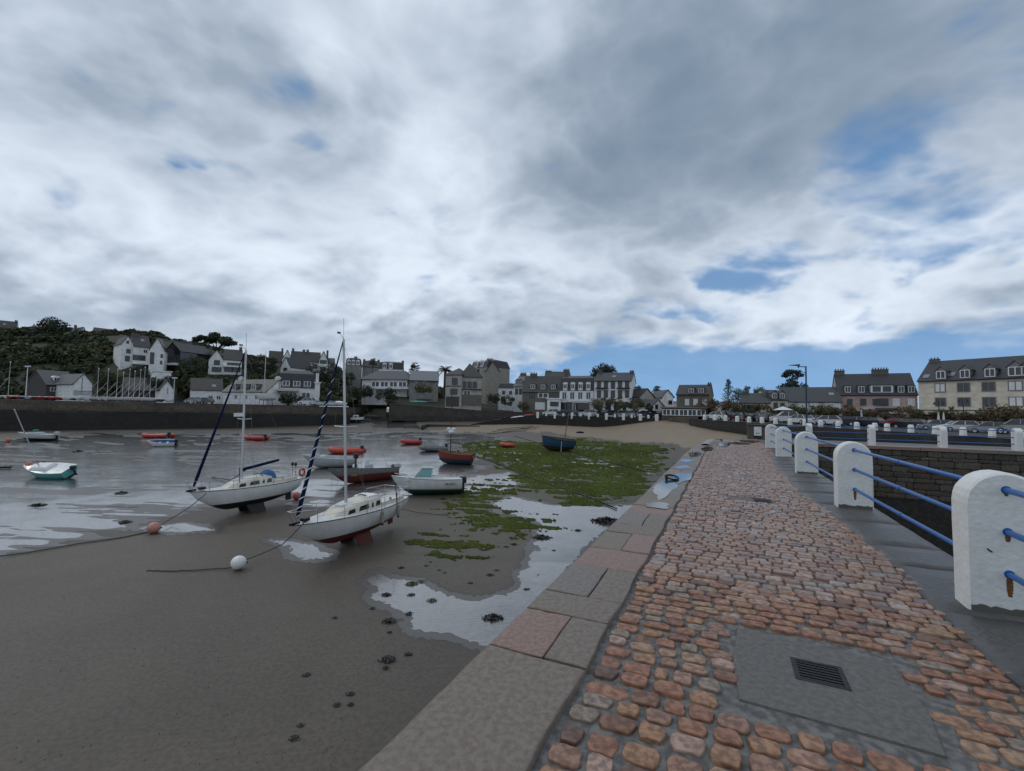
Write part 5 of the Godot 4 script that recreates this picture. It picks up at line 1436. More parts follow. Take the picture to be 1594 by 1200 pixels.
func build_trees():
	tree("round_tree", "big round dark evergreen on the hilltop at the left", 77, 545, 490, 60, 165, "dome", M.leaf_dark, "", 0.1)
	tree("flat_cypress", "dark flat-topped cypress on the skyline behind the brown-roofed villa", 335, 560, 517, 62, 172, "flat", M.leaf_dark, "", 0.35)
	tree("dark_tree", "dark leafy tree between the brown-roofed villa and the upper row", 408, 600, 541, 46, 152, "round", M.leaf_dark, "", 0.1)
	tree("dark_tree", "rounded dark tree left of the tall mast, in front of the upper row", 490, 600, 564, 34, 140, "round", M.leaf_dark, "", 0.05)
	tree("dark_tree", "dark tree touching the tall mast, beside the rounded one", 516, 602, 562, 30, 142, "round", M.leaf_dark, "", 0.05)
	tree("hedge_tree", "green tree right of the glazed house on the slope", 300, 588, 552, 40, 140, "round", M.leaf_mid, "", 0.05)
	tree("hedge_tree", "olive tree hiding the foot of the white end gable", 318, 586, 548, 26, 152, "round", M.leaf_olive, "", 0.05)
	tree("garden_shrub", "hedge bush right below the plain white flat-roofed block", 254, 606, 586, 44, 121, "bush", M.leaf_dark, "", 0.0)
	tree("garden_shrub", "green shrub at the right end of the pale-roofed house's garden", 660, 612, 598, 34, 124, "bush", M.leaf_olive, "", 0.0)
	tree("garden_shrub", "dark shrub on the slope above the small boats of the inlet", 600, 632, 603, 40, 128, "bush", M.leaf_dark, "", 0.0)
	tree("garden_shrub", "spreading dark shrub below the long modern house", 560, 622, 596, 44, 134, "bush", M.leaf_dark, "", 0.0)
	tree("garden_shrub", "leafy shrub on the grassy bank by the harbour wall's end", 582, 640, 612, 40, 150, "bush", M.leaf_mid, "", 0.0)
	tree("garden_shrub", "low hedge bush in front of the slate-floored house", 455, 628, 614, 46, 116, "bush", M.leaf_dark, "", 0.0)
	tree("garden_shrub", "low hedge bush right of the tall white chimney", 510, 628, 616, 34, 117, "bush", M.leaf_mid, "", 0.0)
	tree("spiky_tree", "spiky dark cordyline on the skyline between mansard villa and palm", 645, 590, 563, 22, 150, "pine", M.leaf_dark, "", 0.3)
	tree("spiky_tree", "small spiky palm on the skyline left of the white mansard villa", 580, 574, 557, 16, 175, "pine", M.leaf_mid, "", 0.3)
	for q in [[28, 578, 545, 44, 150, "leaf_dark", "dark tree on the slope below the hilltop house, far left"], [98, 566, 535, 40, 158, "leaf_mid", "green tree on the slope right of the big round tree"], [152, 574, 548, 36, 150, "leaf_dark", "dark tree on the slope left of the modern white house"], [176, 560, 530, 26, 165, "leaf_mid", "tree beside the modern white house's left gable"], [214, 594, 566, 34, 131, "leaf_mid", "bushy tree below the modern white house"], [60, 606, 570, 46, 130, "leaf_dark", "dark tree behind the slate boat shed"], [168, 606, 575, 44, 128, "leaf_mid", "tree between the two boat sheds"], [10, 600, 560, 40, 134, "leaf_dark", "dark tree at the photo's left edge above the quay"]]:
		tree("slope_tree", q[6], q[0], q[1], q[2], q[3], q[4], "round", M[q[5]], "trees on the left slope", 0.08)
	tree("palm_tree", "tall feathery palm beside the harbour villa", 692, 608, 557, 27, 121, "palm", M.leaf_palm)
	tree("garden_shrub", "ivy and bushes in the terraced garden right of the villa", 770, 630, 612, 30, 118, "bush", M.leaf_dark, "", 0.0)
	tree("garden_shrub", "dark bush below the white houses right of the tall house", 790, 632, 615, 26, 118, "bush", M.leaf_dark, "", 0.0)
	tree("garden_shrub", "olive bush at the left corner of the grey stone house", 815, 640, 621, 20, 113, "bush", M.leaf_olive, "", 0.0)
	tree("domed_tree", "huge dark domed evergreen behind the balcony hotel", 942, 610, 565, 52, 140, "dome", M.leaf_pine, "", 0.25)
	tree("plane_tree", "yellowing pollarded tree before the mansard hotel's porch", 933, 650, 613, 30, 100, "round", M.leaf_olive, "small trees along the promenade", 0.28)
	tree("plane_tree", "olive pollarded tree before the balcony hotel's middle", 960, 650, 614, 32, 99, "round", M.leaf_olive, "small trees along the promenade", 0.28)
	tree("plane_tree", "olive pollarded tree below the balcony hotel's right end", 990, 650, 617, 30, 98, "round", M.leaf_olive, "small trees along the promenade", 0.28)
	tree("dark_tree", "dark narrow bush in front of the pale brown-gabled house", 1011, 645, 626, 12, 97, "bush", M.leaf_dark, "", 0.0)
	tree("grey_tree", "grey-green tree on the skyline right of the hotels' gables", 1023, 625, 600, 16, 140, "pine", M.leaf_mid, "", 0.3)
	tree("grey_tree", "tall bluish conifer right of the square stone house", 1134, 645, 590, 30, 112, "cone", M.leaf_pine, "", 0.1)
	tree("green_tree", "green broad tree behind the beige bungalow's left end", 1158, 640, 597, 34, 122, "round", M.leaf_mid, "", 0.2)
	tree("green_tree", "green tree behind the beige bungalow's right end", 1184, 640, 600, 30, 122, "round", M.leaf_mid, "", 0.2)
	tree("pine_tree", "layered dark pine behind the street lamp", 1234, 640, 574, 50, 124, "pine", M.leaf_pine, "", 0.35)
	var row := [[1292, 660, 632, 30, 80, "leaf_olive", "yellow-green tree before the long dark hall's right end"], [1344, 661, 636, 30, 80, "leaf_olive", "yellowish tree left of the pink house's pale awning"], [1440, 664, 640, 30, 78, "leaf_rust", "bushy tree at the cream building's left corner"], [1512, 666, 640, 34, 76, "leaf_rust", "tree with a wide crown right of the right-hand twin lamp"], [1590, 668, 634, 40, 74, "leaf_olive", "tree cut by the photo's right edge"], [1214, 657, 634, 26, 84, "leaf_olive", "yellowish tree before the dormered beige house"], [1162, 655, 632, 26, 88, "leaf_olive", "olive tree at the beige bungalow's left end"], [1102, 653, 622, 34, 88, "leaf_rust", "rusty tree right of the square stone house"], [1139, 653, 622, 30, 88, "leaf_rust", "brownish tree before the bluish conifer"], [1186, 655, 630, 26, 84, "leaf_rust", "thin brownish tree before the beige bungalow"], [1240, 659, 629, 30, 80, "leaf_olive", "olive tree just left of the street lamp"], [1272, 660, 631, 28, 79, "leaf_olive", "olive tree just right of the street lamp"], [1318, 661, 631, 26, 79, "leaf_rust", "thin tree at the pink house's left end"], [1370, 662, 638, 30, 77, "leaf_rust", "bushy tree below the pale awning of the pink house"], [1412, 663, 635, 34, 76, "leaf_olive", "dense green tree between the pink and cream buildings"], [1476, 665, 632, 22, 75, "leaf_olive", "slim leafy tree between the twin-headed lamps"], [1554, 667, 637, 56, 73, "leaf_rust", "broad reddish bushy tree at the cream building's right"]]
	for q in row: tree("street_tree", q[6], q[0], q[1], q[2] - 2, q[3] * 1.15, q[4], "round", M[q[5]], "young street trees along the car park", 0.3)
# ------------------------------------------------------------------ cars, bollards, lamps and the boat park
func car_proto() -> Node3D:
	var t := Node3D.new()
	var mb := MB.new()
	# side profile from the nose (-z) to the tail, widened into a shell
	var prof := [[-2.05, 0.28], [-2.08, 0.55], [-1.95, 0.78], [-1.1, 0.93], [1.2, 0.96], [1.95, 0.92], [2.05, 0.6], [2.02, 0.28]]
	var rows := []
	for x in [[-0.8, 0.94], [-0.86, 1.0], [0.86, 1.0], [0.8, 0.94]]:
		var r := []
		for q in prof: r.append(Vector3(x[0], 0.28 + (q[1] - 0.28) * x[1] if x[1] < 1.0 else q[1], q[0] * (0.985 if x[1] < 1.0 else 1.0)))
		rows.append(r)
	for j in 3:
		for i in prof.size() - 1: mb.quad(rows[j][i], rows[j][i + 1], rows[j + 1][i + 1], rows[j + 1][i])
		mb.quad(rows[j][7], rows[j][0], rows[j + 1][0], rows[j + 1][7])
	mb.poly(rows[0]); var e: Array = rows[3].duplicate(); e.reverse(); mb.poly(e)
	part("body", mb, M.car_white, t)
	mb = MB.new()
	var low := [Vector3(-0.78, 0.94, -1.05), Vector3(0.78, 0.94, -1.05), Vector3(0.78, 0.95, 1.85), Vector3(-0.78, 0.95, 1.85)]
	var top := [Vector3(-0.6, 1.42, -0.3), Vector3(0.6, 1.42, -0.3), Vector3(0.6, 1.42, 1.35), Vector3(-0.6, 1.42, 1.35)]
	for k in 4: mb.quad(low[(k + 1) % 4], low[k], top[k], top[(k + 1) % 4])
	part("windows", mb, M.pane, t).set_meta("kind", "stuff")
	mb = MB.new()
	mb.quad(top[3] + Vector3(-0.02, 0.03, 0.05), top[2] + Vector3(0.02, 0.03, 0.05), top[1] + Vector3(0.02, 0.03, -0.05), top[0] + Vector3(-0.02, 0.03, -0.05))
	for k in 4:
		mb.cyl(low[k], top[k], 0.045, 0.045, 5)
		mb.quad(top[k], top[(k + 1) % 4], top[(k + 1) % 4] + Vector3(0, 0.03, 0), top[k] + Vector3(0, 0.03, 0))
	for s in [-1.0, 1.0]: mb.cyl(Vector3(s * 0.79, 0.95, 0.35), Vector3(s * 0.62, 1.42, 0.4), 0.04, 0.04, 5)
	part("roof", mb, M.car_white, t)
	var wm := MB.new(); wm.cyl(Vector3(-0.11, 0, 0), Vector3(0.11, 0, 0), 0.31, 0.31, 14)
	var rm := MB.new(); rm.cyl(Vector3(-0.118, 0, 0), Vector3(0.118, 0, 0), 0.19, 0.19, 10)
	var wmesh := wm.mesh(); var rmesh := rm.mesh()
	for q in [[-0.78, -1.3], [0.78, -1.3], [-0.78, 1.3], [0.78, 1.3]]:
		var w := part("wheel", wmesh, M.tyre, t)
		w.position = Vector3(q[0], 0.31, q[1])
		part("rim", rmesh, M.alu, w)
	mb = MB.new(); mb.box(Vector3(-0.2, -0.08, -0.03), Vector3(0.2, 0.08, 0.03))
	var lm := mb.mesh()
	for s in [-1.0, 1.0]:
		var h := part("headlight", lm, M.sail_white, t); h.position = Vector3(s * 0.58, 0.68, -2.05)
		var b := part("tail_light", lm, M.red_boat, t); b.position = Vector3(s * 0.62, 0.72, 2.04)
	return t
func car(proto: Node3D, px: float, d: float, turn: float, m: Material, label: String, group: String, tall := 1.0):
	var o: Node3D = proto.duplicate()
	o.name = numbered("parked_car", self)
	add_child(o)
	var p := at(px, 640, d)
	o.position = Vector3(p.x, hill(p.x, p.z) + 0.01, p.z)
	o.rotation.y = turn
	o.scale = Vector3(1, tall, 1)
	for k in o.get_children():
		if k.name == "body" or k.name == "roof": k.material_override = m
	tag(o, label, "car", group)
func build_quays():
	M.car_white = paint(0.62, 0.63, 0.64, 0.25); M.car_silver = paint(0.3, 0.31, 0.32, 0.3, 0.4); M.car_dark = paint(0.025, 0.027, 0.032, 0.25); M.car_blue = paint(0.03, 0.05, 0.11, 0.3); M.car_red = paint(0.28, 0.02, 0.02, 0.3); M.car_green = paint(0.12, 0.16, 0.13, 0.35)
	var proto := car_proto()
	var W: Material = M.car_white; var S: Material = M.car_silver; var D: Material = M.car_dark; var B: Material = M.car_blue
	var g := "cars in the car park"
	for q in [[1116, 82, 0.4, W, "white car at the far left of the car park row"], [1134, 81, 0.2, D, "dark car beside the white one at the car park's left end"], [1148, 80, 0.3, S, "silver car below the beige bungalow"], [1160, 79, 0.2, D, "dark car right of the silver one under the bungalow"], [1176, 78, 0.25, S, "pale silver car below the bungalow's right chimney"], [1190, 78, 0.3, W, "white car below the dormered beige house"], [1205, 76, 0.2, D, "dark car left of the white one beside the hall"], [1222, 72, 1.2, W, "white van-like car broadside left of the street lamp", 1.25], [1245, 70, 0.1, W, "white car nose-on just left of the street lamp pole"], [1266, 70, 0.9, S, "silver car just right of the street lamp pole"], [1285, 69, 0.9, W, "white car two places right of the street lamp"], [1306, 70, 1.1, D, "dark car below the pink house's left end"], [1327, 70, 1.1, S, "silver car below the pink house's shop door"], [1352, 68, 0.3, D, "black car below the pink house's awning"], [1392, 74, 0.15, M.car_red, "small red car, the only one, under the bushy tree"], [1416, 66, 0.4, D, "dark car before the dense green tree"], [1454, 64, 1.2, S, "silver car broadside left of the slim tree"], [1491, 61, 1.25, W, "low white car below the slim leafy tree"], [1521, 63, 0.9, W, "white car behind the last but one low bollard"], [1540, 58, 0.7, S, "silver car before the broad reddish tree"], [1562, 60, 0.4, D, "dark car right of the silver one by the reddish tree"], [1584, 56, 0.5, S, "tall silver van at the photo's right edge", 1.3]]:
		car(proto, q[0], q[1], q[2], q[3], q[4], g, q[5] if q.size() > 5 else 1.0)
	g = "cars along the promenade"
	for q in [[859, 108.5, 1.3, W, "white car before the small white annex"], [877, 107.5, 1.4, D, "dark car at the mansard hotel's left door"], [890, 106.5, 0.2, B, "blue car at the left of the hotel porch"], [916, 104, 1.25, W, "white car broadside before the hotel porch"], [936, 103.5, 0.2, D, "dark car under the yellowing promenade tree"], [950, 102.5, 1.3, D, "dark car between the first two promenade trees"], [968, 101.5, 1.1, S, "silver car below the balcony hotel's middle"], [985, 100.5, 0.3, W, "white car by the right promenade tree"], [1002, 99, 1.2, B, "dark blue car before the brown-gabled house"], [1017, 97.5, 0.5, D, "black car right of the hotel trees"]]:
		car(proto, q[0], q[1], q[2], q[3], q[4], g)
	for q in [[318, 110, 1.3, M.car_green, "grey-green car before the long white house on the left quay"], [300, 109, 1.2, S, "silver car at the left end of the long white house"], [478, 112.5, 1.4, W, "white van beside the tarpaulins on the left quay", 1.3]]:
		car(proto, q[0], q[1], q[2], q[3], q[4], "cars on the left quay", q[5] if q.size() > 5 else 1.0)
	proto.free()
	# low white bollards of the car park wall
	var mb := MB.new()
	var rows := []
	for q in [[0.3, -0.1], [0.3, 0.0], [0.27, 0.7], [0.25, 0.8], [0.16, 0.87]]:
		var r := []
		for k in 10: r.append(Vector3(cos(TAU * k / 10) * q[0], q[1], -sin(TAU * k / 10) * q[0]))
		rows.append(r)
	mb.grid(rows, true)
	var k0 := mb.v.size() - 10
	for k in range(1, 9): mb.t(k0, k0 + k, k0 + k + 1)
	var bol := mb.mesh()
	var xs := [1094, 1110, 1126.5, 1144.5, 1163, 1183, 1204, 1226.5, 1249.6, 1274, 1301, 1330, 1358, 1377, 1414, 1452, 1495, 1540, 1590]
	var where := ["by the pale corner wall", "second from the pale corner wall", "third from the pale corner wall", "fourth from the pale corner wall", "just left above the stone utility box", "above the stone utility box", "left of the last pier post", "just behind the last pier post", "nearest the street lamp's foot", "just right of the street lamp", "below the pink house's left window", "below the pink house's shop door", "left of the second basin railing post", "right of the second basin railing post", "below the dense green tree", "between the basin railing's second and third posts", "right of the third basin railing post", "last clear one before the photo's right edge", "cut by the photo's right edge"]
	for k in xs.size():
		var f: float = (xs[k] - 797.0) / FOCAL
		# where the bearing crosses the wall
		var line := [[31.9, -82.0, 0.66], [32.6, -75.0, 0.62], [46.4, -45.0, -0.2], [56.0, -24.0, -0.5]]
		for e in 3:
			var p := Vector2(line[e][0], line[e][1]); var q := Vector2(line[e + 1][0], line[e + 1][1])
			var dd := q - p
			# x = f * -z (the camera's small tilt aside)
			var den := dd.x + f * dd.y
			var u := (-p.x - f * p.y) / den
			if u >= 0.0 and u <= 1.0:
				var at_ := p + dd * u
				var o := part("bollard", bol, M.post)
				o.position = Vector3(at_.x + 0.4, lerpf(line[e][2], line[e + 1][2], u), at_.y - 0.2)
				tag(o, "low white bollard on the car park wall, " + where[k], "bollard", "low white bollards of the car park")
				break
	# posts of the promenade wall, tall and short by turns
	var big := MB.new(); big.bevel_box(Vector3(-0.28, -0.6, -0.2), Vector3(0.28, 0.75, 0.2), 0.08)
	var small := MB.new(); small.bevel_box(Vector3(-0.18, -0.1, -0.15), Vector3(0.18, 0.6, 0.15), 0.08)
	var bm := big.mesh(); var sm := small.mesh()
	var px := [837, 850.4, 864, 877, 890.7, 904, 917.5, 930.7, 944, 957.4, 970.6, 983.4, 996.8, 1009.3, 1022.4]
	var near := ["at its left end by the kayaks", "below the stone house's garage door", "below the white annex", "below the mansard hotel's left door", "by the blue boat's mast", "below the hotel porch's left end", "below the hotel porch", "below the yellowing tree", "between the first two trees", "below the middle tree", "below the balcony hotel's right half", "left of the right-hand tree", "below the right-hand tree", "below the brown-gabled house", "at its right end before the pale corner wall"]
	for k in px.size():
		var f := k / 14.0
		var d := lerpf(105.3, 92.6, f)
		var p := at(px[k], 640, d)
		var o := part("promenade_post", bm if k % 2 == 0 else sm, M.post)
		o.position = Vector3(p.x, 0.62, p.z)
		tag(o, ("tall" if k % 2 == 0 else "short") + " white post on the promenade wall " + near[k], "post", "white posts on the promenade wall")
	# street lamps
	var lamp := thing("street_lamp", "tall dark blue street lamp with a flat head reaching left", "street lamp", Vector3(at(1255.5, 640, 60).x, 0.3, -60))
	mb = MB.new(); mb.cyl(Vector3(0, -0.5, 0), Vector3(0, 7.75, 0), 0.11, 0.09, 10)
	part("pole", mb, M.lamp_blue, lamp)
	mb = MB.new(); mb.cyl(Vector3(0, 7.68, 0), Vector3(-1.05, 7.68, 0), 0.06, 0.05, 8); mb.cyl(Vector3(-0.98, 7.5, 0), Vector3(-0.98, 7.98, 0), 0.07, 0.07, 8)
	part("arm", mb, M.lamp_blue, lamp)
	mb = MB.new()
	mb.poly([Vector3(-0.85, 8.0, 0.16), Vector3(-0.85, 8.0, -0.16), Vector3(-2.2, 7.86, -0.06), Vector3(-2.2, 7.86, 0.06)])
	mb.poly([Vector3(-2.2, 7.82, 0.06), Vector3(-2.2, 7.82, -0.06), Vector3(-0.85, 7.76, -0.16), Vector3(-0.85, 7.76, 0.16)])
	for s in [-1.0, 1.0]: mb.quad(Vector3(-2.2, 7.82, 0.06 * s), Vector3(-0.85, 7.76, 0.16 * s), Vector3(-0.85, 8.0, 0.16 * s), Vector3(-2.2, 7.86, 0.06 * s))
	mb.quad(Vector3(-0.85, 7.76, 0.16), Vector3(-0.85, 7.76, -0.16), Vector3(-0.85, 8.0, -0.16), Vector3(-0.85, 8.0, 0.16))
	part("lamp_head", mb, M.lamp_blue, lamp)
	for q in [[1461.0, 626.0, "left twin-headed street lamp before the cream building"], [1499.0, 622.0, "right twin-headed street lamp before the cream building"]]:
		var p := at(q[0], q[1], 76)
		var gy := hill(p.x, p.z)
		var t := thing("twin_lamp", q[2], "street lamp", Vector3(p.x, gy, p.z))
		mb = MB.new(); mb.cyl(Vector3(0, -0.3, 0), Vector3(0, p.y - gy, 0), 0.07, 0.05, 7)
		part("pole", mb, M.iron, t)
		for s in [-1.0, 1.0]:
			mb = MB.new(); mb.tube([Vector3(0, p.y - gy - 0.1, 0), Vector3(0.35 * s, p.y - gy + 0.2, 0), Vector3(0.7 * s, p.y - gy, 0)], 0.03, 5)
			part("arm", mb, M.iron, t)
			mb = MB.new(); mb.cyl(Vector3(0.7 * s, p.y - gy - 0.42, 0), Vector3(0.7 * s, p.y - gy, 0), 0.24, 0.06, 8)
			part("lamp_head", mb, M.iron, t)
	for q in [[43.5, 570.0, 94.0, "floodlight mast with a T-shaped head on the left quay"], [272.0, 588.0, 101.0, "slim lamp post right of the dinghy masts on the left quay"]]:
		var p := at(q[0], q[1], q[2])
		var t := thing("quay_lamp", q[3], "street lamp", Vector3(p.x, 1.95, p.z))
		mb = MB.new(); mb.cyl(Vector3.ZERO, Vector3(0, p.y - 1.95, 0), 0.1, 0.07, 7)
		part("pole", mb, M.alu, t)
		mb = MB.new(); mb.box(Vector3(-0.5, p.y - 2.1, -0.15), Vector3(0.5, p.y - 1.85, 0.15))
		part("lamp_head", mb, M.sail_white, t)
	# umbrellas and a pale awning by the hall
	for q in [[1219, 641, 642, 652, 77, 2.6, "open pale parasol left of the street lamp"], [1341, 651, 640, 657, 78, 0.5, "closed white parasol before the pink house"], [1461, 655, 646, 662, 72, 0.45, "closed white parasol, left of the two before the cream building"], [1469, 655, 647, 662, 72, 0.45, "closed white parasol beside its twin before the cream building"]]:
		var p := at(q[0], q[1], q[4])
		var gy := hill(p.x, p.z)
		var t := thing("parasol", q[6], "parasol", Vector3(p.x, gy, p.z))
		mb = MB.new(); mb.cyl(Vector3.ZERO, Vector3(0, 2.5, 0), 0.04, 0.04, 6); part("pole", mb, M.alu, t)
		mb = MB.new()
		if q[5] > 1.0: mb.cyl(Vector3(0, 2.1, 0), Vector3(0, 2.7, 0), q[5] / 2 + 0.3, 0.05, 8)
		else: mb.cyl(Vector3(0, 0.7, 0), Vector3(0, 2.6, 0), q[5] / 2, 0.06, 8)
		part("canopy", mb, M.sail_white, t)
	boat_park()
func boat_park():
	# dinghies laid up on the left quay
	var hulls := [M.gel, M.gel, M.red_boat, M.gel, M.blue_hull, M.gel, M.grey_light, M.red_boat]
	var masts := {11.5: [564, 0.0], 149.0: [574, 0.12], 164.5: [575, -0.1], 179.0: [575, 0.1], 198.0: [575, -0.16], 215.0: [576, -0.2], 222.0: [572, -0.05], 240.0: [584, -0.3], 188.0: [580, 0.0], 206.0: [578, 0.0], 231.0: [580, 0.0]}
	var names := {11.5: "by the photo's left edge", 149.0: "first of the bare masts right of the white gable", 164.5: "second bare mast right of the white gable", 179.0: "third bare mast right of the white gable", 198.0: "fourth bare mast, leaning on a pole", 215.0: "fifth bare mast, with red on its deck", 222.0: "tallest bare mast of the row", 240.0: "most slanted bare mast, before the second shed", 188.0: "thin mast between the third and the leaning one", 206.0: "thin mast just right of the leaning one", 231.0: "thin mast between the tallest and the most slanted one"}
	for x in masts:
		var d = 96.5 + x * 0.01 if x < 30 else 97.0 + (x - 149.0) * 0.03
		var p := at(x, masts[x][0], d)
		var t := thing("laid_up_dinghy", "white dinghy, " + names[x] if not names[x].begins_with("by") else "white dinghy with a bare mast on the left quay " + names[x], "sailing dinghy", Vector3(p.x, 1.96, p.z), -1.2 + x * 0.003, "dinghies with bare masts on the left quay")
		hull_parts(t, 4.4, 1.7, 0.7, {base = 0.15, wl = -1.0, deck = true, top = M.gel})
		var mb := MB.new(); mb.cyl(Vector3(0, 0.5, -0.5), Vector3(0, p.y - 1.96, -0.5), 0.048, 0.035, 6)
		part("mast", mb, M.alu, t)
		mb = MB.new(); mb.cyl(Vector3(0, p.y - 1.96 - 0.05, -0.5), Vector3(0, p.y - 1.96 + 0.22, -0.5), 0.11, 0.11, 7)
		part("masthead_float", mb, M.sail_white, t)
		mb = MB.new(); mb.cyl(Vector3(0, (p.y - 1.96) * 0.62, -0.5), Vector3(0, 0.6, 2.0), 0.028, 0.028, 6)
		part("boom", mb, M.alu, t)
	var spots := [[2, 0], [14, 5], [24, 2], [33, 2], [42, 4], [52, 6], [60, 2], [66, 2], [73, 2], [80, 7], [87, 2], [94, 7], [104, 0], [114, 3], [124, 0], [134, 6], [143, 0], [156, 3], [171, 0], [188, 6], [206, 3], [228, 0], [250, 4], [263, 1]]
	var ord := ["leftmost", "second", "third", "fourth", "fifth", "sixth", "seventh", "eighth", "ninth", "tenth", "eleventh", "twelfth", "thirteenth", "fourteenth", "fifteenth", "sixteenth", "seventeenth", "eighteenth", "nineteenth", "twentieth", "twenty-first", "twenty-second", "twenty-third", "rightmost"]
	var cn := ["white", "white", "red", "white", "blue", "white", "grey", "red"]
	for k in spots.size():
		var d = 92.0 + spots[k][0] * 0.035
		var p := at(spots[k][0], 620, d)
		var t := thing("laid_up_hull", "%s hull on the edge of the left quay, %s of the row" % [cn[spots[k][1]], ord[k]], "dinghy", Vector3(p.x, 1.96, p.z), 0.5 + 0.25 * sin(k * 2.3), "hulls laid up on the left quay")
		hull_parts(t, 3.6, 1.5, 0.55, {base = 0.12, wl = -1.0, deck = true, top = hulls[spots[k][1]]})
	# yacht ashore on its cradle
	var p := at(414, 622, 112)
	var y := thing("yacht_ashore", "white yacht with a mast standing on a cradle on the left quay", "yacht", Vector3(p.x, 1.96, p.z), 1.4)
	hull_parts(y, 6.0, 2.2, 1.3, {base = 1.0, wl = -1.0, deck = true, top = M.gel})
	var mb := MB.new(); mb.cyl(Vector3(0, 2.2, -0.6), Vector3(0, at(425, 547, 112).y - 1.96, -0.6), 0.08, 0.06, 7); part("mast", mb, M.alu, y)
	mb = MB.new()
	for s in [-1.0, 1.0]:
		for z in [-1.2, 1.2]:
			mb = MB.new(); mb.cyl(Vector3(s * 0.8, 0, z), Vector3(s * 0.6, 1.3, z), 0.06, 0.06, 6)
			part("prop", mb, M.iron, y)
	for q in [[492, 628, "blue tarpaulin covered boat on the left quay, left of the pair", M.blue_canvas], [515, 628, "bright blue covered boat at the left quay's right end", M.blue_hull], [527, 629, "white covered boat beside the blue one near the quay's end", M.gel]]:
		p = at(q[0], q[1], 113)
		var t := thing("covered_boat", q[2], "boat", Vector3(p.x, 1.8, p.z), 1.3)
		hull_parts(t, 4.2, 1.7, 0.8, {base = 0.15, wl = -1.0, deck = true, top = M.gel})
		mb = MB.new(); var rows := []
		for k in 9:
			var f := k / 8.0
			var r := []
			for j in 7: r.append(Vector3(cos(PI * j / 6.0) * 0.8 * sin(PI * (0.12 + 0.76 * f)), 0.9 + sin(PI * j / 6.0) * 0.5 * sin(PI * (0.1 + 0.8 * f)), -1.9 + 3.8 * f))
			rows.append(r)
		mb.grid(rows)
		part("cover", mb, q[3], t)
	# kayaks: a rack on the garden wall, and a line of them on the slipway
	for q in [[652, 625.5, 119.5, "teal kayak on the bank above the garden wall", M.teal, 0.0, 4.6], [660, 622.5, 121.0, "second teal kayak lying behind the first above the garden wall", M.dark_green, 0.05, 4.6], [776, 654.0, 107.5, "red kayak at the foot of the slipway line", M.red_boat, 0.15, 2.8], [787, 651.5, 107.3, "dark blue kayak after the red one on the slipway", M.navy, 0.15, 2.2], [806, 649.5, 107.0, "white kayak in the middle of the slipway line", M.gel, 0.13, 3.4], [823, 646.5, 106.6, "orange kayak at the top of the slipway line", M.orange, 0.13, 2.6]]:
		p = at(q[0], q[1], q[2])
		var t := thing("kayak", q[3], "kayak", p - Vector3(0, 0.15, 0))
		mb = MB.new(); mb.ball(Vector3(0, 0.2, 0), Vector3(q[6] / 2, 0.24, 0.36), 14, 8)
		part("hull", mb, q[4], t)
		mb = MB.new(); mb.ball(Vector3(0, 0.38, 0), Vector3(0.4, 0.1, 0.22), 10, 5)
		part("cockpit", mb, M.black, t)
		t.rotation = Vector3(0, 0.03, q[5] if q[0] > 700 else 0.0)
# ------------------------------------------------------------------ boats; bow towards -z, starboard +x
func hull_point(L: float, B: float, D: float, o: Dictionary, t: float, f: float, side: float) -> Vector3:
	# t from bow 0 to stern 1, f from the sheer 0 to the keel line 1
	var full: float = o.get("full", 0.62); var tr: float = o.get("transom", 0.72)
	var b := pow(sin(minf(t / full, 1.0) * PI / 2), o.get("bow", 0.85)) if t < full else lerpf(1.0, tr, pow((t - full) / (1.0 - full), 1.8))
	b *= B / 2
	var base: float = o.get("base", 0.0)
	var ys: float = base + D + o.get("sheer", 0.14) * D * pow(1.0 - t, 2.0) * 2.0 + o.get("stern_up", 0.05) * D * t * t
	var yk: float = base + (ys - base) * o.get("stem", 0.75) * pow(maxf(0.0, 1.0 - t / 0.3), 2.0) + o.get("counter", 0.2) * D * pow(maxf(0.0, (t - 0.55) / 0.45), 1.8)
	var e: float = o.get("shape", 2.2)
	var a := f * PI / 2
	var x := b * pow(maxf(cos(a), 0.0), 2.0 / e)
	var y := yk + (ys - yk) * (1.0 - pow(maxf(sin(a), 0.0), 2.0 / e))
	var z = -L / 2 + L * t + o.get("rake", 0.13) * L * pow(1.0 - (y - base) / (ys - base), 1.0) * pow(1.0 - t, 4.0) - o.get("stern_rake", 0.05) * L * (1.0 - (y - base) / D) * pow(t, 8.0)
	return Vector3(x * side, y, z)
func hull_level(L: float, B: float, D: float, o: Dictionary, t: float, y: float) -> float:
	var lo := 0.0; var hi := 1.0
	for k in 18:
		var m := (lo + hi) / 2
		if hull_point(L, B, D, o, t, m, 1.0).y > y: lo = m
		else: hi = m
	return lo
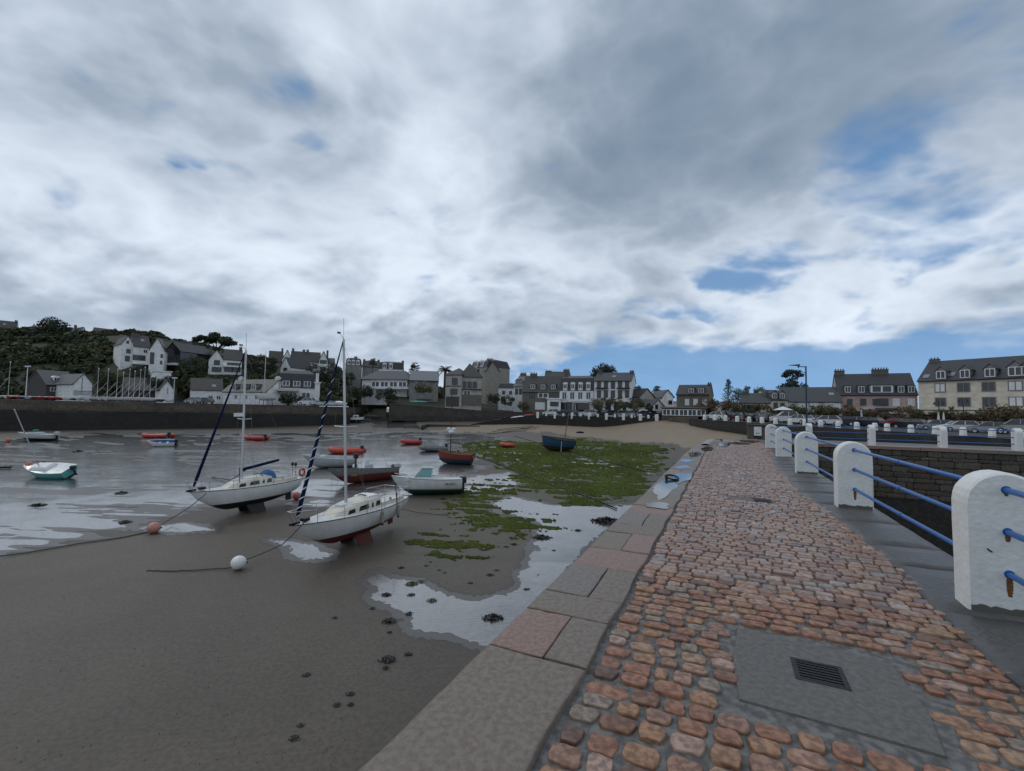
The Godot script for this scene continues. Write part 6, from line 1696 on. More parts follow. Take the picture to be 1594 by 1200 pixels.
func hull_parts(t: Node3D, L: float, B: float, D: float, o: Dictionary):
	# topsides, bottom below the waterline, a stripe, deck or an open inside, transom
	var wl: float = o.get("wl", 0.4)
	var ns := 20; var nf := 8
	var st := []
	for k in ns + 1: st.append(pow(float(k) / ns, 1.25))
	var bands := [[0.0, 1.0, o.top, "hull"]] if wl < 0 else [[0.0, -1.0, o.top, "hull"], [-1.0, 1.0, o.low, "bottom"]]
	var transom := MB.new()
	for b in bands:
		var mb := MB.new()
		for side in [-1.0, 1.0]:
			var rows := []
			for s in st:
				var f0: float = b[0] if b[0] >= 0 else hull_level(L, B, D, o, s, wl + 0.035)
				var f1: float = b[1] if b[1] >= 0 else hull_level(L, B, D, o, s, wl + 0.035)
				var r := []
				for k in nf + 1: r.append(hull_point(L, B, D, o, s, lerpf(f0, f1, float(k) / nf), side))
				if side > 0: r.reverse()
				rows.append(r)
			mb.grid(rows)
			# closing the stern
			var last: Array = rows[ns]
			for k in nf: mb.quad(last[k], Vector3(0, last[k].y, last[k].z), Vector3(0, last[k + 1].y, last[k + 1].z), last[k + 1])
		part(b[3], mb, b[2], t)
	if wl >= 0 and o.has("stripe"):
		var mb := MB.new()
		for side in [-1.0, 1.0]:
			var rows := []
			for s in st:
				var r := []
				for e in 3:
					var q := hull_point(L, B, D, o, s, hull_level(L, B, D, o, s, wl + e * 0.04), side)
					r.append(q + Vector3(0.006 * side, 0, -0.004))
				rows.append(r)
			mb.grid(rows)
		part("boot_stripe", mb, o.stripe, t)
	# rubbing strake
	var mb := MB.new()
	for side in [-1.0, 1.0]:
		var prev := Vector3.ZERO
		for k in st.size():
			var q := hull_point(L, B, D, o, st[k], 0.0, side) + Vector3(0.01 * side, -0.01, 0)
			if k > 0: mb.cyl(prev, q, o.get("strake_r", 0.03), o.get("strake_r", 0.03), 5)
			prev = q
	part("gunwale", mb, o.get("strake", M.grey_light), t)
	mb = MB.new()
	if o.get("deck", false):
		var rows := []
		for s in st:
			var r := []
			for k in 7:
				var f := k / 3.0 - 1.0
				var q := hull_point(L, B, D, o, s, 0.0, 1.0)
				r.append(Vector3(q.x * f, q.y - 0.01 + 0.04 * (1.0 - f * f), q.z))
			rows.append(r)
		mb.grid(rows)
		part("deck", mb, o.get("deckm", M.cream_deck), t)
	else:
		var rows := []
		var fl: float = o.get("floor", 0.35) * D + o.get("base", 0.0)
		for s in st:
			var q := hull_point(L, B, D, o, s, 0.0, 1.0)
			var x := maxf(q.x - 0.07, 0.0)
			var lowx := x * 0.72
			rows.append([Vector3(-x, q.y - 0.01, q.z + 0.04), Vector3(-lowx, lerpf(fl, q.y, 0.08 + 0.8 * pow(1.0 - s, 6.0)), q.z + 0.06), Vector3(0, lerpf(fl, q.y, 0.8 * pow(1.0 - s, 6.0)), q.z + 0.06), Vector3(lowx, lerpf(fl, q.y, 0.08 + 0.8 * pow(1.0 - s, 6.0)), q.z + 0.06), Vector3(x, q.y - 0.01, q.z + 0.04)])
		mb.grid(rows)
		var e: Array = rows[rows.size() - 1]
		mb.poly([e[0] - Vector3(0, 0, 0.08), e[1] - Vector3(0, 0, 0.08), e[2] - Vector3(0, 0, 0.08), e[3] - Vector3(0, 0, 0.08), e[4] - Vector3(0, 0, 0.08)])
		part("inside", mb, o.get("inm", M.grey_light), t)
func berth(called: String, label: String, cat: String, px: float, py: float, heading: float, heel := 0.0, trim := 0.0, group := "") -> Node3D:
	var g := on_sand(px, py)
	var t := thing(called, label, cat, g - Vector3(0, 0.02, 0), 0.0, group)
	t.basis = Basis(Vector3.UP, deg_to_rad(-heading)) * Basis(Vector3.RIGHT, deg_to_rad(trim)) * Basis(Vector3.BACK, deg_to_rad(-heel))
	return t
func outboard(t: Node3D, at_: Vector3, m: Material, s := 1.0):
	var mb := MB.new()
	mb.bevel_box(Vector3(-0.16, 0.0, -0.14) * s + at_, Vector3(0.16, 0.42, 0.3) * s + at_, 0.08 * s)
	var o := part("outboard_motor", mb, m, t)
	mb = MB.new()
	mb.box(Vector3(-0.06, -0.75, 0.0) * s + at_, Vector3(0.06, 0.02, 0.16) * s + at_)
	mb.box(Vector3(-0.1, -0.62, -0.02) * s + at_, Vector3(0.1, -0.58, 0.26) * s + at_)
	mb.cyl(at_ + Vector3(0, -0.72, 0.05) * s, at_ + Vector3(0, -0.72, 0.3) * s, 0.06 * s, 0.03 * s, 6)
	part("motor_leg", mb, M.black, o)
func yacht(label: String, px: float, py: float, heading: float, heel: float, trim: float, L: float, mast_top: Array, low: Material, stripe: Material, striped: bool, extras: bool) -> Node3D:
	var t := berth("sailing_yacht", label, "yacht", px, py, heading, heel, trim)
	var B := L * 0.35; var D := 1.22
	var o := {base = 0.45, wl = 0.84, top = M.gel, low = low, stripe = stripe, strake = M.dark_frame, strake_r = 0.022, deck = true, deckm = M.deck_white, sheer = 0.1, shape = 2.0, transom = 0.62, stem = 0.62, rake = 0.17, counter = 0.34, stern_rake = 0.07}
	hull_parts(t, L, B, D, o)
	var dk := 0.45 + D
	# twin keels, skeg and rudder
	for s in [-1.0, 1.0]:
		var mb := MB.new()
		var rows := []
		for q in [[0.75, 1.0], [-0.06, 0.78]]:
			var r := []
			for k in 10:
				var a := TAU * k / 10
				r.append(Vector3(s * (0.42 + (0.75 - q[0]) * 0.3) + sin(a) * 0.045, q[0], 0.1 - cos(a) * 0.62 * q[1] + (0.75 - q[0]) * 0.3))
			rows.append(r)
		mb.grid(rows, true); var b: Array = rows[1].duplicate(); mb.poly(b)
		part("keel", mb, low, t)
	var mb := MB.new()
	mb.box(Vector3(-0.035, 0.28, L * 0.38), Vector3(0.035, 1.2, L * 0.38 + 0.38))
	part("rudder", mb, low, t)
	# coachroof, rounded and tapering forward
	var rows := []
	var zs := [-0.24, -0.2, -0.12, -0.02, 0.08, 0.17, 0.185]
	for k in zs.size():
		var w = B * [0.14, 0.2, 0.27, 0.31, 0.32, 0.32, 0.31][k]; var h: float = [0.02, 0.2, 0.42, 0.52, 0.56, 0.58, 0.02][k]
		var y = dk + 0.02 + 0.06 * (0.3 - zs[k])
		rows.append([Vector3(-w, y - 0.05, zs[k] * L), Vector3(-w * 0.9, y + h * 0.82, zs[k] * L), Vector3(-w * 0.6, y + h, zs[k] * L), Vector3(0, y + h * 1.08, zs[k] * L), Vector3(w * 0.6, y + h, zs[k] * L), Vector3(w * 0.9, y + h * 0.82, zs[k] * L), Vector3(w, y - 0.05, zs[k] * L)])
	mb = MB.new(); mb.grid(rows)
	part("coachroof", mb, M.cream_deck, t)
	# side windows, set on the leaning cabin sides
	for s in [-1.0, 1.0]:
		for q in [[-0.135, -0.075, 0.1], [-0.045, 0.045, 0.13], [0.07, 0.095, 0.09], [0.115, 0.165, 0.13]]:
			mb = MB.new()
			var pts := []
			for e in [[q[0], 0.34], [q[1], 0.34], [q[1], 0.8], [q[0] + 0.014, 0.8]]:
				var f := 0.0
				var k := 0
				while k < zs.size() - 2 and zs[k + 1] < e[0]: k += 1
				f = (e[0] - zs[k]) / (zs[k + 1] - zs[k])
				var lo: Vector3 = rows[k][6].lerp(rows[k + 1][6], f); var hi: Vector3 = rows[k][5].lerp(rows[k + 1][5], f)
				var w: Vector3 = lo.lerp(hi, e[1]) + Vector3(0.014, 0.004, 0)
				pts.append(Vector3(w.x * s, w.y, w.z))
			if s < 0: pts.reverse()
			mb.poly(pts)
			part("cabin_window", mb, M.pane, t)
	# cockpit, hatches, winches
	mb = MB.new(); mb.box(Vector3(-B * 0.24, dk - 0.3, L * 0.2), Vector3(B * 0.24, dk + 0.035, L * 0.44))
	part("cockpit_well", mb, M.grey_light, t)
	for s in [-1.0, 1.0]:
		mb = MB.new(); mb.bevel_box(Vector3(s * B * 0.3 - 0.07, dk - 0.02, L * 0.19), Vector3(s * B * 0.3 + 0.07, dk + 0.24, L * 0.43), 0.03)
		part("coaming", mb, M.cream_deck, t)
		mb = MB.new(); mb.cyl(Vector3(s * B * 0.3, dk + 0.24, L * 0.28), Vector3(s * B * 0.3, dk + 0.38, L * 0.28), 0.07, 0.055, 8)
		part("winch", mb, M.steel, t)
	mb = MB.new(); mb.bevel_box(Vector3(-0.24, dk + 0.4, -L * 0.13), Vector3(0.24, dk + 0.56, -L * 0.06), 0.03)
	part("hatch", mb, M.sail_white, t)
	mb = MB.new(); mb.tube([Vector3(-0.5, dk + 0.62, L * 0.1), Vector3(0, dk + 0.74, L * 0.095), Vector3(0.5, dk + 0.62, L * 0.1)], 0.03, 6)
	part("traveller", mb, M.black, t)
	# mast, from the deck to the height seen
	var foot := Vector3(0, dk + 0.36, -L * 0.06)
	var top_world := at(mast_top[0], mast_top[1], -(t.transform * foot).z)
	var top := t.transform.affine_inverse() * top_world
	mb = MB.new(); mb.cyl(foot, top, 0.075, 0.06, 9)
	var mast := part("mast", mb, M.alu, t)
	mb = MB.new(); mb.tube([top, top + Vector3(0, 1.1, 0.02)], 0.012, 4)
	part("aerial", mb, M.wire, mast)
	mb = MB.new(); mb.cyl(top + Vector3(0, 0.02, 0), top + Vector3(0, 0.28, -0.25), 0.012, 0.012, 4); mb.cbox(top + Vector3(0, 0.3, -0.32), Vector3(0.02, 0.1, 0.22))
	part("wind_vane", mb, M.black, mast)
	var sp := foot.lerp(top, 0.47)
	var across := 0.75
	mb = MB.new(); mb.tube([sp + Vector3(-across, 0.04, 0.06), sp, sp + Vector3(across, 0.04, 0.06)], 0.03, 6)
	part("spreader", mb, M.alu, mast)
	# boom and mainsail cover
	var gn := foot + (top - foot).normalized() * 0.75
	if extras:
		mb = MB.new(); mb.cyl(gn, gn + Vector3(0, 0.32, L * 0.36), 0.1, 0.085, 8)
		part("boom_cover", mb, M.navy, t)
	# furled headsail on the forestay
	var bow := hull_point(L, B, D, o, 0.0, 0.0, 1.0) + Vector3(0, 0.25, 0.25)
	var head := foot.lerp(top, 0.985) + Vector3(0, 0, -0.06)
	mb = MB.new()
	var n := 26
	for k in n:
		var f0 := float(k) / n; var f1 := float(k + 1) / n
		var fat := func(f): return 0.022 + 0.075 * pow(1.0 - f, 0.8) * minf(1.0, f * 14.0 + 0.35)
		mb.cyl(bow.lerp(head, f0), bow.lerp(head, f1), fat.call(f0), fat.call(f1), 8, k == 0 or k == n - 1)
	var fs := part("furled_sail", mb, M.navy, t)
	if striped:
		mb = MB.new()
		var u := (head - bow).normalized()
		var a := u.cross(Vector3.RIGHT).normalized(); var c := u.cross(a)
		var steps := 520
		var prev: Array = []
		for k in steps:
			var f := k / float(steps)
			if f > 0.8: break
			var rad := 0.026 + 0.075 * pow(1.0 - f, 0.8) * minf(1.0, f * 14.0 + 0.35)
			var turns := f * 22.0 - 6.0 * f * f
			var ang := TAU * turns
			var p := bow.lerp(head, f) + (a * cos(ang) + c * sin(ang)) * rad
			var q := p + u * 0.062
			if prev.size(): mb.quad(prev[0], p, q, prev[1])
			prev = [p, q]
		part("white_spiral", mb, M.sail_white, fs)
	# stays and shrouds
	mb = MB.new()
	var stern := hull_point(L, B, D, o, 1.0, 0.0, 0.0) + Vector3(0, 0.05, 0)
	mb.tube([head, stern], 0.008, 4)
	for s in [-1.0, 1.0]:
		var ch := hull_point(L, B, D, o, 0.46, 0.0, s)
		mb.tube([ch, sp + Vector3(across * s, 0.04, 0.06), head], 0.008, 4)
		mb.tube([hull_point(L, B, D, o, 0.5, 0.0, s), sp], 0.008, 4)
	var rig := part("rigging", mb, M.wire, t); rig.set_meta("kind", "stuff")
	# pulpit, stanchions and lifelines, pushpit
	mb = MB.new()
	var b0 := hull_point(L, B, D, o, 0.0, 0.0, 1.0)
	var pul := []
	for s in [-1.0, 1.0]:
		var p1 := hull_point(L, B, D, o, 0.13, 0.0, s); var p0 := hull_point(L, B, D, o, 0.03, 0.0, s)
		mb.tube([p1, p1 + Vector3(0, 0.58, 0), b0 + Vector3(0.16 * s, 0.62, -0.12)], 0.016, 5)
		mb.tube([p0, b0 + Vector3(0.16 * s, 0.62, -0.12)], 0.016, 5)
		pul.append(p1)
	mb.tube([b0 + Vector3(-0.16, 0.62, -0.12), b0 + Vector3(0.16, 0.62, -0.12)], 0.016, 5)
	part("pulpit", mb, M.steel, t)
	mb = MB.new()
	var mb2 := MB.new()
	for s in [-1.0, 1.0]:
		var prev: Vector3 = hull_point(L, B, D, o, 0.13, 0.0, s) + Vector3(0, 0.56, 0)
		for f in [0.3, 0.47, 0.64, 0.8]:
			var q := hull_point(L, B, D, o, f, 0.0, s) * Vector3(0.97, 1, 1)
			mb.tube([q, q + Vector3(0, 0.56, 0)], 0.014, 5)
			mb2.tube([prev, q + Vector3(0, 0.56, 0)], 0.006, 4)
			mb2.tube([prev - Vector3(0, 0.28, 0), q + Vector3(0, 0.28, 0)], 0.006, 4)
			prev = q + Vector3(0, 0.56, 0)
	part("stanchions", mb, M.steel, t).set_meta("kind", "stuff")
	part("lifelines", mb2, M.wire, t).set_meta("kind", "stuff")
	mb = MB.new()
	for y in [0.3, 0.6]:
		mb.tube([hull_point(L, B, D, o, 0.82, 0.0, -1.0) + Vector3(0, y, 0), hull_point(L, B, D, o, 0.98, 0.0, -1.0) + Vector3(0, y, 0), hull_point(L, B, D, o, 0.98, 0.0, 1.0) + Vector3(0, y, 0), hull_point(L, B, D, o, 0.82, 0.0, 1.0) + Vector3(0, y, 0)], 0.016, 5)
	for s in [-1.0, 1.0]:
		for f in [0.82, 0.98]: mb.tube([hull_point(L, B, D, o, f, 0.0, s), hull_point(L, B, D, o, f, 0.0, s) + Vector3(0, 0.6, 0)], 0.016, 5)
	part("pushpit", mb, M.steel, t)
	# anchor gear on the foredeck
	mb = MB.new(); mb.cbox(b0 + Vector3(0, 0.06, 0.12), Vector3(0.12, 0.1, 0.5)); mb.cbox(b0 + Vector3(0, 0.1, 0.7), Vector3(0.3, 0.14, 0.3))
	part("anchor", mb, M.iron, t)
	if extras:
		# spray hood, lifebuoy, radar, small black fittings
		var r2 := []
		for k in 6:
			var f := k / 5.0
			var r := []
			for j in 9: r.append(Vector3(cos(PI * j / 8.0) * B * 0.27, dk + 0.36 + sin(PI * j / 8.0) * (0.12 + 0.42 * sin(PI * (0.1 + 0.6 * f))), L * (0.13 + 0.09 * f)))
			r2.append(r)
		mb = MB.new(); mb.grid(r2)
		part("spray_hood", mb, M.blue_canvas, t)
		mb = MB.new()
		var c := hull_point(L, B, D, o, 0.97, 0.0, -1.0) + Vector3(0.02, 0.42, 0.06)
		for k in 12:
			if k == 3: continue
			mb.cyl(c + Vector3(0, sin(TAU * k / 12) * 0.24, cos(TAU * k / 12) * 0.2), c + Vector3(0, sin(TAU * (k + 1) / 12) * 0.24, cos(TAU * (k + 1) / 12) * 0.2), 0.07, 0.07, 6)
		part("lifebuoy", mb, M.orange, t)
		mb = MB.new(); mb.cbox(foot.lerp(top, 0.5) + Vector3(0, 0.05, -0.32), Vector3(0.42, 0.22, 0.4))
		part("radar", mb, M.gel, mast)
		for q in [[-0.5, 0.85], [-0.15, 0.9]]:
			mb = MB.new()
			mb.tube([Vector3(q[0], dk, L * 0.44), Vector3(q[0], dk + 1.0, L * 0.44)], 0.015, 5); mb.ball(Vector3(q[0], dk + 1.05, L * 0.44), Vector3(0.1, 0.14, 0.1), 8, 6)
			part("stern_fitting", mb, M.black, t)
		mb = MB.new(); mb.tube([Vector3(-0.5, dk, -L * 0.12), Vector3(-0.52, dk + 1.3, -L * 0.12)], 0.025, 5)
		part("pole", mb, M.black, t)
	else:
		# fenders over the port side, staff, cowls
		for f in [0.6, 0.8]:
			mb = MB.new()
			var c := hull_point(L, B, D, o, f, 0.22, -1.0) + Vector3(-0.1, 0, 0)
			mb.cyl(c + Vector3(0, 0.24, 0), c + Vector3(0, -0.24, 0), 0.085, 0.085, 9)
			mb.ball(c + Vector3(0, -0.26, 0), Vector3(0.085, 0.08, 0.085), 9, 5); mb.ball(c + Vector3(0, 0.26, 0), Vector3(0.085, 0.08, 0.085), 9, 5)
			var fe := part("fender", mb, M.fender, t)
			mb = MB.new(); mb.tube([c + Vector3(0, 0.3, 0), c + Vector3(0.1, 0.95, 0)], 0.014, 4); mb.cyl(c + Vector3(0, -0.4, 0), c + Vector3(0, -0.3, 0), 0.05, 0.07, 7)
			part("fender_rope", mb, M.navy, fe)
		mb = MB.new(); mb.tube([hull_point(L, B, D, o, 0.78, 0.0, -1.0), hull_point(L, B, D, o, 0.76, 0.0, -1.0) + Vector3(-0.05, 1.15, 0)], 0.022, 5)
		part("pole", mb, M.black, t)
		mb = MB.new(); mb.bevel_box(Vector3(-0.5, dk + 0.52, L * 0.09), Vector3(0.5, dk + 0.68, L * 0.19), 0.04)
		part("sliding_hatch", mb, M.gel, t)
	return t
func rib(label: String, px: float, py: float, heading: float, L: float, m: Material, tr := 0.24, engine := true, group := "", heel := 0.0) -> Node3D:
	var t := berth("inflatable_boat", label, "inflatable boat", px, py, heading, heel, 0.0, group)
	var path := []
	var W := L * 0.24
	for s in [-1.0]:
		path.append(Vector3(W * s, 0.36, L / 2)); path.append(Vector3(W * s, 0.36, 0.0)); path.append(Vector3(W * s * 0.95, 0.38, -L * 0.22))
	path.append(Vector3(-W * 0.6, 0.44, -L * 0.4)); path.append(Vector3(0, 0.5, -L * 0.47)); path.append(Vector3(W * 0.6, 0.44, -L * 0.4))
	path.append(Vector3(W * 0.95, 0.38, -L * 0.22)); path.append(Vector3(W, 0.36, 0.0)); path.append(Vector3(W, 0.36, L / 2))
	var mb := MB.new()
	for k in path.size() - 1:
		mb.cyl(path[k], path[k + 1], tr, tr, 10, true)
		mb.ball(path[k + 1], Vector3(tr, tr, tr), 10, 6)
	for s in [-1.0, 1.0]: mb.cyl(Vector3(W * s, 0.36, L / 2), Vector3(W * s, 0.34, L / 2 + tr * 1.2), tr, tr * 0.35, 10)
	part("tube", mb, m, t)
	mb = MB.new()
	mb.grid([[Vector3(0, 0.4, -L * 0.45), Vector3(0, 0.18, -L * 0.45), Vector3(0, 0.4, -L * 0.45)], [Vector3(-W * 0.9, 0.3, -L * 0.2), Vector3(0, 0.0, -L * 0.2), Vector3(W * 0.9, 0.3, -L * 0.2)], [Vector3(-W, 0.24, L * 0.46), Vector3(0, 0.0, L * 0.46), Vector3(W, 0.24, L * 0.46)]])
	part("floor", mb, M.grey_paint, t)
	mb = MB.new(); mb.box(Vector3(-W, 0.1, L * 0.44), Vector3(W, 0.62, L * 0.47)); part("transom", mb, M.grey_tube, t)
	mb = MB.new(); mb.box(Vector3(-W, 0.42, L * 0.1), Vector3(W, 0.5, L * 0.19)); part("thwart", mb, M.grey_light, t)
	if engine: outboard(t, Vector3(0, 0.62, L * 0.5), M.black, 0.9)
	return t
func build_boats():
	yacht("white yacht with black bottom, navy boom cover and orange lifebuoy", 386, 797, -150, 1.0, -2.0, 6.9, [383, 545], M.black_bottom, M.black, false, true)
	yacht("white yacht with red bottom and a navy and white spiral furled sail", 549, 846, -156, 1.0, -2.5, 7.4, [535, 528], M.red_bottom, M.red_bottom, true, false)
	# white motor cruiser with turquoise windscreen
	var t := berth("motor_cruiser", "white motorboat with green bottom and turquoise wheelhouse screens", "motorboat", 664, 769, -100, 3.0, 0.0)
	var o := {base = 0.0, wl = 0.42, top = M.gel, low = M.green_bottom, stripe = M.tan_stripe, strake = M.grey_light, deck = true, deckm = M.deck_white, shape = 1.9, transom = 0.86, sheer = 0.12, stem = 0.7, rake = 0.14, counter = 0.06, stern_rake = 0.0}
	hull_parts(t, 5.3, 2.1, 1.15, o)
	var mb := MB.new(); mb.bevel_box(Vector3(-0.72, 1.1, -1.55), Vector3(0.72, 1.42, 0.55), 0.1)
	part("cuddy", mb, M.gel, t)
	var lo := [Vector3(-0.7, 1.4, -0.95), Vector3(0.7, 1.4, -0.95), Vector3(0.72, 1.4, 0.35), Vector3(-0.72, 1.4, 0.35)]
	var hi := [Vector3(-0.56, 2.0, -0.35), Vector3(0.56, 2.0, -0.35), Vector3(0.6, 2.02, 0.4), Vector3(-0.6, 2.02, 0.4)]
	for k in 3:
		var a: int = [3, 0, 1][k]; var b: int = [0, 1, 2][k]
		mb = MB.new(); mb.quad(lo[b], lo[a], hi[a], hi[b])
		part("screen", mb, M.screen, t)
	mb = MB.new()
	for k in 4: mb.cyl(lo[k], hi[k], 0.045, 0.045, 6)
	mb.box(Vector3(-0.66, 2.0, -0.45), Vector3(0.66, 2.07, 0.5))
	part("wheelhouse", mb, M.pale_cabin, t)
	mb = MB.new(); mb.box(Vector3(-0.7, 0.8, 0.8), Vector3(0.7, 1.16, 2.2)); part("cockpit", mb, M.grey_light, t)
	mb = MB.new(); mb.tube([Vector3(-0.8, 1.2, -0.9), Vector3(-0.75, 1.45, -1.5), Vector3(0, 1.62, -2.45), Vector3(0.75, 1.45, -1.5), Vector3(0.8, 1.2, -0.9)], 0.018, 5); part("bow_rail", mb, M.steel, t)
	outboard(t, Vector3(0.0, 0.85, 2.68), M.black, 1.15)
	var tx := TextMesh.new()
	tx.text = "BR E74 7"
	var sf := SystemFont.new(); sf.font_names = PackedStringArray(["Droid Sans"]); sf.font_weight = 700
	tx.font = sf; tx.font_size = 24; tx.pixel_size = 0.0075; tx.depth = 0.008
	var reg := part("registration", tx, M.black, t)
	reg.transform = Transform3D(Basis(Vector3.UP, -PI / 2) * Basis(Vector3.RIGHT, -0.18), Vector3(-1.0, 0.86, 1.75))
	# grey workboat with a red lower side
	t = berth("work_boat", "grey open workboat with a wide red band and outboard engines", "workboat", 566, 750, -132, 9.0, 0.0)
	hull_parts(t, 6.0, 2.1, 1.0, {base = 0.0, wl = 0.62, top = M.grey_paint, low = M.red_bottom, strake = M.grey_tube, shape = 2.0, transom = 0.85, sheer = 0.2, stem = 0.8, counter = 0.05, rake = 0.1, inm = M.grey_paint, floor = 0.5})
	mb = MB.new(); mb.bevel_box(Vector3(-0.4, 0.6, 0.3), Vector3(0.4, 1.5, 0.75), 0.08); part("console", mb, M.grey_light, t)
	mb = MB.new(); mb.quad(Vector3(-0.38, 1.5, 0.35), Vector3(0.38, 1.5, 0.35), Vector3(0.34, 1.85, 0.5), Vector3(-0.34, 1.85, 0.5)); part("screen", mb, M.screen, t)
	mb = MB.new(); mb.box(Vector3(-0.8, 0.55, -1.4), Vector3(0.8, 0.78, -0.9)); part("thwart", mb, M.wood, t)
	outboard(t, Vector3(-0.3, 0.95, 3.05), M.grey_light, 1.1); outboard(t, Vector3(0.35, 0.95, 3.05), M.grey_tube, 1.0)
	# grey open boat
	t = berth("open_boat", "pale grey open boat with black outboard behind the furled sails", "open boat", 512, 727, -108, -4.0, 0.0)
	hull_parts(t, 5.0, 1.9, 0.95, {base = 0.0, wl = 0.12, top = M.grey_light, low = M.grey_tube, strake = M.white_trim, shape = 2.2, transom = 0.85, sheer = 0.22, stem = 0.8, counter = 0.05, inm = M.grey_light, floor = 0.35})
	mb = MB.new(); mb.bevel_box(Vector3(-0.5, 0.5, -0.9), Vector3(0.5, 1.25, -0.3), 0.1); part("console", mb, M.grey_light, t)
	for z in [0.5, 1.5]:
		mb = MB.new(); mb.box(Vector3(-0.8, 0.62, z), Vector3(0.8, 0.7, z + 0.3)); part("thwart", mb, M.white_trim, t)
	outboard(t, Vector3(0, 0.9, 2.52), M.black, 1.2)
	var g := "inflatable boats on the mud"
	rib("orange-red inflatable with a big black outboard behind the spiral-sailed yacht", 538, 705, -97, 3.9, M.orange, 0.36, true, g)
	rib("small red inflatable with outboard, right of the spiral-sailed yacht's mast", 639, 691, -97, 2.7, M.red_boat, 0.3, true, g)
	rib("grey inflatable with a tilted outboard left of the red wooden boat", 674, 702, -100, 3.3, M.grey_tube, 0.28, true, g)
	rib("little orange tender alone near the seaweed", 789, 696, -70, 1.8, M.orange, 0.24, false, g)
	rib("long red inflatable at the foot of the left harbour wall", 243, 681, -88, 4.3, M.red_boat, 0.34, true, g)
	rib("red inflatable behind the black-bottomed yacht's mast", 397, 684.5, -88, 3.3, M.red_boat, 0.34, true, g)
	# red and blue wooden boat
	t = berth("wooden_boat", "wooden sailing boat with red topsides, blue bottom and bare mast", "sailing boat", 709, 722, -78, -4.0, 1.0)
	hull_parts(t, 4.0, 1.7, 1.15, {base = 0.0, wl = 0.6, top = M.red_hull, low = M.blue_dark, strake = M.wood, shape = 2.4, transom = 0.8, sheer = 0.14, stem = 0.3, rake = 0.05, counter = 0.05, inm = M.wood, floor = 0.55})
	mb = MB.new(); mb.cyl(Vector3(0, 0.5, -0.6), Vector3(0.02, 7.8, -0.55), 0.06, 0.035, 8); var mast := part("mast", mb, M.dark_wood, t)
	mb = MB.new()
	for k in 7: mb.ball(Vector3(0.12 * sin(k * 2.1), 3.6 + 0.16 * cos(k * 1.7), -0.55 + 0.26 * cos(k * 2.4)), Vector3(0.26, 0.2, 0.28), 8, 6)
	part("sail_bundle", mb, M.sail_white, mast)
	mb = MB.new(); mb.cyl(Vector3(0, 1.3, -0.5), Vector3(0.1, 1.75, 1.6), 0.05, 0.04, 6); part("boom", mb, M.wood, t)
	mb = MB.new(); mb.tube([Vector3(-0.5, 1.2, 0.2), Vector3(0, 1.6, 0.2), Vector3(0.5, 1.2, 0.2)], 0.06, 6); part("hoop", mb, M.wood, t)
	for z in [-0.3, 0.7]:
		mb = MB.new(); mb.box(Vector3(-0.75, 0.82, z), Vector3(0.75, 0.88, z + 0.25)); part("thwart", mb, M.wood, t)
	# blue boat propped on its leg
	t = berth("blue_boat", "light blue wooden boat with a leaning bare mast among the seaweed", "sailing boat", 868, 702, -86, -6.0, 3.0)
	hull_parts(t, 4.4, 1.8, 1.55, {base = 0.0, wl = 0.72, top = M.blue_hull, low = M.brown_bottom, strake = M.black, strake_r = 0.05, shape = 1.7, transom = 0.72, sheer = 0.12, stem = 0.3, rake = 0.08, counter = 0.3, inm = M.dark_wood, floor = 0.65})
	mb = MB.new(); mb.cyl(Vector3(0, 0.8, 0.7), Vector3(0.0, 6.2, 1.25), 0.06, 0.035, 8); part("mast", mb, M.wood, t)
	mb = MB.new(); mb.cyl(Vector3(-0.85, 1.5, 0.4), Vector3(-1.0, -0.05, 0.4), 0.045, 0.045, 6); part("leg", mb, M.alu, t)
	mb = MB.new(); mb.box(Vector3(-0.6, 1.1, -0.6), Vector3(0.6, 1.18, -0.3)); part("thwart", mb, M.wood, t)
	t = berth("flat_dinghy", "tiny dark blue flat boat upturned on the dry beach", "dinghy", 903, 674, -85)
	mb = MB.new(); mb.ball(Vector3(0, 0.12, 0), Vector3(0.42, 0.22, 0.75), 12, 6); part("hull", mb, M.navy, t)
	mb = MB.new(); mb.box(Vector3(-0.02, 0.3, -0.6), Vector3(0.02, 0.38, 0.6)); part("keel_strip", mb, M.grey_light, t)
	# grey-white motorboat at the far left
	t = berth("motor_boat", "pale motorboat with black underside near the left wall", "motorboat", 57, 686, -95, 0.0, 1.0)
	hull_parts(t, 5.4, 2.0, 1.0, {base = 0.0, wl = 0.42, top = M.pale_hull, low = M.black_bottom, strake = M.grey_light, shape = 2.0, transom = 0.85, deck = true, deckm = M.grey_light, sheer = 0.12, stem = 0.6, counter = 0.05})
	mb = MB.new(); mb.bevel_box(Vector3(-0.6, 0.95, -0.8), Vector3(0.6, 1.35, 0.6), 0.12); part("cuddy", mb, M.pale_hull, t)
	mb = MB.new(); mb.quad(Vector3(-0.55, 1.34, -0.5), Vector3(0.55, 1.34, -0.5), Vector3(0.5, 1.75, -0.15), Vector3(-0.5, 1.75, -0.15)); part("screen", mb, M.screen, t)
	outboard(t, Vector3(0, 0.95, 2.7), M.grey_light, 1.3)
	# turquoise yacht lying on its side
	t = berth("heeled_boat", "small turquoise boat heeled over with its mast leaning left", "sailing boat", 80, 743, -84, -25.0, 0.0)
	hull_parts(t, 4.4, 1.75, 0.95, {base = 0.0, wl = 0.3, top = M.teal, low = M.dark_green, strake = M.gel, shape = 2.2, transom = 0.8, deck = true, deckm = M.gel, sheer = 0.12, stem = 0.6, counter = 0.08})
	mb = MB.new(); mb.bevel_box(Vector3(-0.55, 0.9, -1.1), Vector3(0.55, 1.28, 0.5), 0.14); part("cabin", mb, M.gel, t)
	mb = MB.new(); mb.box(Vector3(-0.4, 0.75, 0.7), Vector3(0.4, 1.01, 1.7)); part("cockpit", mb, M.black, t)
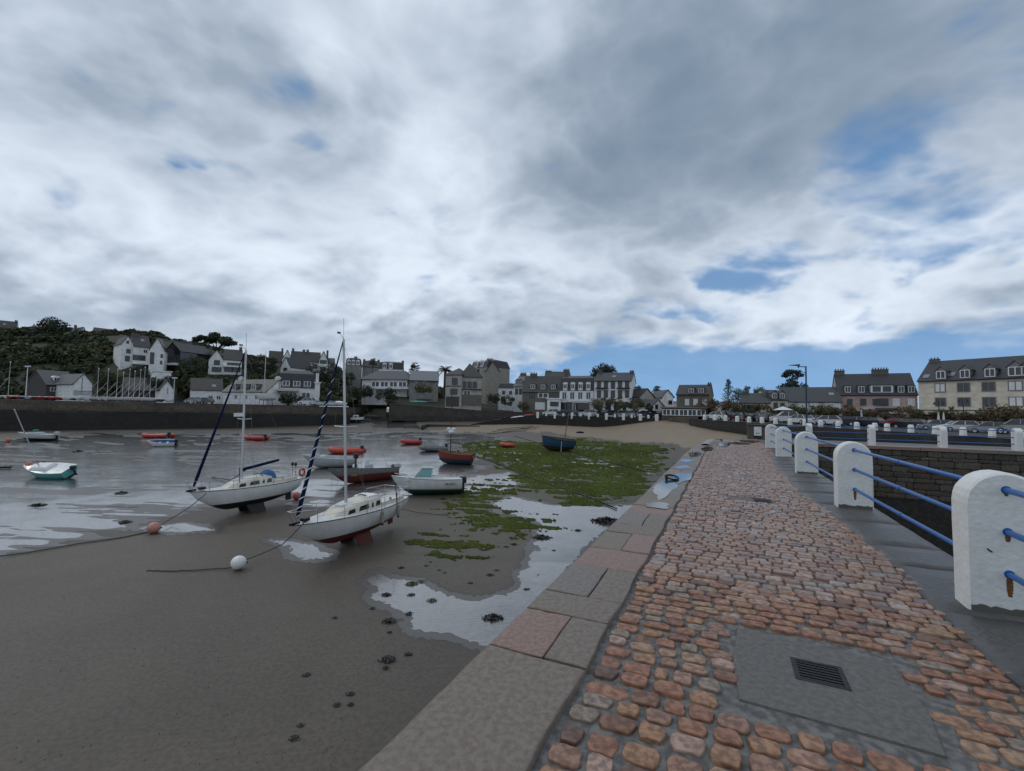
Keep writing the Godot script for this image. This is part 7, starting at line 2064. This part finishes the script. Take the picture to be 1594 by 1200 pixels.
	mb = MB.new(); mb.cyl(Vector3(0, 1.2, -0.7), Vector3(0, 6.6, -0.5), 0.05, 0.035, 7); part("mast", mb, M.alu, t)
	mb = MB.new(); mb.cyl(Vector3(0, 1.6, -0.7), Vector3(-0.5, 1.9, 0.8), 0.045, 0.04, 6); part("boom", mb, M.dark_wood, t)
	mb = MB.new(); mb.ball(Vector3(0.2, 1.1, -1.9), Vector3(0.28, 0.28, 0.3), 10, 7); part("fender_ball", mb, M.orange_faded, t)
	outboard(t, Vector3(0.2, 0.85, 2.25), M.black, 0.8)
	# blue and white dinghy
	t = berth("blue_dinghy", "white dinghy with blue inside and outboard below the long red inflatable", "dinghy", 252, 695, -115, -16.0, 0.0)
	hull_parts(t, 3.2, 1.5, 0.75, {base = 0.0, wl = 0.16, top = M.gel, low = M.black_bottom, strake = M.gel, strake_r = 0.05, shape = 2.2, transom = 0.85, sheer = 0.12, stem = 0.6, counter = 0.04, inm = M.blue_canvas, floor = 0.35})
	for z in [-0.4, 0.5]:
		mb = MB.new(); mb.box(Vector3(-0.6, 0.5, z), Vector3(0.6, 0.56, z + 0.25)); part("thwart", mb, M.gel, t)
	outboard(t, Vector3(0, 0.7, 1.62), M.black, 0.9)
	# motorboat drying by the wall's end
	t = berth("wall_motorboat", "white motorboat with a black underside beside the end of the harbour wall", "motorboat", 553, 658, 72, 0.0, 0.0)
	hull_parts(t, 4.4, 1.9, 1.3, {base = 0.0, wl = 0.75, top = M.gel, low = M.black_bottom, stripe = M.navy, strake = M.navy, shape = 2.0, transom = 0.8, deck = true, deckm = M.gel, sheer = 0.12, stem = 0.6, counter = 0.1})
	mb = MB.new(); mb.bevel_box(Vector3(-0.6, 1.25, -0.8), Vector3(0.6, 2.0, 0.6), 0.15); part("cuddy", mb, M.gel, t)
	for s in [-1.0, 1.0]:
		mb = MB.new(); mb.box(Vector3(0.6 * s - 0.01, 1.55, -0.5), Vector3(0.6 * s + 0.01, 1.85, 0.4)); part("cabin_window", mb, M.pane, t)
	for q in [[573, 643.5, "tiny white dinghy up the inlet right of the wall's motorboat"], [598, 645, "small pale dinghy in the inlet beneath the garden wall"]]:
		t = berth("inlet_dinghy", q[2], "dinghy", q[0], q[1], 80)
		hull_parts(t, 2.4, 1.1, 0.5, {base = 0.0, wl = -1.0, top = M.gel, shape = 2.2, transom = 0.8, inm = M.grey_light})
# ------------------------------------------------------------------ buoys, ropes, weed, odds and ends
func rope_on_sand(called: String, label: String, px: Array, r: float, lifts: Array, cat := "rope", m: Material = null):
	var pts := []
	for k in range(0, px.size(), 2):
		pts.append(on_sand(px[k], px[k + 1]) + Vector3(0, r + 0.02 + (lifts[k / 2] if k / 2 < lifts.size() else 0.0), 0))
	var fine := []
	for k in pts.size() - 1:
		for e in 8: fine.append(pts[k].lerp(pts[k + 1], e / 8.0) + Vector3(0.05 * n_mid.get_noise_1d(k * 40.0 + e * 9.0), 0, 0.12 * n_mid.get_noise_1d(k * 33.0 + e * 7.0 + 90.0)))
	fine.append(pts[pts.size() - 1])
	var mb := MB.new(); mb.tube(fine, r, 5)
	tag(part(called, mb, m if m else M.rope), label, cat)
func wrack(px: float, py: float, size: float, label: String, group: String, seed_: int, m: Material = null):
	# a heap of torn weed: many small curled fronds
	var r := RandomNumberGenerator.new(); r.seed = seed_
	var L := Leaves.new()
	var n := int(clampf(size * 500.0, 70, 320))
	for k in n:
		var a := r.randf() * TAU; var q := pow(r.randf(), 0.75)
		var p := Vector3(cos(a) * q * size * r.randf_range(0.7, 1.2), r.randf() * size * 0.32 * (1.0 - q) + 0.015, sin(a) * q * size * 0.8)
		L.leaf(p, size * r.randf_range(0.1, 0.22), r, r.randf_range(0.6, 1.5), Vector3.UP, 0.4)
	var o := part("weed_clump", L.mesh(), m if m else M.wrack_leaf)
	o.position = on_sand(px, py)
	if m == null:
		var mb := MB.new()
		for e in 5: mb.ball(Vector3(r.randf_range(-0.5, 0.5) * size, 0.01, r.randf_range(-0.35, 0.35) * size), Vector3(size * r.randf_range(0.3, 0.55), size * 0.16, size * r.randf_range(0.25, 0.45)), 9, 5)
		part("wet_mat", mb, M.wrack, o)
	tag(o, label, "seaweed clump", group)
func build_small_things():
	# buoys
	for q in [[239, 830, 0.31, M.pink_buoy, "faded pink mooring buoy on the sand at the left"], [371, 886, 0.3, M.white_buoy, "round white mooring buoy on the sand, nearest of the buoys"], [461, 777, 0.27, M.orange_faded, "orange buoy beside the black-bottomed yacht's rudder"], [13, 688, 0.3, M.orange_faded, "small orange buoy by the far left motorboat"]]:
		var g := on_sand(q[0], q[1])
		var t := thing("buoy", q[4], "buoy", g, 0.4)
		var mb := MB.new(); mb.ball(Vector3(0, q[2] * 0.95, 0), Vector3(q[2] * 1.03, q[2] * 0.97, q[2]), 18, 12)
		part("float", mb, q[3], t)
		mb = MB.new(); mb.cyl(Vector3(q[2] * 0.98, q[2] * 0.9, 0), Vector3(q[2] * 1.2, q[2] * 0.85, 0), 0.05, 0.035, 8)
		part("eye", mb, M.rope, t)
	rope_on_sand("mooring_rope", "dark rope running left over the sand from the pink buoy", [-60, 874, 40, 862, 120, 848, 190, 838, 232, 829], 0.028, [])
	rope_on_sand("mooring_rope", "rope rising from the pink buoy to the black-bottomed yacht's bow", [246, 826, 268, 814, 290, 812, 318, 830], 0.022, [0.2, 0.25, 0.7, 2.1])
	rope_on_sand("mooring_rope", "rope lying left of the white buoy", [228, 890, 270, 890, 320, 888, 361, 885], 0.024, [])
	rope_on_sand("mooring_rope", "rope from the white buoy up to the red-bottomed yacht's bow", [381, 882, 412, 868, 440, 868, 470, 893], 0.022, [0.25, 0.2, 0.6, 2.1])
	rope_on_sand("mooring_rope", "dark line running right from the red-bottomed yacht's stern", [606, 799, 650, 801, 698, 803], 0.02, [0.4, 0.1, 0.0])
	rope_on_sand("mooring_chain", "weedy ground chain crossing the seaweed from the red wooden boat", [736, 709, 780, 724, 829, 746, 880, 762, 930, 780, 960, 793], 0.05, [], "chain", M.wrack)
	rope_on_sand("mooring_chain", "weedy ground chain passing the blue boat towards the pier", [801, 679, 848, 693, 888, 704, 940, 717, 1008, 736], 0.05, [], "chain", M.wrack)
	rope_on_sand("mooring_chain", "thin chain on the mud behind the red wooden boat", [700, 687, 730, 695, 742, 702], 0.06, [], "chain", M.wrack)
	rope_on_sand("mooring_rope", "rope stretched from the black-bottomed yacht over the wet mud to the left", [384, 760, 360, 752, 330, 744], 0.04, [1.5, 0.2, 0.0])
	rope_on_sand("drift_log", "dark log lying on the wet mud at the left edge", [-30, 731, 18, 729], 0.12, [], "log", M.wrack)
	for k in 5:
		var y: float = [676, 672, 669, 673, 670][k]
		rope_on_sand("mooring_line", "dark trot line on the upper beach below the slipway, " + ["lowest of the five", "crossing the second", "nearest the sea wall", "beside the groyne", "farthest right"][k], [758 + k * 8, y, 790 + k * 6, y - 3, 820 + k * 5, y - 5], 0.05, [], "rope", M.wrack)
	# weed on the sand
	var spots := [[768, 962, 0.42, "large black seaweed heap at the pool's edge by the pier"], [945, 812, 0.9, "big brown weed mass on the pool against the pier wall"], [844, 837, 0.5, "flat dark weed patch left of the pool channel"], [604, 1027, 0.3, "black clump of a scattered group on the near sand, largest"], [636, 1018, 0.16, "small clump just right of the largest near-sand clump"], [601, 1040, 0.16, "clump touching the lower side of the largest near-sand one"], [477, 1051, 0.16, "lone dark clump on the near sand, leftmost"], [545, 1081, 0.14, "upper of three dots of weed on the near sand"], [525, 1098, 0.14, "lower left of three dots of weed on the near sand"], [546, 1097, 0.12, "lower right of three dots of weed on the near sand"], [521, 962, 0.13, "tiny clump left of the weed fringe on the near sand"], [580, 947, 0.14, "small weed scrap above the fringe"], [606, 967, 0.3, "straggling weed on the near side of the pool's tip"], [607, 984, 0.12, "small dot below the straggling weed"], [625, 884, 0.2, "dark weed at the pool's far rim, beside green tufts"], [601, 926, 0.26, "weed floating at the pool's left tip"], [637, 955, 0.18, "weed fragment in the pool left of its middle"], [640, 926, 0.18, "weed at the pool rim below green tufts"], [763, 896, 0.25, "dark weed on the sand tongue, left of a pair"], [773, 889, 0.22, "dark weed on the sand tongue, right of a pair"], [732, 908, 0.16, "weed scrap on the sand tongue's lower edge"], [684, 888, 0.12, "left tiny scrap on the sand tongue"], [692, 892, 0.12, "right tiny scrap on the sand tongue"], [1001, 905, 0.1, ""], [458, 1150, 0.16, "weed smear near the photo's bottom edge"], [468, 1130, 0.12, "weed dot above the bottom-edge smear"], [788, 852, 0.2, "upper scrap of weed between seaweed and pool"], [800, 848, 0.24, "right scrap of weed between seaweed and pool"], [40, 857, 0.0, ""], [60, 787, 0.5, "dark weed patch on the wet flats at the left"], [190, 768, 0.5, "brown weed patch on the wet flats before the yachts"], [195, 813, 0.35, "weed cluster beside the pink buoy"], [121, 703, 0.6, "small weed patch on the flats below the left wall"], [820, 918, 0.2, "weed strands in the channel beside the kerb"], [838, 896, 0.18, "weed dot in the channel beside the kerb"], [862, 858, 0.2, "weed dot in the widest part of the channel"], [900, 826, 0.25, "weed floating mid-channel near the seaweed"], [876, 880, 0.12, "small dot mid-channel above the kerb joint"], [690, 777, 0.25, "weed under the white motorboat's stern"]]
	var k := 0
	for q in spots:
		k += 1
		if q[3] == "": continue
		wrack(q[0], q[1], q[2] * (0.85 if q[1] > 860 else 1.0), q[3], "seaweed clumps on the sand", 300 + k)
	for q in [[641, 909, 0.28, "bright green tuft of weed on the pool's rim, larger"], [655, 906, 0.2, "bright green tuft right of the larger one"], [672, 935, 0.22, "pale green weed film on the pool's lower rim"], [700, 846, 0.35, "green tuft on the bare sand below the seaweed field"], [724, 852, 0.3, "second green tuft below the seaweed field"], [735, 868, 0.22, "lowest green tuft below the seaweed field"]]:
		k += 1
		wrack(q[0], q[1], q[2], q[3], "green weed tufts on the sand", 300 + k, M.tuft)
	# specks of shell and weed too many to count
	var L := Leaves.new()
	var r := RandomNumberGenerator.new(); r.seed = 9
	for e in 2600:
		var px := r.randf_range(0, 900); var py := r.randf_range(760, 1200) if r.randf() < 0.7 else r.randf_range(700, 800)
		var g := on_sand(px, py)
		if g.z > -8.0: continue
		var c := r.randf()
		L.leaf(g + Vector3(0, 0.02, 0), r.randf_range(0.008, 0.024) * (1.0 if c < 0.5 else 0.8), r, 14.0 if c < 0.5 else r.randf_range(0.5, 2.5), Vector3.UP)
	tag(part("shell_litter", L.mesh(), M.wrack_leaf), "shell and weed fragments scattered over the sand", "litter", "", "stuff")
	# mooring ring on the kerb
	var t := thing("mooring_ring", "rusty iron mooring ring on the pier's edge stones", "mooring ring", pier(11.7, -1.17, 0.03), 0.3)
	var mb := MB.new()
	var rr := []
	for e in 25: rr.append(Vector3(cos(TAU * e / 24) * 0.15, 0.055 + sin(TAU * e / 24) * 0.035, -sin(TAU * e / 24) * 0.15))
	mb.tube(rr, 0.02, 7)
	part("ring", mb, M.iron, t)
	mb = MB.new(); mb.cyl(Vector3(-0.15, -0.05, 0), Vector3(-0.15, 0.1, 0), 0.035, 0.03, 8)
	part("eye_bolt", mb, M.iron, t)
	# curved coping where the pier's edge ends
	t = thing("edge_coping", "pale curved coping stone with dark open end on the pier's far edge", "coping stone", pier(27.5, edge_n(27.5) + 0.1, 0.0), -HEAD)
	mb = MB.new()
	var rows := []
	for e in 13:
		var f := e / 12.0
		var row := []
		for q in [[-0.22, -0.15], [-0.2, 0.06], [-0.1, 0.11], [0.1, 0.11], [0.2, 0.06], [0.22, -0.15]]:
			row.append(Vector3(q[0] + 0.5 * f * f, q[1] + 0.08 * sin(f * PI), 2.2 - 4.6 * f))
		rows.append(row)
	mb.grid(rows)
	part("stone", mb, M.coping, t)
	mb = MB.new(); mb.box(Vector3(0.3, -0.05, -2.6), Vector3(0.75, 0.14, -2.35)); part("opening", mb, M.black, t)
	# stone utility box at the pier's root
	t = thing("utility_box", "brown stone utility box with a white door at the pier's far end", "utility box", pier(35.0, 2.0, 0.0), -HEAD)
	mb = MB.new(); mb.bevel_box(Vector3(-0.68, -0.1, -0.3), Vector3(0.68, 0.92, 0.3), 0.03); part("housing", mb, M.box_stone, t)
	mb = MB.new(); mb.bevel_box(Vector3(-0.74, 0.923, -0.36), Vector3(0.74, 1.0, 0.36), 0.02); part("lid", mb, M.box_stone, t)
	mb = MB.new(); mb.box(Vector3(-0.3, 0.24, 0.303), Vector3(0.14, 0.82, 0.33)); part("door", mb, M.white_paint, t)
	mb = MB.new(); mb.box(Vector3(-0.3, 0.05, 0.302), Vector3(0.14, 0.22, 0.31)); mb.box(Vector3(0.24, 0.74, 0.302), Vector3(0.56, 0.86, 0.31)); part("opening", mb, M.black, t)
	mb = MB.new(); mb.box(Vector3(-0.17, 0.36, 0.331), Vector3(-0.1, 0.43, 0.336)); mb.box(Vector3(-0.05, 0.36, 0.331), Vector3(0.02, 0.43, 0.336)); part("mark", mb, M.black, t)
	# fallen leaves on the paving
	for q in [[3.6, 1.78, "small yellow leaf on the cobbles near the first post"], [3.3, 1.62, "pale leaf on the cobbles left of the yellow one"]]:
		var Lf := Leaves.new(); Lf.leaf(Vector3.ZERO, 0.03, r, 1.0, Vector3.UP)
		var o := part("fallen_leaf", Lf.mesh(), M.yellow_leaf); o.position = pier(q[0], q[1], 0.03)
		tag(o, q[2], "leaf")
